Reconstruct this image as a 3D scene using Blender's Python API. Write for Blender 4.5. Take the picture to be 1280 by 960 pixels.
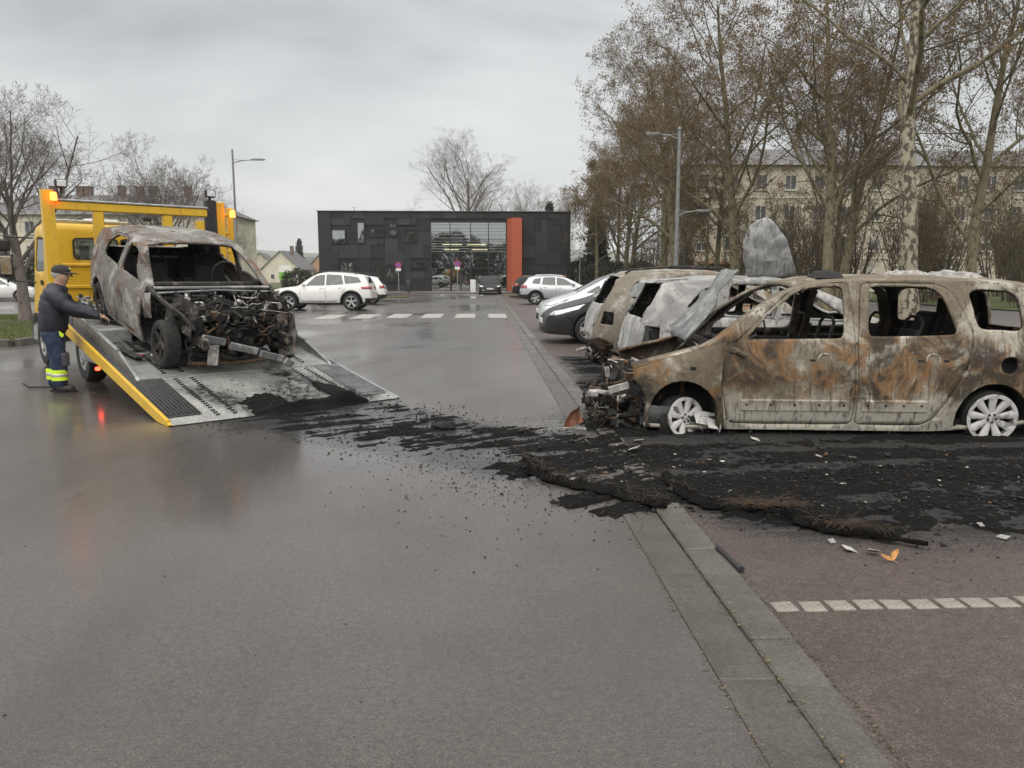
import bpy, bmesh, math, random
import numpy as np
from mathutils import Vector, Matrix, noise as mnoise

for _o in list(bpy.data.objects):
    bpy.data.objects.remove(_o)
SC = bpy.context.scene
COL = SC.collection
R = math.radians

# ------------------------------------------------------------------ camera
cam_d = bpy.data.cameras.new('camera')
cam_d.sensor_width = 36.0
cam_d.lens = 36.0 * 962.0 / 1280.0
cam_d.clip_start = 0.05
cam_d.clip_end = 6000
cam = bpy.data.objects.new('camera', cam_d)
COL.objects.link(cam)
cam.location = (0, 0, 1.45)
cam.rotation_euler = (R(90 - 7.99), 0, R(-2.14))
SC.camera = cam

# ------------------------------------------------------------------ sky
SUN_EL, SUN_AZ = 68.0, 200.0        # azimuth clockwise from +Y: behind the camera, a little to its left
W = bpy.data.worlds.new('World')
SC.world = W
W.use_nodes = True
wn, wl = W.node_tree.nodes, W.node_tree.links
wn.clear()
def _w(t, **k):
    n = wn.new(t)
    for a, b in k.items():
        setattr(n, a, b)
    return n
out = _w('ShaderNodeOutputWorld'); bg = _w('ShaderNodeBackground')
sky = _w('ShaderNodeTexSky', sky_type='NISHITA', sun_disc=False)
sky.sun_elevation = R(SUN_EL); sky.sun_rotation = R(SUN_AZ)
tc = _w('ShaderNodeTexCoord')
sep = _w('ShaderNodeSeparateXYZ'); wl.new(tc.outputs['Generated'], sep.inputs[0])
def _math(op, a, b=None, clamp=False):
    n = _w('ShaderNodeMath', operation=op, use_clamp=clamp)
    for i, v in enumerate((a, b)):
        if v is None: continue
        if isinstance(v, (int, float)): n.inputs[i].default_value = v
        else: wl.new(v, n.inputs[i])
    return n.outputs[0]
zc = _math('ABSOLUTE', sep.outputs[2])
den = _math('ADD', zc, 0.11)
comb = _w('ShaderNodeCombineXYZ')
wl.new(_math('DIVIDE', sep.outputs[0], den), comb.inputs[0])
wl.new(_math('DIVIDE', sep.outputs[1], den), comb.inputs[1])
nz = _w('ShaderNodeTexNoise'); nz.inputs['Scale'].default_value = 0.42
nz.inputs['Detail'].default_value = 6; nz.inputs['Roughness'].default_value = 0.55
nz.inputs['Distortion'].default_value = 0.5
wl.new(comb.outputs[0], nz.inputs['Vector'])
ramp = _w('ShaderNodeValToRGB')
ramp.color_ramp.elements[0].position = 0.36; ramp.color_ramp.elements[0].color = (0.165, 0.169, 0.170, 1)
ramp.color_ramp.elements[1].position = 0.66; ramp.color_ramp.elements[1].color = (0.385, 0.387, 0.382, 1)
wl.new(nz.outputs['Fac'], ramp.inputs['Fac'])
hz = _w('ShaderNodeMapRange', interpolation_type='SMOOTHSTEP')
hz.inputs['From Min'].default_value = 0.30; hz.inputs['From Max'].default_value = 0.0
hz.inputs['To Min'].default_value = 0.0; hz.inputs['To Max'].default_value = 0.62
wl.new(zc, hz.inputs['Value'])
mixh = _w('ShaderNodeMix', data_type='RGBA'); mixh.inputs[7].default_value = (0.44, 0.44, 0.43, 1)
wl.new(hz.outputs[0], mixh.inputs[0]); wl.new(ramp.outputs[0], mixh.inputs[6])
skm = _w('ShaderNodeMix', data_type='RGBA', blend_type='MULTIPLY'); skm.inputs[0].default_value = 1
skm.inputs[7].default_value = (0.1, 0.1, 0.1, 1)
wl.new(sky.outputs[0], skm.inputs[6])
mixs = _w('ShaderNodeMix', data_type='RGBA'); mixs.inputs[0].default_value = 0.94
wl.new(skm.outputs[2], mixs.inputs[6]); wl.new(mixh.outputs[2], mixs.inputs[7])
wl.new(mixs.outputs[2], bg.inputs[0]); bg.inputs[1].default_value = 0.79
wl.new(bg.outputs[0], out.inputs[0])

# ------------------------------------------------------------------ sun behind the cloud
sun_d = bpy.data.lights.new('sun', 'SUN')
sun_d.energy = 1.5; sun_d.angle = R(110); sun_d.color = (1.0, 0.955, 0.885)
sun = bpy.data.objects.new('sun', sun_d); COL.objects.link(sun)
_az, _el = R(SUN_AZ), R(SUN_EL)
_d = Vector((math.sin(_az) * math.cos(_el), math.cos(_az) * math.cos(_el), math.sin(_el)))
sun.rotation_euler = _d.to_track_quat('Z', 'Y').to_euler()

# ------------------------------------------------------------------ exposure
SC.view_settings.view_transform = 'Standard'
SC.view_settings.look = 'None'
SC.view_settings.exposure = 1.6
SC.view_settings.gamma = 1.0
SC.view_settings.use_curve_mapping = False
SC.render.engine = 'CYCLES'
SC.cycles.use_denoising = True
SC.cycles.max_bounces = 6
SC.cycles.transparent_max_bounces = 12

# ------------------------------------------------------------------ object helpers
def tag(o, label=None, cat=None, group=None, kind=None):
    if label: o['label'] = label
    if cat: o['category'] = cat
    if group: o['group'] = group
    if kind: o['kind'] = kind
    return o

def thing(name, label, cat, loc=(0, 0, 0), rz=0.0, group=None):
    o = bpy.data.objects.new(name, None); COL.objects.link(o)
    o.empty_display_size = 0.2
    o.location = loc; o.rotation_euler = (0, 0, rz)
    return tag(o, label, cat, group)

def empty(name, parent, loc=(0, 0, 0), rot=(0, 0, 0)):
    o = bpy.data.objects.new(name, None); COL.objects.link(o)
    o.empty_display_size = 0.1; o.parent = parent; o.location = loc; o.rotation_euler = rot
    return o

def link(name, me, parent=None, loc=(0, 0, 0), rot=(0, 0, 0), scale=(1, 1, 1)):
    o = bpy.data.objects.new(name, me); COL.objects.link(o)
    o.parent = parent; o.location = loc; o.rotation_euler = rot; o.scale = scale
    return o

def copy_tree(o, parent=None):
    c = o.copy(); COL.objects.link(c); c.parent = parent
    for ch in o.children:
        copy_tree(ch, c)
    return c

def finish(me, smooth=True, angle=35):
    if smooth:
        me.polygons.foreach_set('use_smooth', [True] * len(me.polygons))
        if angle: me.set_sharp_from_angle(angle=R(angle))
    me.update()
    return me

class MB:
    """collects shapes, then links them as one mesh object"""
    def __init__(s):
        s.v = []; s.f = []; s.m = []; s.mi = 0
    def add(s, vs, fs):
        b = len(s.v)
        s.v.extend([tuple(p) for p in vs])
        for f in fs:
            s.f.append(tuple(i + b for i in f)); s.m.append(s.mi)
        return s
    def box(s, c, d, rot=None, bev=0.0):
        hx, hy, hz = d[0] / 2, d[1] / 2, d[2] / 2
        b = min(bev, hx * .9, hy * .9, hz * .9)
        M = rot if rot is not None else Matrix.Identity(3)
        if not isinstance(M, Matrix):
            from mathutils import Euler
            M = Euler(rot).to_matrix()
        C = Vector(c)
        if b <= 0:
            vs = [C + M @ Vector((x * hx, y * hy, z * hz)) for x in (-1, 1) for y in (-1, 1) for z in (-1, 1)]
            fs = [(0, 1, 3, 2), (4, 6, 7, 5), (0, 4, 5, 1), (2, 3, 7, 6), (0, 2, 6, 4), (1, 5, 7, 3)]
        else:
            bm = bmesh.new(); bmesh.ops.create_cube(bm, size=1)
            for v in bm.verts: v.co = Vector((v.co.x * 2 * hx, v.co.y * 2 * hy, v.co.z * 2 * hz))
            bmesh.ops.bevel(bm, geom=bm.edges[:], offset=b, segments=1, affect='EDGES', profile=.5)
            bm.verts.ensure_lookup_table()
            for i, v in enumerate(bm.verts): v.index = i
            vs = [C + M @ v.co for v in bm.verts]
            fs = [tuple(v.index for v in f.verts) for f in bm.faces]
            bm.free()
        return s.add(vs, fs)
    def tube(s, pts, rad, n=8, cap=True, flat=1.0):
        pts = [Vector(p) for p in pts]
        if isinstance(rad, (int, float)): rad = [rad] * len(pts)
        vs, fs = [], []
        t0 = (pts[1] - pts[0]).normalized()
        u = t0.orthogonal().normalized()
        for i, p in enumerate(pts):
            t = (pts[min(i + 1, len(pts) - 1)] - pts[max(i - 1, 0)])
            t = t.normalized() if t.length > 1e-9 else t0
            u = (u - t * u.dot(t)); u = u.normalized() if u.length > 1e-6 else t.orthogonal().normalized()
            w = t.cross(u)
            for k in range(n):
                a = 2 * math.pi * k / n
                vs.append(p + u * math.cos(a) * rad[i] + w * math.sin(a) * rad[i] * flat)
        for i in range(len(pts) - 1):
            for k in range(n):
                a, b = i * n + k, i * n + (k + 1) % n
                fs.append((a, b, b + n, a + n))
        if cap:
            fs.append(tuple(range(n - 1, -1, -1)))
            fs.append(tuple(range((len(pts) - 1) * n, len(pts) * n)))
        return s.add(vs, fs)
    def lathe(s, prof, n=24, axis='z', c=(0, 0, 0), cap=False, a0=0.0, a1=2 * math.pi):
        """prof: (radius, height) pairs"""
        C = Vector(c); vs, fs = [], []
        full = abs(a1 - a0 - 2 * math.pi) < 1e-6
        m = n if full else n + 1
        for r, h in prof:
            for k in range(m):
                a = a0 + (a1 - a0) * k / n
                x, y = r * math.cos(a), r * math.sin(a)
                p = {'z': (x, y, h), 'y': (x, h, y), 'x': (h, x, y)}[axis]
                vs.append(C + Vector(p))
        for i in range(len(prof) - 1):
            for k in range(n):
                a, b = i * m + k, i * m + (k + 1) % m
                fs.append((a, b, b + m, a + m))
        if cap:
            fs.append(tuple(range(m))); fs.append(tuple(range((len(prof) - 1) * m, len(prof) * m)))
        return s.add(vs, fs)
    def prism(s, poly, h0, h1, axis='z'):
        n = len(poly)
        def P(a, b, h): return {'z': (a, b, h), 'y': (a, h, b), 'x': (h, a, b)}[axis]
        vs = [P(a, b, h0) for a, b in poly] + [P(a, b, h1) for a, b in poly]
        fs = [tuple(range(n)), tuple(range(2 * n - 1, n - 1, -1))]
        fs += [(i, (i + 1) % n, n + (i + 1) % n, n + i) for i in range(n)]
        return s.add(vs, fs)
    def quad(s, a, b, c, d):
        return s.add([a, b, c, d], [(0, 1, 2, 3)])
    def mesh(s, name, mats, smooth=True, angle=35, recalc=True):
        me = bpy.data.meshes.new(name)
        me.from_pydata(s.v, [], s.f)
        for m in (mats if isinstance(mats, (list, tuple)) else [mats]):
            me.materials.append(m)
        if any(s.m): me.polygons.foreach_set('material_index', s.m)
        if recalc:
            bm = bmesh.new(); bm.from_mesh(me)
            bmesh.ops.recalc_face_normals(bm, faces=bm.faces[:])
            bm.to_mesh(me); bm.free()
        return finish(me, smooth, angle)
    def build(s, name, mats, parent=None, loc=(0, 0, 0), rot=(0, 0, 0), smooth=True, angle=35, recalc=True):
        return link(name, s.mesh(name, mats, smooth, angle, recalc), parent, loc, rot)

def np_mesh(name, V, F, mats, smooth=False):
    me = bpy.data.meshes.new(name)
    V = np.asarray(V, dtype=np.float32); F = np.asarray(F, dtype=np.int32)
    k = F.shape[1]
    me.vertices.add(len(V)); me.vertices.foreach_set('co', V.ravel())
    me.loops.add(F.size); me.loops.foreach_set('vertex_index', F.ravel())
    me.polygons.add(len(F))
    me.polygons.foreach_set('loop_start', np.arange(0, F.size, k, dtype=np.int32))
    me.polygons.foreach_set('loop_total', np.full(len(F), k, dtype=np.int32))
    for m in (mats if isinstance(mats, (list, tuple)) else [mats]): me.materials.append(m)
    me.update(calc_edges=True); me.validate()
    if smooth: me.polygons.foreach_set('use_smooth', [True] * len(me.polygons))
    return me

# value noise for shaping ground debris
def vnoise(x, y, seed=0):
    xi, yi = np.floor(x).astype(np.int64), np.floor(y).astype(np.int64)
    fx, fy = x - xi, y - yi
    fx = fx * fx * (3 - 2 * fx); fy = fy * fy * (3 - 2 * fy)
    def h(a, b):
        n = (a * 374761393 + b * 668265263 + seed * 1442695041) & 0xffffffff
        n = ((n ^ (n >> 13)) * 1274126177) & 0xffffffff
        return ((n ^ (n >> 16)) & 0xffff) / 65535.0
    return (h(xi, yi) * (1 - fx) + h(xi + 1, yi) * fx) * (1 - fy) + (h(xi, yi + 1) * (1 - fx) + h(xi + 1, yi + 1) * fx) * fy
def fbm(x, y, seed=0, o=4):
    s = 0; a = .5; t = 0
    for i in range(o):
        s = s + a * vnoise(x * 2 ** i, y * 2 ** i, seed + i); t += a; a *= .5
    return s / t

def pchip(pts):
    xs = np.array([p[0] for p in pts], float); ys = np.array([p[1] for p in pts], float)
    h = np.diff(xs); d = np.diff(ys) / h
    m = np.zeros_like(xs); m[0] = d[0]; m[-1] = d[-1]
    for i in range(1, len(xs) - 1):
        if d[i - 1] * d[i] > 0:
            w1 = 2 * h[i] + h[i - 1]; w2 = h[i] + 2 * h[i - 1]
            m[i] = (w1 + w2) / (w1 / d[i - 1] + w2 / d[i])
    def f(x):
        x = min(max(x, xs[0]), xs[-1])
        i = min(max(int(np.searchsorted(xs, x)) - 1, 0), len(h) - 1)
        t = (x - xs[i]) / h[i]
        return ((1 + 2 * t) * (1 - t) ** 2 * ys[i] + t * (1 - t) ** 2 * h[i] * m[i]
                + t * t * (3 - 2 * t) * ys[i + 1] + t * t * (t - 1) * h[i] * m[i + 1])
    return f
# ------------------------------------------------------------------ materials
class NT:
    def __init__(s, name):
        s.mat = bpy.data.materials.new(name); s.mat.use_nodes = True
        s.n, s.l = s.mat.node_tree.nodes, s.mat.node_tree.links
        s.b = s.n['Principled BSDF']; s.o = s.n['Material Output']
        s.tc = s.n.new('ShaderNodeTexCoord')
        s.co = s.tc.outputs['Object']
    def put(s, v, sock):
        if hasattr(v, 'is_output') or hasattr(v, 'links'): s.l.new(v, sock)
        elif isinstance(v, (tuple, list)) and len(v) == 3 and sock.type == 'RGBA': sock.default_value = (*v, 1)
        else: sock.default_value = v
    def mapping(s, scale=(1, 1, 1), loc=(0, 0, 0), rot=(0, 0, 0), vec=None):
        n = s.n.new('ShaderNodeMapping')
        n.inputs['Scale'].default_value = scale; n.inputs['Location'].default_value = loc
        n.inputs['Rotation'].default_value = rot
        s.l.new(vec or s.co, n.inputs[0]); return n.outputs[0]
    def noise(s, scale, detail=4, rough=.55, vec=None, dist=0.0, col=False):
        n = s.n.new('ShaderNodeTexNoise'); n.inputs['Scale'].default_value = scale
        n.inputs['Detail'].default_value = detail; n.inputs['Roughness'].default_value = rough
        n.inputs['Distortion'].default_value = dist
        s.l.new(vec or s.co, n.inputs['Vector']); return n.outputs['Color' if col else 'Fac']
    def voro(s, scale, feature='F1', out='Distance', vec=None, rnd=1.0):
        n = s.n.new('ShaderNodeTexVoronoi'); n.feature = feature
        n.inputs['Scale'].default_value = scale; n.inputs['Randomness'].default_value = rnd
        s.l.new(vec or s.co, n.inputs['Vector']); return n.outputs[out]
    def ramp(s, v, a, b, lo=0.0, hi=1.0, smooth=True):
        n = s.n.new('ShaderNodeMapRange'); n.interpolation_type = 'SMOOTHSTEP' if smooth else 'LINEAR'
        s.put(v, n.inputs['Value'])
        for k, x in (('From Min', a), ('From Max', b), ('To Min', lo), ('To Max', hi)): n.inputs[k].default_value = x
        return n.outputs[0]
    def math(s, op, a, b=0.0, clamp=False):
        n = s.n.new('ShaderNodeMath'); n.operation = op; n.use_clamp = clamp
        s.put(a, n.inputs[0]); s.put(b, n.inputs[1]); return n.outputs[0]
    def mix(s, f, a, b, blend='MIX'):
        n = s.n.new('ShaderNodeMix'); n.data_type = 'RGBA'; n.blend_type = blend
        s.put(f, n.inputs[0]); s.put(a, n.inputs[6]); s.put(b, n.inputs[7]); return n.outputs[2]
    def xyz(s, vec=None):
        n = s.n.new('ShaderNodeSeparateXYZ'); s.l.new(vec or s.co, n.inputs[0]); return n.outputs
    def bump(s, h, strength=.3, dist=.01, normal=None):
        n = s.n.new('ShaderNodeBump'); n.inputs['Strength'].default_value = strength
        n.inputs['Distance'].default_value = dist; s.put(h, n.inputs['Height'])
        if normal is not None: s.l.new(normal, n.inputs['Normal'])
        return n.outputs[0]
    def capsule(s, a, b, vec):
        """distance in metres from the line a-b on the ground"""
        ax, ay = a; bx, by = b; L2 = (bx - ax) ** 2 + (by - ay) ** 2
        sub = s.n.new('ShaderNodeVectorMath'); sub.operation = 'SUBTRACT'
        s.l.new(vec, sub.inputs[0]); sub.inputs[1].default_value = (ax, ay, 0)
        dot = s.n.new('ShaderNodeVectorMath'); dot.operation = 'DOT_PRODUCT'
        s.l.new(sub.outputs[0], dot.inputs[0]); dot.inputs[1].default_value = ((bx - ax) / L2, (by - ay) / L2, 0)
        t = s.math('MULTIPLY', dot.outputs['Value'], 1.0, True)
        sc = s.n.new('ShaderNodeVectorMath'); sc.operation = 'SCALE'
        sc.inputs[0].default_value = (bx - ax, by - ay, 0); s.l.new(t, sc.inputs['Scale'])
        d = s.n.new('ShaderNodeVectorMath'); d.operation = 'DISTANCE'
        s.l.new(sub.outputs[0], d.inputs[0]); s.l.new(sc.outputs[0], d.inputs[1])
        return d.outputs['Value']
    def set(s, **k):
        names = dict(color='Base Color', rough='Roughness', metal='Metallic', normal='Normal', spec='Specular IOR Level',
                     coat='Coat Weight', coat_rough='Coat Roughness', emit='Emission Color', emit_s='Emission Strength',
                     alpha='Alpha', trans='Transmission Weight', ior='IOR')
        for a, v in k.items(): s.put(v, s.b.inputs[names[a]])
        return s.mat

MATS = {}
def plain(name, color, rough=.6, metal=0.0, var=.15, scale=6.0, bump=0.0, bscale=60.0, spec=.5, coat=0.0):
    if name in MATS: return MATS[name]
    t = NT(name)
    n = t.noise(scale, 5)
    lo = tuple(c * (1 - var) for c in color); hi = tuple(min(1, c * (1 + var)) for c in color)
    t.set(color=t.mix(t.ramp(n, .3, .7), lo, hi), rough=t.ramp(t.noise(scale * 2.3, 4), .25, .75, max(.03, rough - .08), min(1, rough + .08)),
          metal=metal, spec=spec, coat=coat)
    if bump: t.set(normal=t.bump(t.noise(bscale, 4), bump, .01))
    MATS[name] = t.mat
    return t.mat

def paint(name, color, rough=.28, metal=0.0, dirt=.25, coat=.6, dirtcol=(.13, .12, .105), spec=.5):
    """car paint with wet road film towards the sills"""
    if name in MATS: return MATS[name]
    t = NT(name)
    z = t.xyz()[2]
    film = t.math('MULTIPLY', t.ramp(t.math('ADD', z, t.ramp(t.noise(5, 5), 0, 1, -.25, .25)), .75, .15), dirt)
    drops = t.ramp(t.voro(70, out='Distance'), .0, .35, 1, 0)
    t.set(color=t.mix(film, color, dirtcol), rough=t.math('ADD', rough, t.math('MULTIPLY', film, .5)), metal=metal, coat=coat, coat_rough=.06, spec=spec,
          normal=t.bump(drops, .06, .002))
    MATS[name] = t.mat
    return t.mat

def glass(name, tint=(.55, .6, .58), dark=.5, refl=1.0):
    """thin tinted pane: tinted see-through plus fresnel reflection"""
    if name in MATS: return MATS[name]
    t = NT(name)
    tr = t.n.new('ShaderNodeBsdfTransparent'); tr.inputs[0].default_value = (*[c * dark for c in tint], 1)
    gl = t.n.new('ShaderNodeBsdfGlossy'); gl.inputs['Roughness'].default_value = .03
    gl.inputs[0].default_value = (.95, .97, .97, 1)
    fr = t.n.new('ShaderNodeFresnel'); fr.inputs[0].default_value = 1.55
    mx = t.n.new('ShaderNodeMixShader')
    t.l.new(t.math('ADD', t.math('MULTIPLY', fr.outputs[0], 1.0), .06 * refl, True), mx.inputs[0])
    t.l.new(tr.outputs[0], mx.inputs[1]); t.l.new(gl.outputs[0], mx.inputs[2])
    t.l.new(mx.outputs[0], t.o.inputs[0])
    MATS[name] = t.mat
    return t.mat

def burnt(name, base=(.33, .30, .25), ash=(.55, .54, .50), rust=(.25, .125, .045), char=(.035, .031, .028),
          rust_amt=.5, char_amt=.4, ash_amt=.5, seed=0.0, low_ash=0.0, streak=.6, top_soot=0.0, band=None):
    """fire-stripped steel: bare grey, pale ash, orange rust, soot, runs of water"""
    t = NT(name)
    v = t.mapping(loc=(seed * 3.1, seed * 1.7, seed * 2.3))
    z = t.xyz()[2]
    n1 = t.noise(2.6, 12, .70, v, .9)
    n2 = t.noise(3.1, 12, .72, t.mapping(scale=(1, 1, .75), loc=(7 + seed, 3, 5)), .7)
    n3 = t.noise(1.9, 12, .68, t.mapping(loc=(1, 9 + seed, 2)), 1.0)
    fine = t.noise(26, 6, .7, v)
    sv = t.mapping(scale=(16, 16, 1.3), loc=(seed, 0, 0))
    st = t.noise(1.0, 7, .65, sv, .3)
    st2 = t.noise(2.2, 5, .6, sv, .2)
    c = t.mix(t.ramp(n3, .62 - .3 * ash_amt, .74 - .2 * ash_amt), base, ash)
    if low_ash:
        c = t.mix(t.math('MULTIPLY', t.ramp(t.math('ADD', z, t.ramp(n2, .2, .8, -.22, .22)), .5, .22), low_ash), c, tuple(min(1, q * 1.05) for q in ash))
    rm = t.ramp(n1, .70 - .32 * rust_amt, .76 - .30 * rust_amt)
    if band:
        zz = t.math('ADD', z, t.ramp(n3, .2, .8, -.2, .2))
        bd = t.math('MULTIPLY', t.ramp(zz, band[0] - .10, band[0] + .08), t.ramp(zz, band[1] - .12, band[1] + .10, 1, .12))
        rm = t.math('MULTIPLY', rm, bd)
    rcol = t.mix(t.ramp(st, .35, .65), rust, tuple(q * .45 for q in rust))
    rcol = t.mix(t.ramp(fine, .45, .75), rcol, tuple(min(1, q * 1.5) for q in rust))
    c = t.mix(t.math('MULTIPLY', rm, .85), c, rcol)
    cm = t.ramp(n2, .74 - .3 * char_amt, .82 - .27 * char_amt)
    if band: cm = t.math('MULTIPLY', cm, bd)
    c = t.mix(t.math('MULTIPLY', cm, .9), c, char)
    c = t.mix(t.math('MULTIPLY', t.ramp(st2, .54, .64), streak * .8), c, tuple(q * .35 for q in base))
    c = t.mix(t.math('MULTIPLY', t.ramp(t.noise(4.4, 6, .6, sv), .62, .70), streak * .5), c, ash)
    c = t.mix(t.ramp(fine, .3, .7, .0, .28), c, tuple(q * .3 for q in base))
    if top_soot:
        c = t.mix(t.math('MULTIPLY', t.ramp(t.math('ADD', z, t.ramp(n3, .2, .8, -.3, .3)), .5, .95), top_soot), c, tuple(q * .5 for q in base))
    blist = t.math('ADD', t.math('MULTIPLY', fine, .6), t.math('MULTIPLY', t.noise(90, 4, .7, v), .4))
    t.set(color=c, rough=t.ramp(n2, .2, .8, .55, .92), metal=.12, normal=t.bump(t.math('ADD', blist, t.math('MULTIPLY', n1, 1.2)), .5, .008))
    MATS[name] = t.mat
    return t.mat

SOOT_LINES = [((2.5, 5.35), (8.5, 4.95), 1.5), ((1.9, 5.4), (.2, 6.4), .85), ((.9, 5.9), (-2.3, 8.2), .75), ((.6, 6.4), (-1.5, 8.9), .25),
              ((1.8, 7.6), (1.6, 10.4), .35), ((1.7, 10.5), (1.5, 13.6), .22), ((2.0, 7.5), (8, 7.4), 1.3), ((2.6, 10.2), (7, 10.2), 1.2), ((2.6, 13), (7, 13), 1.1)]

CRACKS = [((-9, 8.9), (-3.6, 8.1), .014), ((.25, 7.9), (.62, 7.45), .010), ((.62, 7.45), (.2, 7.15), .008), ((.2, 7.2), (.85, 7.0), .012), ((-8, 4.6), (-1.5, 6.8), .010), ((-2.9, 1.5), (-2.6, 7), .008), ((.5, 7.8), (.85, 8.6), .008)]
TRACKS = [((-1.5, 1), (-2.2, 40), .22), ((-2.9, 1), (-3.6, 40), .22), ((-6, 2), (-1, 9), .18), ((-7.2, 3), (-2.4, 10), .18)]
def asphalt(name, c0, c1, wet, soot, rgrain=1.0, cracks=False):
    t = NT(name)
    g1 = t.noise(3.0 if wet < .5 else .8, 7, .65, dist=.4)
    big = t.noise(.28, 4, .55, t.mapping(scale=(1, .55, 1)), .6)
    grain = t.noise(120, 5, .8)
    stone = t.voro(190, out='Color')
    sx = t.n.new('ShaderNodeSeparateColor'); t.l.new(stone, sx.inputs[0])
    c = t.mix(t.ramp(g1, .3, .7), c0, c1)
    c = t.mix(t.ramp(sx.outputs[0], .5, 1.0, 0, .30 * rgrain), c, tuple(min(1, q * 1.7) for q in c1))
    c = t.mix(t.ramp(grain, .40, .60, min(.9, .55 * rgrain), 0), c, tuple(q * .35 for q in c0))
    c = t.mix(t.ramp(t.noise(.9, 6, .6, t.mapping(scale=(1, .25, 1), loc=(3, 8, 0))), .52, .68, 0, .35), c, tuple(q * .55 for q in c0))
    mot = t.noise(34, 9, .85); mot2 = t.noise(9, 8, .75)
    c = t.mix(t.ramp(mot, .36, .54, .88, 0), c, tuple(q * .42 for q in c0))
    c = t.mix(t.ramp(mot, .56, .68, 0, .45), c, tuple(min(1, q * 1.7) for q in c1))
    c = t.mix(t.ramp(mot2, .5, .68, 0, .35), c, tuple(q * .55 for q in c0))
    rough = t.ramp(big, .32, .62, .50 - .30 * wet, .62 - .20 * wet)
    film = t.ramp(big, .32, .62, .25, 1.0)
    bh = t.math('ADD', t.math('MULTIPLY', grain, .6), t.math('MULTIPLY', t.voro(190, 'F1'), .8))
    bh = t.math('ADD', bh, t.math('MULTIPLY', mot, 1.6 if wet < .5 else 1.1))
    if cracks:
        geo0 = t.n.new('ShaderNodeNewGeometry')
        wn_ = t.n.new('ShaderNodeVectorMath'); wn_.operation = 'MULTIPLY_ADD'
        t.l.new(t.noise(3.0, 5, .7, col=True), wn_.inputs[0]); wn_.inputs[1].default_value = (.10, .10, 0); wn_.inputs[2].default_value = (-.05, -.05, 0)
        av = t.n.new('ShaderNodeVectorMath'); av.operation = 'ADD'; t.l.new(geo0.outputs['Position'], av.inputs[0]); t.l.new(wn_.outputs[0], av.inputs[1])
        fv = t.n.new('ShaderNodeVectorMath'); fv.operation = 'MULTIPLY'; fv.inputs[1].default_value = (1, 1, 0); t.l.new(av.outputs[0], fv.inputs[0])
        cm_ = None
        for a_, b_, r_ in CRACKS:
            d_ = t.ramp(t.capsule(a_, b_, fv.outputs[0]), r_ * .3, r_, 1, 0); cm_ = d_ if cm_ is None else t.math('MAXIMUM', cm_, d_)
        cm_ = t.math('MULTIPLY', cm_, t.ramp(t.noise(4, 4), .35, .55, .4, .95))
        c = t.mix(cm_, c, tuple(q * .28 for q in c0))
        # old tyre tracks polished into the surface
        tk = None
        for a_, b_, r_ in TRACKS:
            d_ = t.ramp(t.capsule(a_, b_, fv.outputs[0]), r_ * .2, r_, 1, 0); tk = d_ if tk is None else t.math('MAXIMUM', tk, d_)
        tk = t.math('MULTIPLY', tk, t.ramp(t.noise(1.3, 5), .3, .65, .2, 1))
        c = t.mix(t.math('MULTIPLY', tk, .5), c, tuple(q * .55 for q in c0))
    if soot:
        # soot trodden into the surface: its own ragged outline along the drag marks
        wv = t.n.new('ShaderNodeVectorMath'); wv.operation = 'ADD'
        nn = t.n.new('ShaderNodeVectorMath'); nn.operation = 'MULTIPLY_ADD'
        t.l.new(t.noise(1.7, 6, .65, col=True), nn.inputs[0]); nn.inputs[1].default_value = (1.1, .8, 0); nn.inputs[2].default_value = (-.55, -.4, 0)
        geo = t.n.new('ShaderNodeNewGeometry')
        t.l.new(geo.outputs['Position'], wv.inputs[0]); t.l.new(nn.outputs[0], wv.inputs[1])
        fl = t.n.new('ShaderNodeVectorMath'); fl.operation = 'MULTIPLY'; fl.inputs[1].default_value = (1, 1, 0)
        t.l.new(wv.outputs[0], fl.inputs[0])
        m = None
        for a, b, r in SOOT_LINES:
            d = t.ramp(t.capsule(a, b, fl.outputs[0]), r * .50, r * 1.3, 1.2, 0)
            m = d if m is None else t.math('MAXIMUM', m, d)
        drag = t.noise(1.0, 6, .65, t.mapping(scale=(1.1, 7, 1), rot=(0, 0, R(33)), vec=geo.outputs['Position']))
        m = t.math('MULTIPLY', m, t.ramp(drag, .36, .56, .55, 1.0))
        m = t.ramp(t.math('ADD', m, t.ramp(t.noise(60, 6, .85), .25, .75, -.45, .45)), .12, .55)
        c = t.mix(m, c, (.007, .0068, .0065))
        rough = t.math('ADD', rough, t.math('MULTIPLY', m, .28))
    if cracks is not None:
        pass
    if wet > .5: t.set(coat=t.ramp(big, .38, .64, .85, .30), coat_rough=t.ramp(big, .32, .62, .10, .28))
    t.set(color=c, rough=rough, spec=.5, normal=t.bump(bh, .55, .008))
    MATS[name] = t.mat
    return t.mat

def concrete(name, c0, c1, rough=.5, dark=(.05, .05, .045)):
    t = NT(name)
    n = t.noise(4, 8, .65); f = t.noise(60, 4, .7)
    geo = t.n.new('ShaderNodeNewGeometry')
    big = t.noise(1.1, 5, .6, geo.outputs['Position'])
    c = t.mix(t.ramp(n, .3, .7), c0, c1)
    c = t.mix(t.ramp(big, .45, .7, 0, .6), c, dark)
    c = t.mix(t.ramp(f, .35, .65, .35, 0), c, tuple(q * .4 for q in c0))
    sp = t.voro(170, out='Color'); sx = t.n.new('ShaderNodeSeparateColor'); t.l.new(sp, sx.inputs[0])
    c = t.mix(t.ramp(sx.outputs[0], .7, 1, 0, .3), c, tuple(min(1, q * 1.7) for q in c1))
    t.set(color=c, rough=t.ramp(big, .3, .7, rough - .12, rough + .18), normal=t.bump(t.math('ADD', f, t.noise(140, 3)), .45, .006))
    MATS[name] = t.mat
    return t.mat

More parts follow.
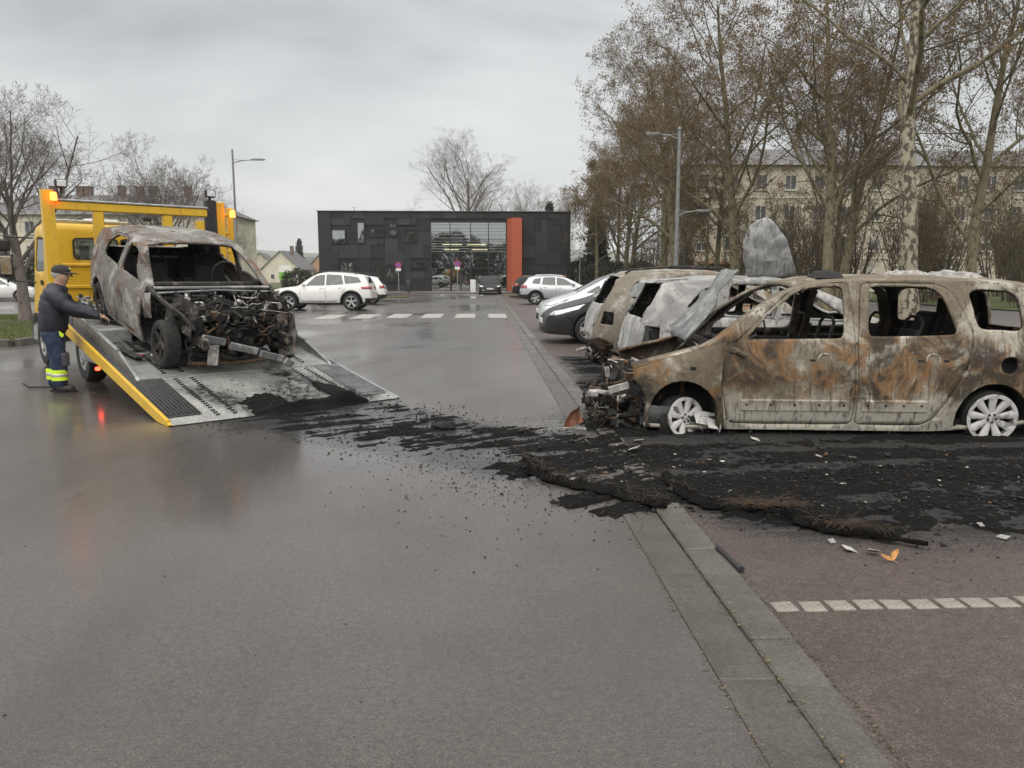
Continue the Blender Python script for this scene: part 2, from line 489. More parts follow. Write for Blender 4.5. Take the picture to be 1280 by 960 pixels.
def bark(name, c0, c1, patch, scale=3.0, amt=.5):
    t = NT(name)
    v = t.mapping(scale=(scale * 2.2, scale * 2.2, scale))
    n = t.noise(1.0, 7, .65, v, .5)
    p = t.ramp(t.voro(1.1, 'SMOOTH_F1' if False else 'F1', vec=t.mapping(scale=(scale * 1.6, scale * 1.6, scale * .9), loc=(3, 1, 2)), out='Distance'), .25, .5)
    c = t.mix(t.ramp(n, .35, .65), c0, c1)
    pm = t.ramp(t.noise(1.0, 5, .6, t.mapping(scale=(scale * 1.9, scale * 1.9, scale * 1.1), loc=(5, 2, 7))), .64 - .2 * amt, .68 - .2 * amt)
    c = t.mix(pm, c, patch)
    t.set(color=c, rough=.85, normal=t.bump(n, .6, .03))
    MATS[name] = t.mat
    return t.mat

def rgbvar(name, cols, rough=.8, trans=0.0):
    """leaf-like material: each loose face group takes its own tint"""
    t = NT(name)
    n = t.noise(3.5, 3); n2 = t.noise(23, 2)
    c = t.mix(t.ramp(n, .35, .65), cols[0], cols[1])
    c = t.mix(t.ramp(n2, .4, .65), c, cols[2])
    t.set(color=c, rough=rough)
    if trans:
        tr = t.n.new('ShaderNodeBsdfTranslucent'); t.l.new(c, tr.inputs[0])
        mx = t.n.new('ShaderNodeMixShader'); mx.inputs[0].default_value = trans
        t.l.new(t.b.outputs[0], mx.inputs[1]); t.l.new(tr.outputs[0], mx.inputs[2]); t.l.new(mx.outputs[0], t.o.inputs[0])
    MATS[name] = t.mat
    return t.mat

def emissive(name, color, strength, base=None):
    t = NT(name); t.set(color=base or color, emit=color, emit_s=strength, rough=.3)
    MATS[name] = t.mat
    return t.mat

BLACK = plain('black_plastic', (.018, .018, .019), .5, var=.3)
RUBBER = plain('tyre_rubber', (.016, .016, .016), .75, var=.3, bump=.2)
CHROME = plain('bright_metal', (.6, .6, .6), .25, 1.0, var=.1)
ALLOY = plain('alloy', (.52, .53, .54), .35, .85, var=.12)
STEEL = plain('grey_steel', (.30, .31, .31), .42, .8, var=.2)
GALV = plain('galvanised', (.36, .37, .37), .5, .6, var=.2, scale=9)
DARKSTEEL = plain('dark_steel', (.05, .05, .052), .5, .6, var=.4)
WHITE = plain('white_paint', (.75, .75, .73), .5)
# ------------------------------------------------------------------ the setting
def sheet(name, x0, x1, y0, y1, z, mat, parent=None, nx=1, ny=1):
    m = MB()
    xs = [x0 + (x1 - x0) * i / nx for i in range(nx + 1)]; ys = [y0 + (y1 - y0) * i / ny for i in range(ny + 1)]
    vs = [(x, y, z) for y in ys for x in xs]
    fs = [(j * (nx + 1) + i, j * (nx + 1) + i + 1, (j + 1) * (nx + 1) + i + 1, (j + 1) * (nx + 1) + i) for j in range(ny) for i in range(nx)]
    m.add(vs, fs)
    o = m.build(name, mat, parent, smooth=False)
    if parent is None: tag(o, kind='structure')
    return o

def grass_mat():
    t = NT('grass_ground')
    n = t.noise(.35, 6, .6); f = t.noise(14, 5, .7)
    c = t.mix(t.ramp(n, .35, .65), (.055, .075, .018), (.095, .115, .03))
    c = t.mix(t.ramp(f, .35, .65, .6, 0), c, (.035, .04, .015))
    c = t.mix(t.ramp(t.noise(1.3, 6, .7), .58, .68, 0, .6), c, (.11, .075, .035))
    t.set(color=c, rough=.9, normal=t.bump(f, .8, .05))
    return t.mat
GRASS = grass_mat()
ROADM = asphalt('road_asphalt', (.082, .069, .060), (.130, .111, .096), .95, True, 1.5, True)
BAYM = asphalt('bay_asphalt', (.092, .070, .060), (.142, .109, .095), .45, True, 1.7)
PAVEM = asphalt('pavement_asphalt', (.10, .082, .076), (.16, .13, .12), .4, False)
PATHM = asphalt('path_asphalt', (.13, .115, .108), (.2, .18, .17), .4, False)
KERBM = concrete('kerb_concrete', (.072, .067, .056), (.122, .115, .098), .34)
GUTM = concrete('gutter_concrete', (.064, .057, .049), (.104, .094, .082), .30)
SETTM = concrete('sett_granite', (.19, .175, .15), (.33, .31, .27), .55, (.16, .15, .13))

sheet('ground', -2500, 2500, -400, 4000, -.12, GRASS)
sheet('road', -40, .846, -8, 64.0, 0.0, ROADM)
bay = MB()
bay.box((4.90, 28, -.092), (7.40, 72, .22))
tag(bay.build('parking_bays', BAYM, smooth=False), kind='structure')
sheet('footpath', 15.5, 23.5, 5, 70, -.10, PATHM)
sheet('lawn', 23.5, 80, 5, 72, -.05, GRASS)
fc = MB(); fc.box((-3, 68.2, -.03), (40, 8.4, .22))
tag(fc.build('forecourt', PAVEM, smooth=False), kind='structure')

# gutter slabs and kerb stones, one by one
random.seed(5)
gut = thing('gutter', 'long concrete gutter along the road edge', 'gutter'); tag(gut, kind='structure')
del gut['category']
kerb = bpy.data.objects.new('kerb', None); COL.objects.link(kerb); tag(kerb, kind='structure')
def slab_mesh(name, wx, wy, h, mat, bev=.012, dish=0.0):
    m = MB(); m.box((0, 0, 0), (wx, wy, h), bev=bev)
    return m.mesh(name, mat, smooth=False)
gm = [slab_mesh('gutter_slab', .212, 1.0, .12, GUTM, .003) for _ in range(2)]
km = [slab_mesh('kerb_stone', .178, .998, .22, KERBM, .010) for _ in range(2)]
for i in range(66):
    y = -1.92 + i * 1.0
    dz = random.uniform(-.004, .004)
    link('gutter_slab', gm[i % 2], gut, (.9525, y, -.056 + dz * .3), (R(random.uniform(-.06, .06)), R(1.2), 0))
    if .0 < y + 1 : link('kerb_stone', km[i % 2], kerb, (1.150 + random.uniform(-.003, .003), y + .28, -.088 + random.uniform(-.004, .004)), (R(random.uniform(-.25, .25)), R(random.uniform(-.4, .4)), R(random.uniform(-.2, .2))))

# rows of granite setts that mark the bays
def sett_mesh(k):
    random.seed(k); bm = bmesh.new(); bmesh.ops.create_cube(bm, size=1)
    for v in bm.verts:
        v.co.x *= .119; v.co.y *= .118; v.co.z *= .06
        v.co.x += random.uniform(-.004, .004); v.co.y += random.uniform(-.005, .005)
    bmesh.ops.bevel(bm, geom=bm.edges[:], offset=.012, segments=2, affect='EDGES')
    me = bpy.data.meshes.new('sett'); bm.to_mesh(me); bm.free(); me.materials.append(SETTM)
    return finish(me, True, 40)
SETTS = [sett_mesh(k) for k in range(5)]
for r, (yy, n) in enumerate(((3.14, 46),)):
    row = bpy.data.objects.new('sett_row', None); COL.objects.link(row); tag(row, kind='structure')
    for i in range(n):
        link('sett', random.choice(SETTS), row, (1.305 + i * .1235, yy + i * .0022 + random.uniform(-.006, .006), -.006 + random.uniform(-.002, .002)),
             (R(random.uniform(-.8, .8)), R(random.uniform(-.8, .8)), R(random.uniform(-4, 4))))

# pedestrian crossing
def worn_white():
    t = NT('worn_road_paint')
    n = t.noise(7, 7, .7)
    t.set(color=t.mix(t.ramp(n, .36, .62), (.15, .14, .13), (.47, .46, .43)), rough=.45)
    return t.mat
ROADPAINT = worn_white()
cw = bpy.data.objects.new('crosswalk', None); COL.objects.link(cw); tag(cw, kind='structure')
for i in range(6):
    x = .55 - i * 1.2
    m = MB(); yo = .28 * max(0, i - 3)
    m.add([(x - .36, 26.9 - yo, .004), (x + .36, 26.9 - yo, .004), (x + .36, 29.9 - yo, .004), (x - .36, 29.9 - yo, .004)], [(0, 1, 2, 3)])
    m.build('stripe', ROADPAINT, cw, smooth=False)
bl = bpy.data.objects.new('bay_lines', None); COL.objects.link(bl); tag(bl, kind='structure')
for x in (-3.2, -.2, 2.5):
    m = MB(); m.add([(x, 57.5, .006), (x + .16, 57.5, .006), (x + .16, 63, .006), (x, 63, .006)], [(0, 1, 2, 3)])
    m.build('bay_line', ROADPAINT, bl, smooth=False)
m = MB(); m.add([(-3.3, 57.4, .005), (2.6, 57.4, .005), (2.6, 57.52, .005), (-3.3, 57.52, .005)], [(0, 1, 2, 3)])

# grass island by the left trees, kerbed
isl = MB(); isl.box((-25, 22.2, .0), (30.4, 11.6, .2))
tag(isl.build('grass_island', GRASS, smooth=False), kind='structure')
ik = bpy.data.objects.new('island_kerb', None); COL.objects.link(ik); tag(ik, kind='structure')
km2 = slab_mesh('kerb_stone', .14, .99, .30, KERBM, .012)
for i in range(14): link('kerb_stone', km2, ik, (-10.3 - i * 1.0, 16.3 - .0, .0), (0, 0, R(90)))
for i in range(11): link('kerb_stone', km2, ik, (-9.72, 16.9 + i * 1.0, .0))
sheet('island_path', -40, -9.8, 23.3, 24.2, .106, PATHM)
gv = MB(); gv.box((2.9, 53.2, .06), (2.2, 2.0, .16)); tag(gv.build('verge', GRASS, smooth=False), kind='structure')
gv = MB(); gv.box((-6.6, 53.0, .0), (3.0, 2.0, .12)); tag(gv.build('verge', GRASS, smooth=False), kind='structure')

# grass blades near the left tree and beside the path
def grass_tufts(name, n, x0, x1, y0, y1, z, h, seed):
    rg = np.random.default_rng(seed)
    p = np.stack([rg.uniform(x0, x1, n), rg.uniform(y0, y1, n), np.full(n, z)], 1)
    a = rg.uniform(0, 2 * np.pi, n); hh = h * rg.uniform(.5, 1.3, n)
    d = np.stack([np.cos(a), np.sin(a), np.zeros(n)], 1) * .008
    lean = np.stack([rg.normal(0, .02, n), rg.normal(0, .02, n), hh], 1)
    V = np.stack([p - d, p + d, p + lean], 1).reshape(-1, 3)
    F = np.arange(3 * n).reshape(-1, 3)
    o = link(name, np_mesh(name, V, F, BLADE)); tag(o, kind='stuff'); return o
BLADE = rgbvar('grass_blade', ((.06, .09, .018), (.10, .13, .03), (.14, .13, .05)), .7)
tag(grass_tufts('grass', 60000, -24, -9.8, 16.4, 27.6, .10, .07, 3), 'short wet lawn grass under the bare tree', 'grass')
tag(grass_tufts('grass', 40000, 12.5, 15.5, 22, 34, -.12, .10, 4), 'winter grass around the mottled plane tree', 'grass')

# far hills
def hills(name, y, z_prof, mat, depth=500):
    m = MB(); n = len(z_prof)
    vs = []
    for (x, z) in z_prof: vs += [(x, y - 160, -3), (x, y, z * .7), (x, y + depth * .4, z), (x, y + depth, -3)]
    fs = []
    for i in range(n - 1):
        for k in range(3): fs.append((i * 4 + k, (i + 1) * 4 + k, (i + 1) * 4 + k + 1, i * 4 + k + 1))
    m.add(vs, fs); o = m.build(name, mat, smooth=True, angle=60); tag(o, kind='structure'); return o
HILLM = NT('hillside'); _n = HILLM.noise(.012, 6, .65); HILLM.set(color=HILLM.mix(HILLM.ramp(_n, .4, .6), (.075, .085, .05), (.14, .145, .10)), rough=.95)
WOODM = NT('far_wood'); _n = WOODM.noise(.08, 6, .7); WOODM.set(color=WOODM.mix(WOODM.ramp(_n, .4, .6), (.05, .048, .038), (.085, .08, .06)), rough=.95)
random.seed(2)
hills('hills', 1500, [(-2400 + i * 120, 62 + 10 * math.sin(i * .7) + random.uniform(-5, 5) - (6 if i > 16 else 0)) for i in range(41)], HILLM.mat)
hills('wooded_ridge', 620, [(-900 + i * 40, 15 + 3 * math.sin(i * 1.1) + random.uniform(-2, 2)) for i in range(46)], WOODM.mat, 250)
# ------------------------------------------------------------------ car bodies
# local frame: x runs from the nose (0) to the tail (L), y to either side, z up
def rounded(poly, r=.05, n=3):
    """polygon with rounded corners"""
    out = []
    N = len(poly)
    for i in range(N):
        p, a, b = Vector(poly[i]), Vector(poly[i - 1]), Vector(poly[(i + 1) % N])
        da, db = (a - p), (b - p)
        q = min(r, da.length * .45, db.length * .45)
        A, B = p + da.normalized() * q, p + db.normalized() * q
        for k in range(n + 1):
            t = k / n
            out.append(tuple(A * (1 - t) ** 2 + p * 2 * t * (1 - t) + B * t * t))
    return out

def inside(poly, a, b):
    c = False; n = len(poly); j = n - 1
    for i in range(n):
        xi, yi = poly[i]; xj, yj = poly[j]
        if (yi > b) != (yj > b) and a < (xj - xi) * (b - yi) / (yj - yi) + xi: c = not c
        j = i
    return c

class Body:
    def __init__(s, sp):
        s.sp = sp; L = s.L = sp['L']
        top, belt, sill, wid, crown = (pchip(sp[k]) for k in ('top', 'belt', 'sill', 'wid', 'crown'))
        s.top, s.belt, s.wid, s.sill = top, belt, wid, sill
        tum = sp.get('tumble', .36)
        ns, ng, nt = 8, 5, 7
        xs = set(np.round(np.linspace(0, L, 56), 3))
        for k in (0.0, .015, .035, .06, .1, .15): xs.add(round(k, 3)); xs.add(round(L - k, 3))
        for x, _ in sp['top']: xs.add(round(x, 3))
        xs = sorted(xs); xx = [xs[0]]
        for x in xs[1:]:
            if x - xx[-1] > .012: xx.append(x)
        xx[-1] = L
        s.bm = bm = bmesh.new(); s.reg = bm.faces.layers.int.new('reg')
        rings = []
        for x in xx:
            zt, zs, c, w = top(x), sill(x), crown(x), wid(x)
            zr = zt - c
            zb = min(belt(x), zr - .004)
            zs = min(zs, zb - .03)
            h = []
            for i in range(ns + 1):
                t = i / ns
                z = zs + (zb - zs) * t
                if t < .45: y = w - sp.get('tuck', .30) * (.45 - t) ** 2
                else: y = w - .06 * ((t - .45) / .55) ** 2
                # a shallow crease below the belt
                y += sp.get('crease', .008) * math.exp(-((t - .78) / .06) ** 2)
                h.append((y, z))
            yb = h[-1][0]
            for j in range(1, ng + 1):
                q = j / ng
                h.append((yb - tum * (zr - zb) * q ** 1.25 - .004 * (j == 1), zb + (zr - zb) * q))
            yr = h[-1][0]
            for k in range(1, nt + 1):
                q = 1 - math.cos(k / nt * math.pi / 2)
                h.append((yr * (1 - q), zr + c * (1 - (1 - q) ** 2.6)))
            ring = [(y, z) for y, z in h] + [(-y, z) for y, z in reversed(h[:-1])]
            ring = [(0, zs)] + ring
            rings.append([bm.verts.new((x, y, z)) for y, z in ring])
        n = len(rings[0])
        for a, b in zip(rings[:-1], rings[1:]):
            for k in range(n):
                bm.faces.new((a[k], a[(k + 1) % n], b[(k + 1) % n], b[k]))
        bm.faces.new(rings[0]); bm.faces.new(list(reversed(rings[-1])))
        bmesh.ops.recalc_face_normals(bm, faces=bm.faces[:])
        bm.normal_update()
    AX = {'y': (0, 2, 1), 'x': (1, 2, 0), 'z': (0, 1, 2)}
    def cut(s, poly, reg, axis='y', ok=None, only=(0,)):
        """score the polygon (seen along an axis) into the skin and mark the faces inside as a region"""
        bm = s.bm; i, j, k = s.AX[axis]
        lo = (min(p[0] for p in poly) - .02, min(p[1] for p in poly) - .02)
        hi = (max(p[0] for p in poly) + .02, max(p[1] for p in poly) + .02)
        ok = ok or (lambda c, n: True)
        def cand():
            r = []
            for f in bm.faces:
                if f[s.reg] not in only: continue
                a = [v.co[i] for v in f.verts]; b = [v.co[j] for v in f.verts]
                if max(a) < lo[0] or min(a) > hi[0] or max(b) < lo[1] or min(b) > hi[1]: continue
                if not ok(f.calc_center_median(), f.normal): continue
                r.append(f)
            return r
        N = len(poly)
        C = {}
        def box_of(f):
            a = [v.co[i] for v in f.verts]; b = [v.co[j] for v in f.verts]
            return (min(a), max(a), min(b), max(b))
        for f in cand(): C[f] = box_of(f)
        for q in range(N):
            p0, p1 = poly[q], poly[(q + 1) % N]
            d = (p1[0] - p0[0], p1[1] - p0[1])
            if abs(d[0]) + abs(d[1]) < 1e-5: continue
            no = Vector((0, 0, 0)); no[i] = -d[1]; no[j] = d[0]; no.normalize()
            co = Vector((0, 0, 0)); co[i] = p0[0]; co[j] = p0[1]
            e0 = (min(p0[0], p1[0]) - .05, min(p0[1], p1[1]) - .05); e1 = (max(p0[0], p1[0]) + .05, max(p0[1], p1[1]) + .05)
            k0 = p0[0] * no[i] + p0[1] * no[j]
            fs = []
            for f, (a0, a1, b0, b1) in C.items():
                if a1 < e0[0] or a0 > e1[0] or b1 < e0[1] or b0 > e1[1]: continue
                sd = [v.co[i] * no[i] + v.co[j] * no[j] - k0 for v in f.verts]
                if min(sd) > -1e-5 or max(sd) < 1e-5: continue
                fs.append(f)
            if not fs: continue
            g = set(fs)
            for f in fs: g.update(f.edges); g.update(f.verts)
            for f in fs: C.pop(f)
            r = bmesh.ops.bisect_plane(bm, geom=list(g), dist=1e-5, plane_co=co, plane_no=no)
            for f in r['geom']:
                if isinstance(f, bmesh.types.BMFace): C[f] = box_of(f)
        bm.normal_update()
        for f in cand():
            c = f.calc_center_median()
            if inside(poly, c[i], c[j]): f[s.reg] = reg
        return s
    def mesh_of(s, regs, name, mat, lift=0.0, shrink=0.0, warp=0.0, side=0, angle=32, cx=(-99, 99)):
        fs = [f for f in s.bm.faces if f[s.reg] in regs and cx[0] < f.calc_center_median().x <= cx[1] and (side == 0 or f.calc_center_median().y * side > 0)]
        if not fs: return None
        b2 = bmesh.new(); mp = {}
        for f in fs:
            vv = []
            for v in f.verts:
                if v not in mp: mp[v] = b2.verts.new(v.co)
                vv.append(mp[v])
            try: b2.faces.new(vv)
            except ValueError: pass
        bmesh.ops.remove_doubles(b2, verts=b2.verts[:], dist=.005)
        bmesh.ops.dissolve_degenerate(b2, edges=b2.edges[:], dist=.003)
        b2.normal_update()
        if shrink:
            mv = {}
            for e in b2.edges:
                if len(e.link_faces) == 1:
                    f = e.link_faces[0]
                    d = f.normal.cross(e.verts[1].co - e.verts[0].co)
                    if d.length < 1e-9: continue
                    d.normalize()
                    if d.dot(f.calc_center_median() - e.verts[0].co) < 0: d = -d
                    for v in e.verts: mv.setdefault(v, []).append(d)
            for v, ds in mv.items():
                if v.co.y == 0: continue
                a = sum(ds, Vector()); a = a.normalized() if a.length > 1e-6 else a
                v.co += a * shrink
        if lift:
            for v in b2.verts: v.co += v.normal * lift
        if warp:
            for v in b2.verts:
                v.co += Vector(mnoise.noise_vector(v.co * 3.1 + Vector((s.L, 1, 2)))) * warp + Vector(mnoise.noise_vector(v.co * 9)) * warp * .3
        me = bpy.data.meshes.new(name); b2.to_mesh(me); b2.free()
        me.materials.append(mat)
        return finish(me, True, angle)
    def part(s, regs, name, mat, parent, thick=0.0, **k):
        me = s.mesh_of(regs, name, mat, **k)
        if me is None: return None
        o = link(name, me, parent)
        if thick:
            md = o.modifiers.new('thickness', 'SOLIDIFY'); md.thickness = thick; md.offset = -1
        return o

SIDE = lambda c, n: abs(n.y) > .35 and abs(c.y) > .35
UPPER = lambda c, n: abs(c.y) > .3 and abs(n.y) > .25
def circle(cx, cz, r, n=26, a0=0.0, a1=2 * math.pi):
    return [(cx + r * math.cos(a0 + (a1 - a0) * k / n), cz + r * math.sin(a0 + (a1 - a0) * k / n)) for k in range(n)]

# ---- wheels: built once per kind, lying with the axle along y, outer face towards -y
def tyre_mesh(r, w, rim, mat=None):
    m = MB(); h = w / 2
    prof = [(rim, -h * .86), (rim + .012, -h * .98), ((rim + r) / 2, -h * 1.03), (r - .03, -h * .98), (r - .008, -h * .80), (r, -h * .5),
            (r, h * .5), (r - .008, h * .80), (r - .03, h * .98), ((rim + r) / 2, h * 1.03), (rim + .012, h * .98), (rim, h * .86), (rim - .03, 0), (rim, -h * .86)]
    m.lathe(prof, 36, 'y')
    for g in (-.3, 0, .3):
        m.lathe([(r + .001, h * g - .004), (r - .006, h * g), (r + .001, h * g + .004)], 36, 'y')
    return m.mesh('tyre', mat or RUBBER)
def rim_mesh(rim, w, spokes, mats, style='double', hub=.055):
    m = MB(); h = w / 2 * .86
    m.lathe([(rim + .006, -h - .004), (rim - .008, -h - .006), (rim - .018, -h + .02), (rim - .03, h), (rim, h)], 36, 'y')
    m.lathe([(hub, -h + .03), (hub, -h + .012), (hub * .5, -h + .004), (.001, -h + .004)], 18, 'y')
    if style == 'petal': m.lathe([(rim + .004, -h - .002), (rim - .026, -h - .004), (rim - .028, -h + .02)], 36, 'y')
    m.mi = 1
    m.lathe([(rim - .02, h * .2), (.001, h * .2)], 24, 'y')
    m.lathe([(rim * .62, h * .1), (rim * .62, h * .0), (.02, h * .0)], 24, 'y')
    m.mi = 0
    for k in range(spokes):
        a = 2 * math.pi * k / spokes
        offs = {'double': (-.16, .16), 'single': (0,), 'petal': (0,)}[style]
        for o in offs:
            wd0 = {'double': .022, 'single': .04, 'petal': .020}[style]; wd1 = {'double': .018, 'single': .028, 'petal': .040}[style]
            vs = []
            for r_, wd, y in ((hub * .8, wd0, -h + .018), (rim * .6, (wd0 + wd1) / 2, -h + .012), (rim - .012, wd1, -h + .002)):
                aa = a + o * (r_ / rim)
                cx, cz = math.cos(aa), math.sin(aa); tx, tz = -cz, cx
                for sgn, dy in ((-1, 0), (-.5, -.008), (.5, -.008), (1, 0), (1, .02), (-1, .02)):
                    vs.append((cx * r_ + tx * wd * sgn, y + dy, cz * r_ + tz * wd * sgn))
            fs = []
            for i in range(2):
                for q in range(6): fs.append((i * 6 + q, i * 6 + (q + 1) % 6, (i + 1) * 6 + (q + 1) % 6, (i + 1) * 6 + q))
            m.add(vs, fs)
    m.mi = 1
    for k in range(5):
        a = 2 * math.pi * k / 5 + .3
        m.lathe([(.011, -h - .0), (.011, -h + .02)], 8, 'y', c=(math.cos(a) * hub * .0 + math.cos(a) * .036, .002, math.sin(a) * .036), cap=True)
    m.mi = 0
    return m.mesh('rim', mats)
WHEELS = {}
def wheel(parent, x, side, z, r, w, rim, kind, yc, mats, tilt=0.0, tyre_mat=None, flat=False):
    key = (r, w, rim, kind, mats[0].name, tyre_mat and tyre_mat.name)
    if key not in WHEELS:
        n, st = kind
        WHEELS[key] = (tyre_mesh(r, w, rim, tyre_mat), rim_mesh(rim, w, n, mats, st))
    t, rm = WHEELS[key]
    e = empty('wheel', parent, (x, side * yc, z), (R(tilt), 0, math.pi if side > 0 else 0))
    e.rotation_euler = (R(tilt), random.uniform(0, 1), math.pi if side > 0 else 0)
    link('tyre', t, e); link('rim', rm, e)
    return e

def seat(parent, x, y, mat, s=1.0):
    m = MB()
    m.box((0, 0, .30), (.50, .48, .16), bev=.05)
    m.box((.27, 0, .62), (.15, .47, .62), rot=(0, R(14), 0), bev=.05)
    m.box((.37, 0, 1.0), (.09, .26, .18), rot=(0, R(10), 0), bev=.03)
    return m.build('seat', mat, parent, (x, y, .02 + .12))

GLASSM = glass('car_glass', (.60, .66, .64), .42)
GLASSL = glass('windscreen_glass', (.66, .72, .70), .75)
LAMP_CLEAR = plain('clear_lamp', (.62, .64, .65), .12, .3, var=.25, scale=30, coat=.8)
LAMP_RED = plain('red_lamp', (.30, .015, .015), .2, var=.25, coat=.8)
LAMP_ORANGE = plain('amber_lamp', (.55, .16, .02), .25, var=.2)
INTERIOR = plain('dark_upholstery', (.03, .03, .032), .85, var=.3)
PLATE = plain('number_plate', (.72, .72, .70), .4, var=.06)

def arch_liner(b, parent, x, z, r, mat):
    for sgn in (-1, 1):
        m = MB(); w = b.wid(x)
        y1, y0 = sgn * (w - .035), sgn * (w - .36)
        n = 18; vs = []; fs = []
        for k in range(n + 1):
            a = -.25 + (math.pi + .5) * k / n
            for y, rr in ((y1, r + .004), (y0, r + .004), (y0, .02)): vs.append((x + rr * math.cos(a), y, z + rr * math.sin(a)))
        for k in range(n):
            for q in range(2): fs.append((k * 3 + q, (k + 1) * 3 + q, (k + 1) * 3 + q + 1, k * 3 + q + 1))
        m.add(vs, fs); m.build('arch_liner', mat, parent)

def arch_trim(b, parent, x, z, r, mat, wd=.055, name='arch_trim'):
    """dark plastic lip round the wheel opening, following the body side"""
    for sgn in (-1, 1):
        m = MB(); n = 22; vs = []; fs = []
        for k in range(n + 1):
            a = -.1 + (math.pi + .2) * k / n
            for rr, dy in ((r - .006, -.02), (r - .006, .012), (r + wd, .012), (r + wd + .004, -.004)):
                px = x + rr * math.cos(a); pz = z + rr * math.sin(a)
                t = (pz - b.sill(px)) / max(.05, b.belt(px) - b.sill(px)); t = min(1, max(0, t))
                y = b.wid(px) - (b.sp.get('tuck', .30) * (.45 - t) ** 2 if t < .45 else .06 * ((t - .45) / .55) ** 2)
                vs.append((px, sgn * (y + dy), pz))
        for k in range(n):
            for q in range(3): fs.append((k * 4 + q, (k + 1) * 4 + q, (k + 1) * 4 + q + 1, k * 4 + q + 1))
        m.add(vs, fs); m.build(name, mat, parent)

def side_y(b, x, z):
    zb = b.belt(x)
    t = (z - b.sill(x)) / max(.05, zb - b.sill(x))
    if t > 1: return b.wid(x) - .06 - b.sp.get('tumble', .36) * (z - zb) * .9
    return b.wid(x) - (b.sp.get('tuck', .30) * (.45 - t) ** 2 if t < .45 else .06 * ((t - .45) / .55) ** 2)

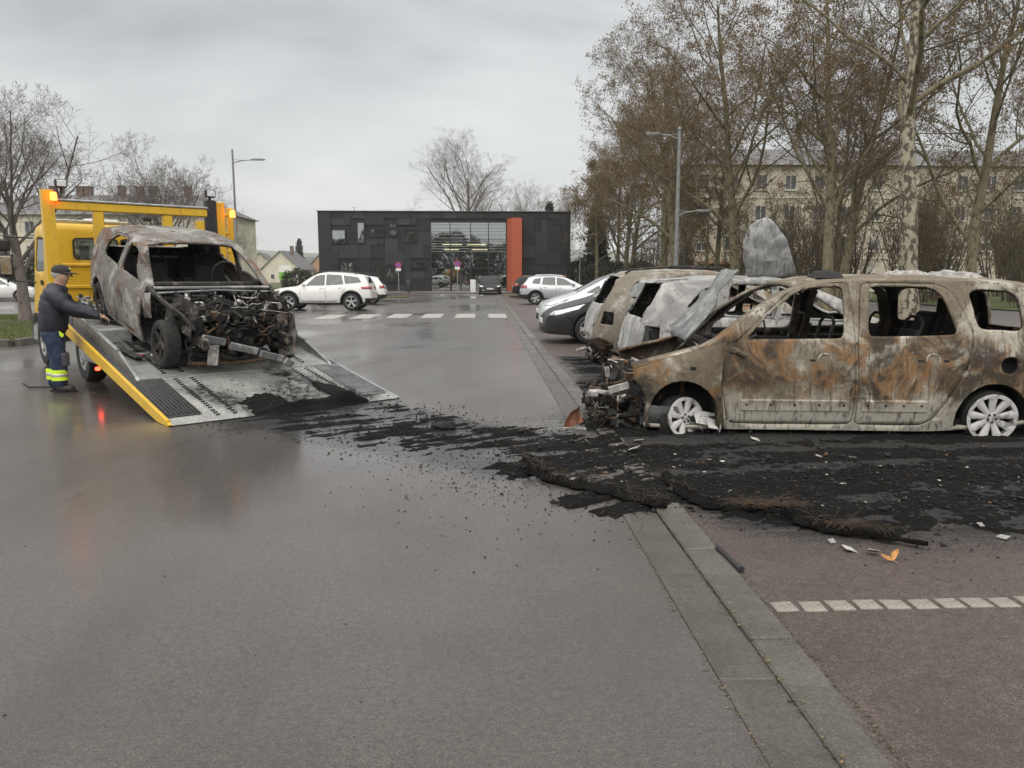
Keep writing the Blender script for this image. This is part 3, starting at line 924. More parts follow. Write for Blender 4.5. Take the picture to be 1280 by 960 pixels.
def good_car(name, label, cat, sp, loc, rz, body_mat, group=None):
    """a car in one piece: body, doors, glass, lamps, wheels, mirrors, handles, plates"""
    T = thing(name, label, cat, loc, R(rz), group)
    b = Body(sp)
    # wheel openings
    for x in sp['axles']:
        b.cut(circle(x, sp['wz'], sp['arch']), 99, 'y', lambda c, n: abs(c.y) > .45 and n.z > -.9)
    # glass
    b.cut(sp['screen'], 1, 'z', lambda c, n: n.z > .12 and c.x < b.L * .6 and c.z > sp['screen_z'] and abs(n.y) < .75)
    b.cut(sp['backlight'], 2, 'x', lambda c, n: n.x > .12 and c.x > b.L * .6)
    for w in sp['windows']: b.cut(rounded(w, .045), 3, 'y', lambda c, n: abs(c.y) > .35 and abs(n.y) > .3)
    k = 10
    doors = []
    for d in sp['doors']:
        b.cut(rounded(d, .07), k, 'y', SIDE); doors.append(k); k += 1
    for poly, ax, nm, okf in sp.get('lamps', ()):
        b.cut(rounded(poly, .03), k, ax, okf, only=(0,)); doors.append((k, nm)); k += 1
    for poly, ax, nm, okf in sp.get('trims', ()):
        b.cut(rounded(poly, .02), k, ax, okf, only=(0,)); doors.append((k, nm)); k += 1
    b.part((0,), 'body', body_mat, T)
    m = MB(); m.box((b.L * .5, 0, .30), (b.L * .9, 2 * b.wid(b.L * .5) - .25, .06)); m.build('floor_pan', BLACK, T)
    for q in doors:
        if isinstance(q, int):
            for sgn in (-1, 1):
                b.part((q,), 'door', body_mat, T, side=sgn, shrink=.005, thick=.02)
    # dark lining seen in the door gaps and behind the lamps
    for sgn in (-1, 1): b.part(tuple(q for q in doors if isinstance(q, int)), 'door_lining', BLACK, T, side=sgn, lift=-.022)
    for q in doors:
        if not isinstance(q, int):
            kk, nm = q
            mt = {'headlamp': LAMP_CLEAR, 'tail_lamp': LAMP_RED, 'grille': BLACK, 'bumper_trim': BLACK, 'fog_lamp': LAMP_CLEAR, 'sill_trim': BLACK, 'side_bump': BLACK, 'plate': PLATE, 'roof_panel': BLACK}[nm]
            for sgn in ((-1, 1) if nm in ('headlamp', 'tail_lamp', 'fog_lamp', 'sill_trim', 'side_bump') else (0,)):
                b.part((kk,), nm, mt, T, side=sgn, shrink=.003, lift=.004, thick=.015)
    b.part((1,), 'windscreen', GLASSL, T, lift=-.004)
    b.part((2,), 'rear_window', GLASSM, T, lift=-.004)
    for sgn in (-1, 1): b.part((3,), 'side_window', GLASSM, T, side=sgn, lift=-.006)
    b.bm.free()
    for x in sp['axles']:
        arch_liner(b, T, x, sp['wz'], sp['arch'], BLACK)
        if sp.get('cladding'): arch_trim(b, T, x, sp['wz'], sp['arch'], BLACK)
        for sgn in (-1, 1):
            wheel(T, x, sgn, sp['wr'], sp['wr'], .205, sp['rim'], sp['spokes'], b.wid(x) - .115, (ALLOY, DARKSTEEL))
    # mirrors, handles, wipers, plates
    mx, mz = sp['mirror']
    for sgn in (-1, 1):
        y = side_y(b, mx, mz)
        m = MB(); m.box((0, sgn * .12, .03), (.11, .20, .13), bev=.035); m.box((.01, sgn * .01, 0), (.05, .10, .03))
        m.build('mirror', sp.get('mirror_mat', body_mat), T, (mx, sgn * y, mz))
    for hx, hz_ in sp['handles']:
        for sgn in (-1, 1):
            m = MB(); m.tube([(-.08, 0, 0), (-.06, sgn * .03, .002), (.06, sgn * .03, .002), (.08, 0, 0)], .012, 6)
            m.build('handle', sp.get('handle_mat', body_mat), T, (hx, sgn * side_y(b, hx, hz_), hz_))
    if sp.get('plate_f', True):
        m = MB(); m.box((0, 0, 0), (.02, .50, .11), bev=.006); m.build('number_plate', PLATE, T, (sp.get('pfx', .0), 0, sp.get('pfz', .42)), (0, R(-4), 0))
    if sp.get('plate_r', True):
        m = MB(); m.box((0, 0, 0), (.02, .50, .11), bev=.006); m.build('number_plate', PLATE, T, (b.L - sp.get('prx', .01), 0, sp.get('prz', .75)), (0, R(-6), 0))
    # cabin
    for x in sp['seats']:
        for y in (-.37, .37): seat(T, x, y, INTERIOR)
    m = MB(); m.box((sp['dash'], 0, sp['dashz']), (.45, 1.25, .22), bev=.08); m.build('dashboard', INTERIOR, T)
    m = MB(); m.lathe([(.175, 0), (.19, .012), (.175, .024), (.16, .012), (.175, 0)], 20, 'x')
    m.box((.012, 0, 0), (.02, .32, .05)); m.build('steering_wheel', BLACK, T, (sp['dash'] + .32, -.36, sp['dashz'] + .06), (0, R(-25), 0))
    if sp.get('rails'):
        x0, x1 = sp['rails']
        for sgn in (-1, 1):
            m = MB(); yy = .56
            m.tube([(x0, sgn * yy, b.top(x0) - .02), (x0 + .08, sgn * yy, b.top(x0 + .08) + .035), ((x0 + x1) / 2, sgn * yy, b.top((x0 + x1) / 2) + .04), (x1 - .08, sgn * yy, b.top(x1 - .08) + .03), (x1, sgn * yy, b.top(x1) - .03)], .018, 6)
            m.build('roof_rail', sp.get('rail_mat', BLACK), T)
    if sp.get('grille_bars'):
        z0, z1, hw, xf = sp['grille_bars']
        for i in range(4):
            z = z0 + (z1 - z0) * i / 3
            m = MB(); m.box((0, 0, 0), (.02, hw * 2, .014), bev=.004); m.build('grille_bar', CHROME if i in (0, 3) else BLACK, T, (xf, 0, z))
    if sp.get('spoiler'):
        x, z, w = sp['spoiler']
        m = MB(); m.prism([(x - .25, z), (x, z - .012), (x + .02, z - .035), (x - .2, z - .05)], -w, w, 'y'); m.build('spoiler', body_mat, T)
    return T
# ------------------------------------------------------------------ the parked cars in one piece
FL = lambda c, n: abs(c.y) > .40 and c.x < 1.2
TL = lambda c, n: abs(c.y) > .42 and c.x > 2.5
FF = lambda c, n: n.x < -.15 and c.x < .8
RF = lambda c, n: n.x > .1 and c.x > 3.0
SD = lambda c, n: abs(n.y) > .35 and abs(c.y) > .5
def mk(**k):
    d = dict(crown=[(0, .03), (.5, .045), (1.2, .05), (2.1, .06), (3.6, .06), (k['L'], .02)], tumble=.36, wr=.315, rim=.205, arch=.355, wz=.32,
             spokes=(5, 'double'), screen_z=.85, seats=(1.9, 2.75), dash=1.45, dashz=.82, mirror=(1.52, .97), handles=((2.2, .86), (3.05, .88)))
    d.update(k); return d

EVOQUE = mk(L=4.37, top=[(0, .45), (.03, .62), (.12, .80), (.35, .92), (.8, .99), (1.15, 1.03), (1.35, 1.12), (1.75, 1.40), (2.1, 1.57), (2.5, 1.625), (3.1, 1.60), (3.8, 1.52), (4.05, 1.46), (4.15, 1.30), (4.27, 1.05), (4.33, .75), (4.37, .5)],
    belt=[(0, .78), (.5, .9), (1.0, .97), (2.0, 1.02), (3.2, 1.08), (4.37, 1.14)], sill=[(0, .34), (.5, .27), (1.5, .26), (3.2, .26), (4.0, .34), (4.37, .44)],
    wid=[(0, .60), (.05, .74), (.2, .86), (.6, .94), (2.2, .945), (3.7, .95), (4.15, .9), (4.3, .84), (4.37, .74)],
    axles=(.87, 3.53), wz=.38, arch=.425, wr=.365, rim=.245, spokes=(5, 'double'), cladding=True,
    screen=[(1.17, -.74), (1.17, .74), (2.0, .58), (2.0, -.58)], backlight=[(-.56, 1.14), (.56, 1.14), (.5, 1.40), (-.5, 1.40)],
    windows=[[(1.60, 1.04), (2.02, 1.45), (2.42, 1.515), (2.42, 1.05)], [(2.48, 1.055), (2.48, 1.52), (3.12, 1.485), (3.22, 1.10)], [(3.28, 1.11), (3.2, 1.48), (3.82, 1.40), (3.98, 1.18)]],
    doors=[[(1.42, .36), (1.36, .7), (1.40, 1.0), (2.45, 1.03), (2.45, .36)], [(2.46, .36), (2.46, 1.03), (3.3, 1.07), (3.25, .86), (3.0, .6), (2.92, .36)]],
    lamps=[([(.02, .70), (.03, .80), (.62, .88), (.42, .76)], 'y', 'headlamp', FL), ([(3.98, .90), (3.93, 1.0), (4.4, 1.02), (4.4, .90)], 'y', 'tail_lamp', TL)],
    trims=[([(-.5, .62), (.5, .62), (.5, .72), (-.5, .72)], 'x', 'grille', FF), ([(1.25, .2), (1.25, .345), (3.12, .345), (3.12, .2)], 'y', 'sill_trim', SD), ([(4.1, .3), (4.1, .52), (4.5, .52), (4.5, .3)], 'y', 'bumper_trim', lambda c, n: c.x > 3.9)],
    mirror=(1.55, 1.06), handles=((2.28, .93), (3.08, .96)), rails=(2.2, 3.7), pfz=.5, prz=.80)

HATCH = mk(L=4.28, top=[(0, .36), (.025, .50), (.10, .63), (.35, .77), (.8, .90), (1.1, .985), (1.6, 1.22), (2.0, 1.39), (2.4, 1.475), (2.9, 1.48), (3.5, 1.43), (3.85, 1.33), (4.05, 1.12), (4.2, .85), (4.28, .5)],
    belt=[(0, .62), (.4, .74), (1.0, .90), (2.0, .95), (3.2, 1.0), (4.28, 1.0)], sill=[(0, .22), (.5, .19), (1.5, .2), (3.2, .21), (3.9, .26), (4.28, .36)],
    wid=[(0, .44), (.04, .60), (.15, .75), (.45, .86), (.9, .895), (2.2, .905), (3.6, .90), (4.05, .85), (4.2, .78), (4.28, .66)],
    axles=(.94, 3.55), screen=[(1.12, -.70), (1.12, .70), (2.02, .53), (2.02, -.53)], backlight=[(-.56, 1.02), (.56, 1.02), (.46, 1.32), (-.46, 1.32)],
    windows=[[(1.42, .94), (1.95, 1.28), (2.3, 1.375), (2.42, 1.385), (2.42, .965)], [(2.5, .97), (2.5, 1.385), (3.1, 1.365), (3.38, 1.26), (3.45, 1.03), (3.25, 1.0)]],
    doors=[[(1.36, .28), (1.26, .6), (1.33, .88), (1.5, .92), (2.46, .95), (2.46, .28)], [(2.47, .28), (2.47, .95), (3.3, .985), (3.28, .8), (3.06, .55), (3.0, .28)]],
    lamps=[([(.09, .60), (.20, .69), (.86, .855), (.72, .74), (.30, .61)], 'y', 'headlamp', FL), ([(3.9, .78), (3.95, .98), (4.4, .95), (4.4, .74)], 'y', 'tail_lamp', TL), ([(.50, .30), (.50, .38), (.60, .38), (.60, .30)], 'x', 'fog_lamp', FF)],
    trims=[([(-.42, .26), (.42, .26), (.5, .42), (-.5, .42)], 'x', 'grille', FF)], mirror=(1.5, .96), handles=((2.28, .83), (3.1, .86)), spokes=(5, 'double'), pfz=.47)

VAN = mk(L=4.5, top=[(0, .38), (.025, .55), (.12, .70), (.45, .86), (.9, 1.0), (1.3, 1.2), (1.75, 1.42), (2.15, 1.55), (2.7, 1.60), (3.5, 1.58), (4.1, 1.51), (4.3, 1.38), (4.44, .95), (4.5, .55)],
    belt=[(0, .66), (.4, .80), (1.0, .95), (2.0, .99), (4.5, 1.03)], sill=[(0, .24), (.5, .2), (3.2, .21), (4.1, .28), (4.5, .36)],
    wid=[(0, .48), (.04, .63), (.15, .77), (.45, .87), (.9, .905), (3.8, .91), (4.25, .87), (4.43, .80), (4.5, .7)],
    axles=(.93, 3.66), screen=[(.98, -.74), (.98, .74), (2.1, .55), (2.1, -.55)], backlight=[(-.58, 1.04), (.58, 1.04), (.5, 1.42), (-.5, 1.42)],
    windows=[[(1.18, .99), (1.55, 1.2), (1.62, 1.0)], [(1.70, 1.0), (1.70, 1.25), (2.05, 1.43), (2.45, 1.49), (2.45, 1.01)], [(2.53, 1.01), (2.53, 1.49), (3.3, 1.475), (3.4, 1.03)], [(3.5, 1.04), (3.42, 1.46), (3.95, 1.40), (4.05, 1.08)]],
    doors=[[(1.5, .28), (1.42, .6), (1.5, .94), (2.49, .98), (2.49, .28)], [(2.5, .28), (2.5, .98), (3.42, 1.0), (3.4, .8), (3.15, .55), (3.08, .28)]],
    lamps=[([(.10, .66), (.25, .77), (.82, .92), (.70, .80), (.3, .67)], 'y', 'headlamp', FL), ([(4.2, .8), (4.2, 1.15), (4.6, 1.15), (4.6, .8)], 'y', 'tail_lamp', TL)],
    trims=[([(-.45, .28), (.45, .28), (.5, .45), (-.5, .45)], 'x', 'grille', FF)], mirror=(1.62, 1.0), handles=((2.3, .86), (3.2, .88)), dash=1.35, dashz=.86, pfz=.52)

CACTUS = mk(L=4.16, top=[(0, .48), (.03, .64), (.14, .80), (.6, .93), (1.05, 1.0), (1.5, 1.22), (1.95, 1.40), (2.4, 1.465), (3.2, 1.455), (3.72, 1.38), (3.92, 1.15), (4.1, .9), (4.16, .6)],
    belt=[(0, .72), (.4, .84), (1.0, .92), (2.0, .97), (4.16, 1.02)], sill=[(0, .28), (.5, .24), (3.2, .25), (3.9, .3), (4.16, .38)],
    wid=[(0, .52), (.04, .66), (.15, .77), (.45, .84), (.9, .865), (3.5, .865), (3.9, .84), (4.08, .79), (4.16, .68)],
    axles=(.82, 3.42), wz=.33, arch=.37, cladding=True, screen=[(1.1, -.68), (1.1, .68), (1.98, .52), (1.98, -.52)], backlight=[(-.55, 1.0), (.55, 1.0), (.46, 1.33), (-.46, 1.33)],
    windows=[[(1.42, .96), (1.95, 1.28), (2.35, 1.375), (2.35, .975)], [(2.42, .98), (2.42, 1.375), (3.02, 1.365), (3.1, 1.0)], [(3.2, 1.02), (3.14, 1.35), (3.5, 1.28), (3.6, 1.06)]],
    doors=[[(1.3, .3), (1.24, .6), (1.3, .9), (2.38, .96), (2.38, .3)], [(2.39, .3), (2.39, .96), (3.2, .99), (3.18, .8), (2.98, .55), (2.9, .3)]],
    lamps=[([(.1, .72), (.2, .80), (.6, .84), (.5, .74)], 'y', 'headlamp', FL), ([(3.85, .82), (3.85, .98), (4.3, .98), (4.3, .82)], 'y', 'tail_lamp', TL)],
    trims=[([(1.2, .2), (1.2, .33), (3.05, .33), (3.05, .2)], 'y', 'sill_trim', SD), ([(3.75, .2), (3.75, .52), (4.3, .52), (4.3, .2)], 'y', 'bumper_trim', lambda c, n: c.x > 3.6)],
    mirror=(1.5, .98), handles=((2.2, .84), (2.95, .87)), rails=(2.0, 3.4), rail_mat=ALLOY, prz=.72)

P_WHITE = paint('white_car_paint', (.74, .74, .72), .25)
P_DARK = paint('charcoal_car_paint', (.010, .011, .013), .32, 0.0, .2, .06, spec=.22)
P_SILVER = paint('silver_car_paint', (.50, .52, .54), .3, .55)
P_LSILVER = paint('pale_silver_paint', (.58, .60, .62), .3, .4)
P_BLACK = paint('black_car_paint', (.012, .012, .014), .28, 0.0, .2, .1, spec=.25)
P_RED = paint('dark_red_paint', (.10, .012, .012), .25)

random.seed(11)
good_car('parked_suv', 'white SUV with dark roofline glass parked on the wet lot beside the flatbed', 'car', EVOQUE, (-9.05, 33.9, 0), -2, P_WHITE)
WSUV = dict(CACTUS); WSUV.update(rails=None)
good_car('parked_car', 'small white hatchback with red tail lamps half hidden behind the white SUV', 'car', WSUV, (-9.15, 40.2, 0), 3, P_WHITE)
good_car('parked_car', 'charcoal hatchback nosing over the kerb next to the burnt brown car', 'car', HATCH, (1.28, 17.0, .018), 1.5, P_DARK)
good_car('parked_minivan', 'silver minivan parked beyond the charcoal hatchback', 'minivan', VAN, (1.45, 20.7, .018), 0, P_LSILVER)
good_car('parked_car', 'pale silver crossover with dark wheel-arch trim and its tail to the road', 'car', CACTUS, (6.05, 39.6, .018), 180, P_SILVER)
good_car('parked_car', 'black car with red tail lamps beside the silver crossover and grass patch', 'car', HATCH, (6.2, 51.0, .018), 180, P_BLACK)
good_car('parked_car', 'dark hatchback parked facing out right in front of the glass entrance', 'car', HATCH, (.55, 60.2, .0), 90, P_DARK)
good_car('parked_car', 'dark grey estate seen between the left tree trunk and frame of grass', 'car', HATCH, (-25.0, 40.5, .0), 185, P_DARK)
good_car('parked_car', 'dark red hatchback beyond the grass island, behind the bare tree trunk', 'car', HATCH, (-23.8, 44.6, .0), 100, P_RED)
good_car('parked_car', 'white car beyond the grass island between tree trunk and tow truck cab', 'car', HATCH, (-26.5, 47.5, .0), 200, P_WHITE)
# ------------------------------------------------------------------ burnt cars
CHAR = NT('charred_metal'); _n = CHAR.noise(9, 8, .65); _f = CHAR.noise(45, 5, .7)
CHAR.set(color=CHAR.mix(CHAR.ramp(_n, .52, .68), CHAR.mix(CHAR.ramp(_f, .4, .7), (.012, .011, .010), (.04, .036, .032)), (.16, .14, .115)),
         rough=CHAR.ramp(_n, .3, .7, .5, .85), metal=.25, normal=CHAR.bump(_f, .6, .01)); CHAR = CHAR.mat
SOOTM = NT('soot_black'); _f = SOOTM.noise(40, 6, .7); SOOTM.set(color=SOOTM.mix(SOOTM.ramp(_f, .4, .7), (.007, .007, .007), (.022, .021, .019)), rough=.85, normal=SOOTM.bump(_f, .7, .02)); SOOTM = SOOTM.mat
ASHM = NT('pale_ash_metal'); _f = ASHM.noise(14, 7, .7); ASHM.set(color=ASHM.mix(ASHM.ramp(_f, .35, .7), (.16, .15, .14), (.52, .51, .48)), rough=.75, metal=.2, normal=ASHM.bump(_f, .5, .01)); ASHM = ASHM.mat
RUSTM = NT('rusty_metal'); _f = RUSTM.noise(12, 7, .7); RUSTM.set(color=RUSTM.mix(RUSTM.ramp(_f, .35, .65), (.04, .026, .017), (.15, .085, .045)), rough=.85, metal=.2, normal=RUSTM.bump(_f, .5, .01)); RUSTM = RUSTM.mat
COPPER = plain('bare_copper', (.42, .20, .13), .45, .7, var=.35, scale=20)
HUBCAP = NT('pale_hubcap'); _f = HUBCAP.noise(9, 6, .7); HUBCAP.set(color=HUBCAP.mix(HUBCAP.ramp(_f, .48, .66), (.52, .515, .50), (.14, .135, .13)), rough=.5, normal=HUBCAP.bump(_f, .15, .01)); HUBCAP = HUBCAP.mat
B_MPV = burnt('burnt_rust_grey', base=(.175, .148, .108), ash=(.47, .445, .38), rust=(.245, .118, .034), char=(.028, .021, .014), rust_amt=.84, char_amt=.95, ash_amt=.50, seed=1.0, low_ash=.85, streak=1.0, band=(.40, .92))
B_FEND = burnt('burnt_brown', base=(.125, .10, .066), ash=(.34, .31, .25), rust=(.22, .11, .035), char=(.03, .024, .018), rust_amt=.50, char_amt=.75, ash_amt=.3, seed=2.2, streak=.4)
B_GREY = burnt('burnt_grey_sheet', base=(.17, .175, .18), ash=(.40, .40, .39), rust=(.17, .13, .10), rust_amt=.15, char_amt=.25, ash_amt=.55, seed=3.7, streak=.7)
B_WHITE = burnt('burnt_white', base=(.26, .258, .25), ash=(.50, .495, .48), rust=(.22, .13, .06), rust_amt=.25, char_amt=.62, ash_amt=.65, seed=5.2, streak=.4)
B_BROWN = burnt('burnt_tan', base=(.22, .195, .155), ash=(.44, .42, .38), rust=(.26, .14, .06), rust_amt=.48, char_amt=.55, ash_amt=.55, seed=7.9, streak=.4)
B_SHELL = burnt('burnt_pale_shell', base=(.165, .155, .14), ash=(.38, .37, .35), rust=(.19, .085, .04), char=(.022, .019, .017), rust_amt=.58, char_amt=.68, ash_amt=.48, seed=9.1, low_ash=.2, streak=.8)
B_CHARTYRE = plain('charred_tyre', (.02, .019, .018), .9, var=.5, scale=15, bump=.5, bscale=30)

def junk(seed, lo, hi, n, mats, smin=.02, smax=.12, wires=.35):
    """tangle of burnt brackets, pipes and wires inside a box; one mesh per material"""
    rnd = random.Random(seed)
    ms = [MB() for _ in mats]
    P = lambda: Vector((rnd.uniform(lo[0], hi[0]), rnd.uniform(lo[1], hi[1]), rnd.uniform(lo[2], hi[2])))
    def clampv(v): return Vector([min(max(v[i], lo[i]), hi[i]) for i in range(3)])
    for _ in range(n):
        m = ms[min(int(rnd.random() ** 1.6 * len(ms)), len(ms) - 1)]
        t = rnd.random(); p = P()
        if t < wires:
            pts = [p]
            d = Vector((rnd.gauss(0, 1), rnd.gauss(0, 1), rnd.gauss(0, .7))).normalized()
            for k in range(rnd.randint(4, 8)):
                d = (d + Vector((rnd.gauss(0, .6), rnd.gauss(0, .6), rnd.gauss(0, .6)))).normalized()
                pts.append(clampv(pts[-1] + d * rnd.uniform(.04, .11)))
            m.tube(pts, rnd.choice((.004, .006, .009, .014)), 5)
        elif t < wires + .2:
            q = clampv(p + Vector((rnd.gauss(0, .14), rnd.gauss(0, .14), rnd.gauss(0, .08))))
            if (q - p).length > .03: m.tube([p, q], rnd.uniform(.008, .03), 7)
        elif t < wires + .32:
            a = rnd.uniform(.02, .06)
            b2 = len(m.v); m.lathe([(.001, -a * .6), (a, -a * .6), (a * 1.05, 0), (a * .7, a * .3), (.001, a * .4)], 10, rnd.choice('xyz'), c=p)
        else:
            d = [rnd.uniform(smin, smax) for _ in range(3)]
            if rnd.random() < .55: d[rnd.randint(0, 2)] = rnd.uniform(.003, .012)
            m.box(p, d, rot=(rnd.uniform(0, 6), rnd.uniform(0, 6), rnd.uniform(0, 6)) if rnd.random() < .7 else None, bev=.004)
    return ms

def add_junk(parent, name, seed, lo, hi, n, mats=None, **k):
    mats = mats or (CHAR, SOOTM, RUSTM, ASHM)
    for m, mt in zip(junk(seed, lo, hi, n, mats, **k), mats):
        if m.v:
            o = m.build(name, mt, parent); o['kind'] = 'stuff'

def crumpled(w, h, nx, ny, amp, seed, outline=None, thick=.004):
    """a buckled sheet of metal in the x-z plane, centred at its foot"""
    m = MB(); vs = []; keep = {}
    for j in range(ny + 1):
        for i in range(nx + 1):
            u, v = i / nx, j / ny
            x, z = (u - .5) * w, v * h
            if outline: x *= outline(v)
            p = Vector((x * 2.3, z * 2.3, seed))
            y = amp * (mnoise.noise(p) + .45 * mnoise.noise(p * 2.7))
            vs.append((x + .01 * mnoise.noise(p * 5), y, z + .012 * mnoise.noise(p * 4 + Vector((3, 3, 3)))))
    fs = [(j * (nx + 1) + i, j * (nx + 1) + i + 1, (j + 1) * (nx + 1) + i + 1, (j + 1) * (nx + 1) + i) for j in range(ny) for i in range(nx)]
    m.add(vs, fs)
    return m

def seat_frame(parent, x, y, z=.22, h=.72, mat=None, lean=12, padded=False):
    m = MB(); mat = mat or CHAR
    s = math.sin(R(lean))
    for sy in (-.2, .2):
        m.tube([(-.22, sy, 0), (.2, sy, .02), (.24 + s * h, sy * .9, h)], .016, 6)
    m.tube([(.24 + s * h, -.18, h), (.25 + s * h, -.1, h + .05), (.25 + s * h, .1, h + .05), (.24 + s * h, .18, h)], .016, 6)
    m.tube([(-.22, -.2, 0), (-.22, .2, 0)], .014, 6)
    for k in range(4): m.tube([(.23 + s * h * (k + 1) / 5, -.19, h * (k + 1) / 5), (.25 + s * h * (k + 1) / 5, 0, h * (k + 1) / 5 - .02), (.23 + s * h * (k + 1) / 5, .19, h * (k + 1) / 5)], .006, 5)
    if padded:
        m.box((.22 + s * h * .5, 0, h * .48), (.05, .40, h * .9), rot=(0, R(lean), 0), bev=.02)
    return m.build('seat_frame', mat, parent, (x, y, z))

def windows_in(b, ws, r=.05):
    for w in ws: b.cut(rounded(w, r), 90, 'y', lambda c, n: abs(c.y) > .35 and abs(n.y) > .3)

WH_R = rim_mesh(.213, .15, 9, (HUBCAP, SOOTM), 'petal', .061)
# ================= the burnt people carrier beside the camera
MPV = dict(L=4.47, top=[(0, .40), (.05, .52), (.25, .62), (.6, .71), (1.13, .86), (1.5, 1.12), (1.93, 1.375), (2.3, 1.45), (2.9, 1.47), (3.6, 1.46), (4.1, 1.40), (4.3, 1.3), (4.42, .9), (4.47, .5)],
    belt=[(0, .45), (.5, .60), (.9, .735), (1.3, .84), (2.0, .87), (3.0, .90), (4.47, .96)], sill=[(0, .10), (.5, .065), (1.2, .06), (3.1, .06), (3.5, .08), (4.47, .2)],
    wid=[(0, .60), (.1, .74), (.4, .86), (.9, .905), (2.2, .915), (3.7, .915), (4.25, .86), (4.42, .8), (4.47, .7)],
    crown=[(0, .03), (.5, .04), (1.2, .045), (2.1, .055), (3.8, .06), (4.47, .02)], tumble=.34, crease=.006)
def near_mpv():
    T = thing('burnt_minivan', 'rust-streaked burnt minivan shell sitting on its rims amid black ash', 'minivan', (.96, 7.84, .0), R(-5.6))
    b = Body(MPV)
    b.cut(circle(.95, .19, .31, 30), 99, 'y', lambda c, n: abs(c.y) > .45 and n.z > -.95)
    b.cut(circle(3.68, .17, .33, 30), 99, 'y', lambda c, n: abs(c.y) > .45 and n.z > -.95)
    windows_in(b, ([(1.50, .885), (1.70, 1.09), (1.97, 1.31), (2.12, 1.345), (2.38, 1.355), (2.36, .90)], [(2.58, .91), (2.61, 1.355), (3.14, 1.35), (3.24, 1.28), (3.35, .94)],
                   [(3.52, .98), (3.47, 1.30), (3.55, 1.335), (3.83, 1.32), (3.90, 1.25), (3.92, 1.02), (3.88, .97)]), .06)
    b.cut([(1.10, -.73), (1.10, .73), (1.97, .57), (1.97, -.57)], 90, 'z', lambda c, n: n.z > .12 and c.x < 2.4 and c.z > .80 and abs(n.y) < .8)
    b.cut([(-.6, .95), (.6, .95), (.52, 1.32), (-.52, 1.32)], 90, 'x', lambda c, n: n.x > .1 and c.x > 3)
    # front end burnt away, bonnet lifted off its seat
    b.cut([(-.2, -.1), (-.2, 1), (.43, 1), (.50, .52), (.60, .38), (.62, -.1)], 98, 'y', lambda c, n: True)
    b.cut([(.2, -.66), (.2, .66), (1.09, .70), (1.09, -.70)], 98, 'z', lambda c, n: n.z > .3 and c.z > .4)
    doors = ([(1.36, .115), (1.29, .42), (1.31, .845), (1.42, .87), (1.68, 1.12), (1.93, 1.335), (2.1, 1.385), (2.43, 1.39), (2.465, .88), (2.465, .115)],
             [(2.485, .115), (2.485, .88), (2.535, 1.39), (3.2, 1.385), (3.34, 1.31), (3.49, .93), (3.42, .62), (3.17, .17), (3.07, .115)])
    for k, d in enumerate(doors): b.cut(rounded(d, .06), 10 + k, 'y', SIDE)
    b.cut(circle(3.79, .665, .078, 20), 97, 'y', lambda c, n: c.y < 0 and abs(n.y) > .3)
    b.cut([(.30, .0), (.30, 1), (1.30, 1), (1.285, .42), (1.345, .0)], 12, 'y', SIDE)
    b.part((0,), 'body_shell', B_MPV, T, warp=.007, thick=.035)
    b.part((0,), 'inner_shell', CHAR, T, lift=-.037)
    for sgn in (-1, 1):
        b.part((12,), 'front_wing', B_FEND, T, side=sgn, shrink=.004, warp=.008, thick=.018)
        for k in (0, 1):
            d = b.part((10 + k,), 'door', B_MPV, T, side=sgn, shrink=.005, warp=.005, thick=.03)
    # door skins: pressed lower rub strip with screw holes, handle recess, slots
    for (x0, x1) in ((1.46, 2.42), (2.53, 3.10)):
        m = MB()
        n = 14; vs = []; fs = []
        for i in range(n + 1):
            x = x0 + (x1 - x0) * i / n
            e = .022 if 0 < i < n else .0
            for z, dy in ((.235, -.004), (.245, .010), (.345 - .01, .012), (.345 + e * .5, -.004)): vs.append((x, -(side_y(b, x, z) + dy), z + .0))
        for i in range(n):
            for q in range(3): fs.append((i * 4 + q, (i + 1) * 4 + q, (i + 1) * 4 + q + 1, i * 4 + q + 1))
        m.add(vs, fs); m.build('rub_strip', B_MPV, T)
        for i in range(5 if x0 < 2 else 4):
            x = x0 + .05 + (x1 - x0 - .1) * i / (4 if x0 < 2 else 3)
            m = MB(); m.lathe([(.001, 0), (.011, 0), (.011, .01)], 10, 'y', cap=False); m.build('screw_hole', SOOTM, T, (x, -(side_y(b, x, .3) + .014), .30))
    for hx in (2.19, 3.13):
        y = side_y(b, hx, .70)
        m = MB(); m.lathe([(.068, .006), (.064, -.006), (.056, -.004), (.048, .006), (.03, .012), (.001, .012)], 24, 'y'); m.build('handle_recess', B_MPV, T, (hx, -y, .70))
        for dx in (-.105, .115):
            m = MB(); m.box((0, 0, 0), (.055, .02, .028), bev=.006); m.build('handle_slot', SOOTM, T, (hx + dx, -(y - .004), .70))
    m = MB(); m.box((0, 0, 0), (.05, .02, .03)); m.build('handle_slot', SOOTM, T, (1.03, -(side_y(b, 1.03, .62) - .0), .62))
    # mirror stump and fuel filler
    m = MB(); m.box((0, 0, 0), (.10, .03, .06), rot=(0, .3, .2), bev=.012); m.box((.05, -.02, -.02), (.10, .05, .04), rot=(0, .5, 0), bev=.012); m.build('mirror_stump', B_FEND, T, (1.40, -(side_y(b, 1.42, .78)), .78))
    m = MB(); m.lathe([(.082, -.004), (.078, .01), (.078, .09), (.03, .10), (.001, .10)], 22, 'y'); m.build('fuel_filler', SOOTM, T, (3.79, -(side_y(b, 3.79, .665)), .665))
    b.bm.free()
    # cabin
    m = MB(); m.box((2.6, 0, .14), (3.3, 1.62, .05)); m.build('floor_pan', SOOTM, T)
    m = MB(); m.tube([(1.38, -.78, .80), (1.40, 0, .83), (1.38, .78, .80)], .03, 8); m.box((1.22, 0, .78), (.2, 1.4, .1), bev=.02); m.build('dashboard_beam', CHAR, T)
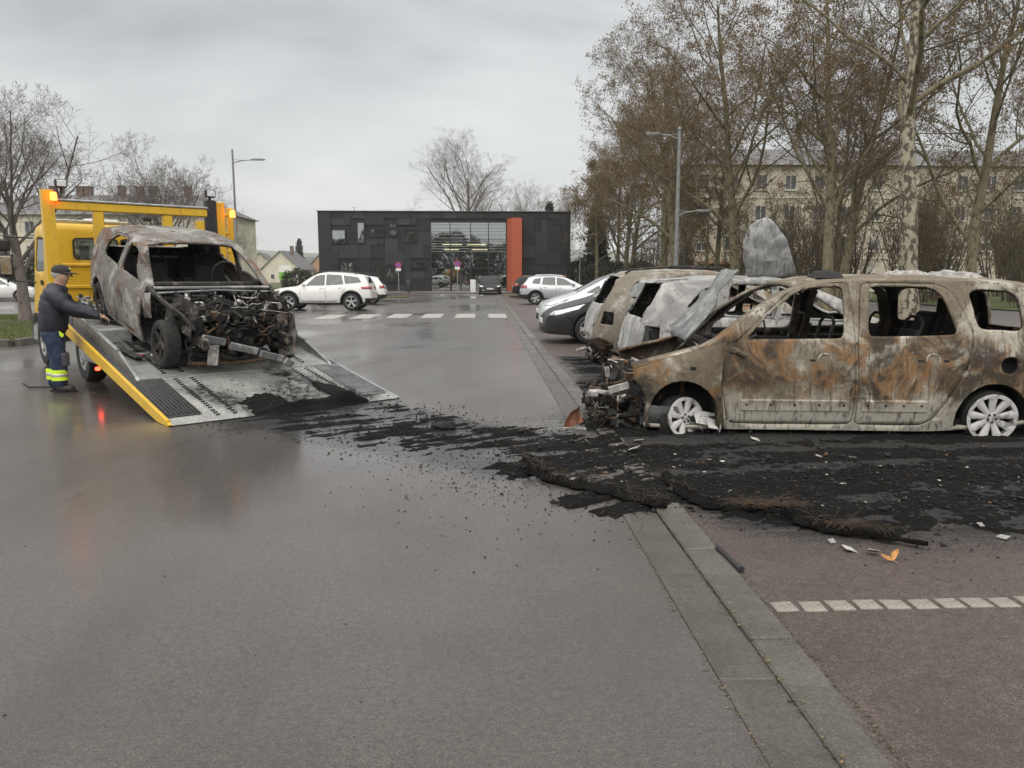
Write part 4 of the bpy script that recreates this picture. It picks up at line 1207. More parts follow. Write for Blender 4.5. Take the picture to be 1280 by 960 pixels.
    for x, z in ((1.95, .86), (2.95, .885)):
        for sgn in (-1, 1):
            m = MB(); m.box((0, 0, 0), (.86 if x < 2 else .78, .03, .055), bev=.01); m.box((0, sgn * .03, -.09), (.80, .05, .05), bev=.01)
            for k in range(5): m.box((-.32 + k * .16, sgn * .012, -.045), (.03, .03, .08))
            m.build('door_frame', CHAR, T, (x, -sgn * .82 + sgn * .03, z))
    for x in (1.95, 2.75):
        for y in (-.42, .42): seat_frame(T, x, y, .24, .78, SOOTM if x > 2 else CHAR, padded=x > 2)
    for y in (-.36, .36):
        m = MB(); m.box((0, 0, 0), (.08, .42, .7), rot=(0, R(16), 0), bev=.03); m.build('rear_seat', SOOTM, T, (3.55, y, .75))
    m = MB(); m.tube([(1.5, -.36, .78), (1.72, -.36, .88)], .02, 7); m.lathe([(.17, 0), (.182, .01), (.17, .02), (.16, .01), (.17, 0)], 18, 'x', c=(1.74, -.36, .89)); m.build('steering_column', CHAR, T)
    m = MB(); m.box((3.3, .2, .5), (.3, .5, .5), rot=(0, .3, .2), bev=.05); m.build('charred_load', SOOTM, T)
    # rear wheel: tyre gone, pale wheel trim left, front trim fallen against the hub
    e = empty('wheel', T, (3.68, -.83, .195), (R(3), .5, 0))
    link('rim', rim_mesh(.213, .15, 9, (HUBCAP, SOOTM), 'petal', .06), e)
    m = MB(); m.lathe([(.20, -.03), (.235, -.02), (.24, .05), (.2, .10), (.15, .1)], 28, 'y'); m.build('tyre_remains', B_CHARTYRE, e)
    e = empty('wheel', T, (3.68, .83, .195), (0, .5, math.pi)); link('rim', WH_R, e)
    e = empty('wheel', T, (.97, -.80, .145), (R(-24), 1.1, R(6)))
    link('rim', rim_mesh(.19, .10, 8, (HUBCAP, SOOTM), 'petal', .055), e)
    m = MB(); m.lathe([(.17, .02), (.21, .03), (.22, .10), (.17, .16), (.12, .16)], 24, 'y'); m.build('tyre_remains', B_CHARTYRE, e)
    for k, (dx, dy, dz, s_) in enumerate(((.20, -.04, -.1, .10), (.26, -.07, -.13, .07), (.15, -.06, -.15, .06), (.32, -.05, -.14, .05))):
        m = crumpled(s_ * 2, s_ * 1.6, 5, 5, .05, k * 3.3); m.build('trim_fragment', HUBCAP, T, (.97 + dx, -.84 + dy, .20 + dz), (R(-50 + k * 20), R(20 * k), R(k * 40)))
    for x in (.95, 3.68): arch_liner(b, T, x, .19, .31, SOOTM)
    m = MB(); m.tube([(.97, -.62, .12), (.99, -.60, .55)], [.035, .022], 8); m.tube([(.98, -.60, .30), (.99, -.59, .62)], .012, 6); m.build('strut', RUSTM, T)
    # nose: crash beam, radiator frame, engine tangle spilling to the ground
    m = MB(); m.box((.52, -.20, .26), (.26, .4, .26), rot=(.2, .3, .1), bev=.06); m.box((.72, .15, .36), (.4, .6, .30), rot=(0, .15, .1), bev=.06); m.build('engine_block', SOOTM, T)
    add_junk(T, 'engine_remains', 21, (.10, -.74, .01), (.66, .6, .30), 260, smin=.02, smax=.11)
    add_junk(T, 'engine_remains', 22, (.3, -.66, .3), (1.05, .6, .58), 130, smin=.02, smax=.12)
    m = MB(); m.tube([(.28, -.80, .40), (.46, -.78, .45)], .04, 4); m.build('bumper_bracket', ASHM, T)
    m = MB(); m.box((.14, -.72, .36), (.09, .12, .06), bev=.01); m.box((.24, -.72, .37), (.18, .05, .04), rot=(0, .15, .1), bev=.01); m.build('bumper_bracket', ASHM, T)
    m = crumpled(.20, .17, 10, 8, .16, 4.4); m.build('copper_cooler', COPPER, T, (-.02, -.78, .05), (R(20), R(-25), R(40)))
    m = MB(); m.tube([(-.14, -.88, .055), (.07, -.80, .035)], .012, 6); m.build('aluminium_tube', ASHM, T)
    m = crumpled(.3, .25, 7, 6, .10, 9.4); m.build('crumpled_liner', B_GREY, T, (.74, -.78, .05), (R(20), 0, R(10)))
    # raised bonnet, hinged at the scuttle
    bon = crumpled(1.05, .84, 18, 14, .06, 2.2, lambda v: 1.0 - .35 * v * v)
    o = bon.build('bonnet', B_GREY, T, (1.02, 0, .83), (R(36), 0, R(90)))
    md = o.modifiers.new('thickness', 'SOLIDIFY'); md.thickness = .018
    m = MB(); m.tube([(.82, -.6, .66), (1.28, -.58, 1.12)], .008, 5); m.build('bonnet_stay', CHAR, T)
    # slumped headlining on the roof
    for k, (x, y, w) in enumerate(((2.35, -.3, .30), (3.55, -.25, .5), (3.1, -.1, .3), (3.35, .2, .4))):
        m = MB(); n = 7; vs = []; fs = []
        for j in range(n + 1):
            for i in range(n + 1):
                u, v = i / n - .5, j / n - .5
                r = max(0, 1 - (u * u + v * v) * 4)
                vs.append((x + u * w, y + v * .5, 1.452 + r ** .5 * .045 * (1 + mnoise.noise(Vector((u * 5, v * 5, k)))) - .02 * (r <= 0)))
        fs = [(j * (n + 1) + i, j * (n + 1) + i + 1, (j + 1) * (n + 1) + i + 1, (j + 1) * (n + 1) + i) for j in range(n) for i in range(n)]
        m.add(vs, fs); m.build('roof_debris', SOOTM if k == 0 else ASHM, T)
    return T
near_mpv()

# ================= two burnt cars with their tails to the road
def tail_wreck(name, label, sp, loc, rz, mats, seed, lampz, hatch):
    T = thing(name, label, 'car', loc, R(rz))
    M, MT = mats
    b = Body(sp)
    for x in sp['axles']: b.cut(circle(x, sp['wz'], sp['arch'], 28), 99, 'y', lambda c, n: abs(c.y) > .45 and n.z > -.95)
    windows_in(b, sp['windows'])
    b.cut(sp['screen'], 90, 'z', lambda c, n: n.z > .12 and c.x < 2.3 and c.z > .8 and abs(n.y) < .8)
    b.cut(rounded(sp['backlight'], .05), 90, 'x', lambda c, n: n.x > .05 and c.x > 3)
    # lamp cavities and the lost bumper skin
    b.cut(rounded(lampz, .02), 90, 'y', lambda c, n: abs(c.y) > .5 and c.x > 3.2)
    b.cut([(b.L - .28, -.1), (b.L - .34, .34), (b.L - .2, .42), (b.L + .2, .42), (b.L + .2, -.1)], 98, 'y', lambda c, n: True)
    k = 10
    for d in sp['doors']: b.cut(rounded(d, .06), k, 'y', SIDE); k += 1
    b.cut(rounded(hatch, .05), 20, 'x', lambda c, n: n.x > .05 and c.x > b.L - 1.0)
    b.part((0,), 'body_shell', M, T, warp=.009, thick=.03)
    b.part((0,), 'inner_shell', CHAR, T, lift=-.032)
    b.part((20,), 'tailgate', MT, T, shrink=.006, warp=.02, thick=.02)
    for q in range(10, k):
        for sgn in (-1, 1): b.part((q,), 'door', M, T, side=sgn, shrink=.005, warp=.006, thick=.03)
    b.bm.free()
    for x in sp['axles']:
        arch_liner(b, T, x, sp['wz'], sp['arch'], SOOTM)
        for sgn in (-1, 1):
            e = empty('wheel', T, (x, sgn * (b.wid(x) - .10), .21), (0, .7, math.pi if sgn > 0 else 0))
            link('rim', WH_R, e)
    m = MB(); m.box((b.L * .5, 0, .17), (b.L * .86, 1.5, .06)); m.build('floor_pan', SOOTM, T)
    m = MB(); m.box((b.L - .22, 0, .28), (.10, 1.2, .10), bev=.02)
    for sgn in (-1, 1): m.box((b.L - .4, sgn * .5, .26), (.4, .09, .12), bev=.02)
    m.build('crash_beam', RUSTM, T)
    add_junk(T, 'rear_remains', seed, (b.L - .40, -.62, .02), (b.L - .02, .62, .24), 90, smin=.02, smax=.12)
    for x in (1.9, 2.75):
        for y in (-.4, .4): seat_frame(T, x, y, .26, .74, CHAR)
    m = MB(); m.tube([(1.35, -.74, .82), (1.35, .74, .82)], .03, 8); m.build('dashboard_beam', CHAR, T)
    for sgn in (-1, 1):
        m = MB(); m.box((0, 0, 0), (.12, .16, .12), bev=.01); m.build('lamp_cavity', SOOTM, T, (b.L - .30, sgn * (b.wid(b.L - .25) - .13), sum(p[1] for p in lampz) / len(lampz)))
    return T, b

BW = dict(L=4.18, top=[(0, .42), (.05, .58), (.3, .76), (.9, .88), (1.2, .98), (1.6, 1.2), (2.0, 1.36), (2.4, 1.43), (3.0, 1.44), (3.6, 1.40), (3.78, 1.37), (3.9, 1.15), (4.05, .88), (4.14, .6), (4.18, .4)],
    belt=[(0, .55), (.5, .72), (1.2, .86), (2.0, .88), (3.2, .93), (4.18, .95)], sill=[(0, .14), (.5, .1), (3.2, .11), (3.8, .18), (4.18, .3)],
    wid=[(0, .55), (.1, .74), (.4, .85), (.9, .885), (3.4, .895), (3.85, .85), (4.05, .78), (4.18, .66)],
    crown=[(0, .03), (.5, .045), (1.2, .05), (2.1, .06), (3.6, .055), (4.18, .02)], tumble=.36, axles=(.85, 3.40), wz=.24, arch=.335,
    screen=[(1.14, -.70), (1.14, .70), (2.0, .54), (2.0, -.54)], backlight=[(-.66, .92), (.66, .92), (.55, 1.345), (-.55, 1.345)],
    windows=[[(1.5, .90), (2.0, 1.26), (2.35, 1.33), (2.35, .92)], [(2.45, .93), (2.45, 1.33), (2.95, 1.33), (3.05, .95)], [(3.15, .98), (3.12, 1.30), (3.3, 1.28), (3.52, 1.05), (3.45, .99)]],
    doors=[[(1.36, .2), (1.26, .6), (1.32, .86), (2.40, .91), (2.40, .2)], [(2.41, .2), (2.41, .91), (3.12, .93), (3.1, .75), (2.92, .5), (2.86, .2)]])
Tw, bw = tail_wreck('burnt_car', 'burnt white car shell with gaping rear window beside the rusty minivan', BW, (6.05, 10.12, .018), 180 - 2, (B_WHITE, B_WHITE), 31,
    [(3.86, .58), (3.84, .80), (4.02, .82), (4.06, .60)], [(-.62, .40), (.62, .40), (.66, .94), (.58, 1.36), (-.58, 1.36), (-.66, .94)])
m = MB(); m.prism([(3.45, 1.405), (3.85, 1.375), (3.9, 1.345), (3.5, 1.35)], -.56, .56, 'y'); m.build('spoiler', B_WHITE, Tw)
BB = dict(L=4.40, top=[(0, .45), (.05, .62), (.3, .82), (.9, .95), (1.25, 1.03), (1.65, 1.26), (2.05, 1.44), (2.5, 1.53), (3.1, 1.545), (3.7, 1.51), (3.95, 1.45), (4.1, 1.18), (4.25, .95), (4.36, .65), (4.40, .4)],
    belt=[(0, .6), (.5, .78), (1.2, .93), (2.0, .96), (3.2, 1.0), (4.4, 1.04)], sill=[(0, .16), (.5, .12), (3.2, .13), (3.9, .2), (4.4, .32)],
    wid=[(0, .55), (.1, .76), (.4, .88), (.9, .915), (3.6, .92), (4.05, .88), (4.27, .80), (4.4, .68)],
    crown=[(0, .03), (.5, .045), (1.2, .05), (2.1, .06), (3.8, .06), (4.4, .02)], tumble=.36, axles=(.9, 3.55), wz=.26, arch=.35,
    screen=[(1.2, -.72), (1.2, .72), (2.05, .56), (2.05, -.56)], backlight=[(-.70, .99), (.70, .99), (.57, 1.43), (-.57, 1.43)],
    windows=[[(1.55, .98), (2.05, 1.34), (2.4, 1.42), (2.4, 1.0)], [(2.5, 1.01), (2.5, 1.425), (3.1, 1.42), (3.2, 1.04)], [(3.32, 1.07), (3.26, 1.39), (3.7, 1.35), (3.82, 1.15), (3.76, 1.08)]],
    doors=[[(1.4, .22), (1.3, .65), (1.36, .93), (2.45, .98), (2.45, .22)], [(2.46, .22), (2.46, .98), (3.26, 1.02), (3.24, .8), (3.04, .55), (2.98, .22)]])
Tb, bb = tail_wreck('burnt_suv', 'burnt tan SUV shell with long roof parked beside the charcoal hatchback', BB, (6.15, 12.95, .018), 180 - 1, (B_BROWN, B_WHITE), 33,
    [(4.08, .66), (4.06, .86), (4.22, .88), (4.28, .68)], [(-.66, .45), (.66, .45), (.70, 1.02), (.6, 1.45), (-.6, 1.45), (-.7, 1.02)])
for sgn in (-1, 1):
    m = MB(); m.tube([(2.1, sgn * .55, 1.46), (2.25, sgn * .57, 1.55), (3.0, sgn * .58, 1.585), (3.75, sgn * .56, 1.53), (3.85, sgn * .55, 1.47)], .018, 6); m.build('roof_rail', CHAR, Tb)
m = MB(); m.tube([(4.3, -.30, .20), (4.52, -.36, .14)], .028, 7); m.build('exhaust_pipe', ASHM, Tb)

# loose bonnet standing on the white shell
bon = MB(); _vs = []; _N = 18
for j in range(_N + 1):
    v = j / _N
    xl = float(np.interp(v, [0, .3, .6, .85, .95, 1], [-.24, -.31, -.31, -.24, -.15, -.06])); xr = float(np.interp(v, [0, .3, .6, .85, .95, 1], [.36, .30, .22, .10, .04, -.02]))
    for i in range(_N + 1):
        u = i / _N; x = xl + (xr - xl) * u; z = v * .74; p = Vector((x * 2.5, z * 2.5, 7.7))
        _vs.append((x + .008 * mnoise.noise(p * 6), .10 * (u - .5) ** 2 + .06 * mnoise.noise(p) + .03 * mnoise.noise(p * 2.7) + .020 * math.exp(-((u - .74) / .03) ** 2) + .018 * math.exp(-((u - .30) / .03) ** 2) - .016 * math.exp(-((v - .22 - .12 * u) / .025) ** 2) + .03 * max(0, mnoise.noise(p * 1.7 + Vector((5, 2, 1)))), z + .012 * mnoise.noise(p * 5)))
bon.add(_vs, [(j * (_N + 1) + i, j * (_N + 1) + i + 1, (j + 1) * (_N + 1) + i + 1, (j + 1) * (_N + 1) + i) for j in range(_N) for i in range(_N)])
B_BON = burnt('burnt_bonnet', base=(.21, .212, .215), ash=(.42, .42, .41), rust=(.16, .11, .07), rust_amt=.35, char_amt=.5, ash_amt=.6, seed=6.1, streak=.9)
o = bon.build('loose_bonnet', B_BON, None, (3.62, 9.75, 1.44), (R(8), R(-3), R(-8)))
md = o.modifiers.new('thickness', 'SOLIDIFY'); md.thickness = .012
tag(o, 'grey heat-stained bonnet sheet standing upright on the burnt white car', 'bonnet')
# ------------------------------------------------------------------ flatbed tow truck
TH = 39.5                      # heading; local frame: x across the bed, y from the ramp tip towards the cab, z up
SLOPE = math.tan(R(10.8))
def yellow_mat():
    t = NT('yellow_truck_paint')
    n = t.noise(3, 7, .65); f = t.noise(30, 5, .7)
    c = t.mix(t.ramp(n, .45, .75, 0, .35), (.66, .40, .018), (.42, .27, .03))
    c = t.mix(t.ramp(f, .6, .75, 0, .5), c, (.12, .09, .05))
    c = t.mix(t.math('MULTIPLY', t.ramp(t.noise(1.0, 7, .7, t.mapping(scale=(9, 9, 1.2))), .54, .70), .55), c, (.20, .135, .035))
    c = t.mix(t.ramp(t.noise(1.1, 6, .6), .52, .72, 0, .35), c, (.30, .20, .04))
    t.set(color=c, rough=t.ramp(n, .3, .7, .32, .6), coat=.2, coat_rough=.2)
    return t.mat
YEL = yellow_mat()
def deck_mat():
    t = NT('bed_plate')
    n = t.noise(2.2, 8, .65); f = t.noise(38, 5, .7); w = t.noise(1.2, 6, .6, dist=.6)
    c = t.mix(t.ramp(n, .35, .65), (.34, .345, .33), (.54, .545, .52))
    c = t.mix(t.ramp(f, .4, .7, .5, 0), c, (.10, .10, .095))
    v = t.mapping(scale=(1, 1, 0))
    m = None
    for a, b, r in (((.15, .0), (.35, .7), .55), ((.9, .25), (.45, 1.3), .28), ((-.4, .15), (-.7, .9), .22), ((-.9, 2.2), (-.8, 4.6), .35), ((.9, 2.2), (.8, 4.6), .4)):
        wv = t.n.new('ShaderNodeVectorMath'); wv.operation = 'MULTIPLY_ADD'
        t.l.new(t.noise(2.6, 6, .65, col=True), wv.inputs[0]); wv.inputs[1].default_value = (.7, .7, 0); wv.inputs[2].default_value = (-.35, -.35, 0)
        ad = t.n.new('ShaderNodeVectorMath'); ad.operation = 'ADD'; t.l.new(v, ad.inputs[0]); t.l.new(wv.outputs[0], ad.inputs[1])
        d = t.ramp(t.capsule(a, b, ad.outputs[0]), r * .3, r * 1.1, 1, 0)
        m = d if m is None else t.math('MAXIMUM', m, d)
    m = t.math('MULTIPLY', m, t.ramp(t.noise(9, 6, .7), .35, .6, .25, 1))
    m = t.math('MAXIMUM', m, t.ramp(t.noise(5, 7, .75), .62, .74, 0, .6))
    c = t.mix(m, c, (.018, .017, .016))
    t.set(color=c, rough=t.ramp(w, .35, .65, .22, .5), metal=.35, normal=t.bump(t.math('ADD', f, t.math('MULTIPLY', t.noise(7, 3), .5)), .25, .01))
    return t.mat
DECK = deck_mat()
LIT_RED = emissive('lit_tail_lamp', (1.0, .04, .015), 3.5, (.4, .02, .02))
LIT_AMBER = emissive('lit_beacon', (1.0, .12, .02), 3.0, (.5, .15, .02))
REFLEX = plain('reflector_red', (.28, .03, .02), .4)
TREAD = plain('dark_tread', (.06, .06, .062), .5, .4, var=.4, scale=25)

def zd(L): return .03 + SLOPE * L

def flatbed():
    T = thing('tow_truck', 'yellow flatbed tow truck with its tilted bed resting on the wet road', 'tow truck', (-2.02, 8.27, 0), R(TH))
    RX = math.atan(SLOPE)
    # lower ramp plate: tapered tip
    m = MB(); w = 1.29
    m.add([(-w, 0, .012), (w, 0, .012), (w, 1.42, zd(1.42)), (-w, 1.42, zd(1.42)), (-w, .02, .004), (w, .02, .004), (w, 1.42, zd(1.42) - .06), (-w, 1.42, zd(1.42) - .06)],
          [(0, 1, 2, 3), (4, 7, 6, 5), (0, 4, 5, 1), (3, 2, 6, 7), (1, 5, 6, 2), (0, 3, 7, 4)])
    m.build('ramp', DECK, T, smooth=False)
    # ribbed dark tread plates along both edges of the ramp
    for sg in (-1, 1):
        m = MB()
        x0, x1 = (.93, 1.27)
        m.add([(sg * x0, .20, zd(.2) + .004 - .01), (sg * x1, .20, zd(.2) + .004 - .01), (sg * x1, 1.40, zd(1.4) + .006), (sg * x0, 1.40, zd(1.4) + .006)], [(0, 1, 2, 3)])
        for k in range(9):
            x = x0 + .02 + k * (x1 - x0 - .04) / 8
            m.box((sg * x, .80, zd(.80) + .008), (.012, 1.17, .01), rot=(RX, 0, 0))
        m.build('tread_plate', TREAD if sg < 0 else plain('worn_tread', (.22, .225, .23), .45, .4, var=.3), T)
    # punched grip slots
    for x in (-.80, -.62, .62, .80):
        m = MB()
        for k in range(19):
            L = .12 + k * .068
            m.box((x, L, zd(L) + .004 - .006 * (L < .3)), (.055, .011, .012), rot=(RX, 0, R(25)))
        m.build('grip_slots', SOOTM, T)['kind'] = 'stuff'
    # bed
    m = MB(); L0, L1 = 1.42, 4.95; w2 = 1.17
    m.add([(-w2, L0, zd(L0) + .012), (w2, L0, zd(L0) + .012), (w2, L1, zd(L1) + .03), (-w2, L1, zd(L1) + .03), (-w2, L0, zd(L0) - .05), (w2, L0, zd(L0) - .05), (w2, L1, zd(L1) - .06), (-w2, L1, zd(L1) - .06)],
          [(0, 1, 2, 3), (4, 7, 6, 5), (0, 4, 5, 1), (3, 2, 6, 7), (1, 5, 6, 2), (0, 3, 7, 4)])
    m.build('bed', DECK, T, smooth=False)
    for x in (-.86, -.66, .66, .86):
        m = MB()
        for k in range(46):
            L = 1.55 + k * .079
            m.box((x, L, zd(L) + .026), (.055, .011, .012), rot=(RX, 0, R(25)))
        m.build('grip_slots', SOOTM, T)['kind'] = 'stuff'
    # side boards of the bed, tapering to the ramp
    for sg in (-1, 1):
        m = MB(); x0, x1 = sg * 1.165, sg * 1.20
        prof = [(1.40, zd(1.40) + .0), (1.46, zd(1.46) + .03), (2.1, zd(2.1) + .15), (4.95, zd(4.95) + .17), (4.95, zd(4.95) - .08), (1.40, zd(1.40) - .05)]
        m.prism([(a, b_) for a, b_ in prof], min(x0, x1), max(x0, x1), 'x'); m.build('side_board', STEEL, T, smooth=False)
        m = MB(); m.tube([(sg * 1.185, 2.1, zd(2.1) + .155), (sg * 1.185, 4.95, zd(4.95) + .175)], .022, 6); m.build('board_cap', GALV, T)
    # yellow edge beams down to the tip
    for sg in (-1, 1):
        m = MB(); x0, x1 = sg * 1.292, sg * 1.325
        m.prism([(0.0, .022), (.06, .045 if sg < 0 else .03), (4.95, zd(4.95) + (.03 if sg < 0 else -.01)), (4.95, zd(4.95) - .13), (.35, zd(.35) - .09), (.02, .003)], min(x0, x1), max(x0, x1), 'x')
        m.build('edge_beam', YEL if sg < 0 else GALV, T, smooth=False)
        if sg < 0: m = MB(); m.tube([(sg * 1.309, .05, .048), (sg * 1.309, 4.95, zd(4.95) + .036)], .017, 6); m.build('edge_trim', YEL, T)
        m = MB(); m.add([(sg * 1.20, 1.42, zd(1.42)), (sg * 1.292, 1.42, zd(1.42)), (sg * 1.292, 4.95, zd(4.95)), (sg * 1.20, 4.95, zd(4.95))], [(0, 1, 2, 3)]); m.build('edge_plate', TREAD, T, smooth=False)
    # straps, hooks and winch gear on the bed
    rnd = random.Random(3)
    add_junk(T, 'winch_gear', 41, (-1.05, 4.4, zd(4.4) + .04), (-.35, 4.9, zd(4.9) + .22), 60, (STEEL, DARKSTEEL, GALV), smin=.03, smax=.13, wires=.2)
    m = MB(); m.tube([(-.95, 3.6, zd(3.6) + .04), (-.85, 3.8, zd(3.8) + .10), (-.75, 3.65, zd(3.65) + .12), (-.80, 3.45, zd(3.45) + .04), (-.65, 3.2, zd(3.2) + .04), (-.35, 3.05, zd(3.05) + .04)], .016, 6); m.build('winch_strap', BLACK, T)
    m = MB(); m.box((-1.0, 2.35, zd(2.35) + .05), (.10, .5, .03), rot=(RX, 0, .2), bev=.01); m.build('ratchet', DARKSTEEL, T)
    m = MB(); m.tube([(-.75, 4.9, zd(4.8) + .40), (-.15, 4.5, zd(4.5) + .25)], .055, 8); m.build('winch_drum', GALV, T)
    # chassis, boxes, wheels, rear lamps
    for sg in (-1, 1):
        m = MB(); m.box((sg * .40, 5.2, .62), (.09, 5.6, .20)); m.build('chassis_rail', DARKSTEEL, T)
    m = MB(); m.box((-.98, 3.45, .56), (.42, .95, .46), bev=.02); m.build('tool_box', GALV, T)
    for y in (3.2, 3.62):
        m = MB(); m.box((-1.195, y, .62), (.012, .07, .13), bev=.004); m.build('box_latch', BLACK, T)
    m = MB(); m.box((.98, 3.45, .56), (.42, .95, .46), bev=.02); m.build('tool_box', GALV, T)
    for y in (4.2, 6.75):
        for sg in (-1, 1):
            e = empty('wheel', T, (sg * .98, y, .41), (0, 0, R(-90) * sg * -1 + (0 if sg < 0 else math.pi)))
            e.rotation_euler = (0, 0, R(-90) if sg < 0 else R(90))
            link('tyre', TRT, e); link('rim', TRR, e)
        for sg in (-1, 1):
            m = MB(); vs = []; fs = []; n = 12
            for k in range(n + 1):
                a = math.pi * k / n
                for dx in (-.16, .16): vs.append((sg * 1.0 + dx, y + .50 * math.cos(a), .41 + .46 * math.sin(a)))
            for k in range(n): fs.append((2 * k, 2 * k + 1, 2 * k + 3, 2 * k + 2))
            if y > 5: m.add(vs, fs); m.build('mudguard', BLACK if y < 5 else GALV, T)
    m = MB(); m.box((-.55, 2.35, .42), (.95, .10, .20), bev=.01); m.build('lamp_bar', STEEL, T)
    for x, mt, nm in ((-.90, REFLEX, 'reflector'), (-.72, PLATE, 'lamp_lens'), (-.60, plain('blue_mark', (.03, .05, .22), .4), 'lamp_lens')):
        m = MB(); m.box((x, 2.285, .45), (.10, .03, .11), bev=.008); m.build(nm, mt, T)
    m = MB(); m.box((-1.22, 2.93, .30), (.06, .04, .045), bev=.012); m.build('tail_lamp', LIT_RED, T)
    m = MB(); m.box((.95, 2.28, .40), (.14, .05, .08), bev=.012); m.build('tail_lamp', LIT_RED, T)
    m = MB(); m.box((-.62, 2.25, .27), (.70, .06, .10), bev=.008); m.build('bumper_bar', STEEL, T)
    m = MB(); m.box((-.60, 2.21, .27), (.34, .02, .06), bev=.004); m.build('reflector', REFLEX, T)
    # headboard portal behind the cab
    yp = 5.08; zt = 2.66
    for sg in (-1,):
        m = MB(); m.prism([(-1.28, .95), (-1.10, .95), (-1.14, zt), (-1.28, zt)], yp - .07, yp + .07, 'y'); m.build('portal_post', YEL, T, smooth=False)
    m = MB(); m.box((1.10, yp, 1.85), (.17, .14, 1.62), bev=.02); m.build('portal_post', BLACK, T)
    m = MB(); m.box((1.27, yp + .06, 1.85), (.15, .10, 1.58), bev=.012); m.build('portal_post', YEL, T)
    m = MB(); m.box((1.50, yp + .22, 1.85), (.10, .08, 1.45), bev=.012); m.build('ladder_rail', YEL, T)
    for k in range(5):
        m = MB(); m.tube([(1.30, yp + .1, 1.25 + k * .3), (1.52, yp + .22, 1.25 + k * .3)], .018, 6); m.build('ladder_rung', YEL, T)
    m = MB(); m.box((-.05, yp, 2.45), (2.2, .12, .12), bev=.012); m.build('portal_beam', YEL, T)
    m = MB(); m.box((-.05, yp, 2.528), (2.2, .15, .03), bev=.008); m.build('beam_cap', GALV, T)
    for x in (-.56, .42):
        m = MB(); m.box((x, yp, 1.68), (.14, .10, 1.41), bev=.012); m.build('portal_post', YEL, T)
    m = MB(); m.box((.92, yp, 2.12), (.13, .09, .40), bev=.01); m.box((.66, yp, 2.02), (.42, .07, .09), bev=.01); m.build('portal_frame', YEL, T)
    for x in (-1.02, 1.1):
        m = MB(); m.box((x, yp - .02, zt + .10), (.16, .09, .12), bev=.015); m.box((x, yp - .0, zt + .02), (.03, .03, .12)); m.build('work_lamp', BLACK, T)
        m = MB(); m.box((x, yp - .072, zt + .10), (.12, .012, .09), bev=.004); m.build('lamp_lens', LAMP_CLEAR, T)
    for x, z in ((-1.14, 2.57), (1.42, 2.46)):
        m = MB(); m.lathe([(.001, .06), (.035, .055), (.045, .02), (.045, -.06), (.001, -.06)], 12, 'z'); m.build('beacon', LIT_AMBER, T, (x + (.0 if x < 0 else 0), yp - .10, z))
    m = MB(); m.box((-.42, yp - .10, 1.50), (.12, .07, .09), bev=.012); m.build('work_lamp', BLACK, T)
    m = MB(); m.box((-.42, yp - .142, 1.50), (.09, .01, .065)); m.build('lamp_lens', LAMP_CLEAR, T)
    m = MB(); m.box((.10, yp - .09, 2.31), (.12, .06, .06), bev=.012); m.build('work_lamp', BLACK, T)
    # cab
    cx0, cx1, cy0, cy1, cz0, cz1 = -1.12, .30, 5.95, 7.25, .75, 2.26
    bm = bmesh.new(); bmesh.ops.create_cube(bm, size=1)
    for v in bm.verts:
        v.co = Vector(((cx0 + cx1) / 2 + v.co.x * (cx1 - cx0), (cy0 + cy1) / 2 + v.co.y * (cy1 - cy0), (cz0 + cz1) / 2 + v.co.z * (cz1 - cz0)))
        if v.co.y > 6.8 and v.co.z > 2: v.co.y -= .45
        if v.co.z > 2: v.co.x = (cx0 + cx1) / 2 + (v.co.x - (cx0 + cx1) / 2) * .95
    bmesh.ops.bevel(bm, geom=bm.edges[:], offset=.12, segments=4, affect='EDGES', profile=.6)
    bmesh.ops.recalc_face_normals(bm, faces=bm.faces[:])
    # rear window opening
    B = Body.__new__(Body); B.bm = bm; B.reg = bm.faces.layers.int.new('reg'); B.L = 3.0
    B.cut(rounded([(-.72, 1.72), (-.10, 1.72), (-.10, 2.02), (-.72, 2.02)], .06), 1, 'y', lambda c, n: n.y < -.5)
    B.cut(rounded([(-.04, 1.72), (.12, 1.72), (.12, 2.02), (-.04, 2.02)], .06), 1, 'y', lambda c, n: n.y < -.5)
    B.cut(rounded([(6.20, 1.52), (6.15, 2.04), (6.65, 2.06), (6.9, 1.52)], .06), 2, 'x', lambda c, n: abs(n.x) > .5)
    B.cut(rounded([(-1.0, 1.5), (.18, 1.5), (.14, 2.08), (-.94, 2.08)], .06), 3, 'y', lambda c, n: n.y > .2)
    B.part((0,), 'cab', YEL, T, thick=.03)
    B.part((0,), 'cab_lining', INTERIOR, T, lift=-.032)
    o = B.part((1,), 'rear_window', GLASSL, T, lift=-.012); [B.part((2,), 'side_window', GLASSM, T, lift=-.012, cx=q) for q in ((-9, -.4), (-.4, 9))]; o = B.part((3,), 'windscreen', GLASSL, T, lift=-.012)
    bm.free()
    for x0, x1 in ((-.74, -.08), (-.06, .14)):
        m = MB(); ring = rounded([(x0, 1.70), (x1, 1.70), (x1, 2.04), (x0, 2.04)], .07)
        inn = [((x0 + x1) / 2 + (a - (x0 + x1) / 2) * .91, 1.87 + (b_ - 1.87) * .86) for a, b_ in ring]
        n = len(ring); vs = [(a, cy0 - .014, b_) for a, b_ in ring] + [(a, cy0 - .014, b_) for a, b_ in inn]
        m.add(vs, [(i, (i + 1) % n, n + (i + 1) % n, n + i) for i in range(n)]); m.build('window_seal', BLACK, T, smooth=False)
    for x in (-.55, -.28):
        m = MB(); m.box((x, cy0 + .10, 1.83), (.13, .012, .19), rot=(0, 0, .05)); m.build('paper_sheet', WHITE, T)
    m = MB()
    m.box((-.41, cy0 - .012, 1.62), (1.0, .03, .05), bev=.012); m.box((-.41, cy0 - .012, 1.28), (1.15, .03, .06), bev=.012)
    m.build('back_panel_rib', YEL, T)
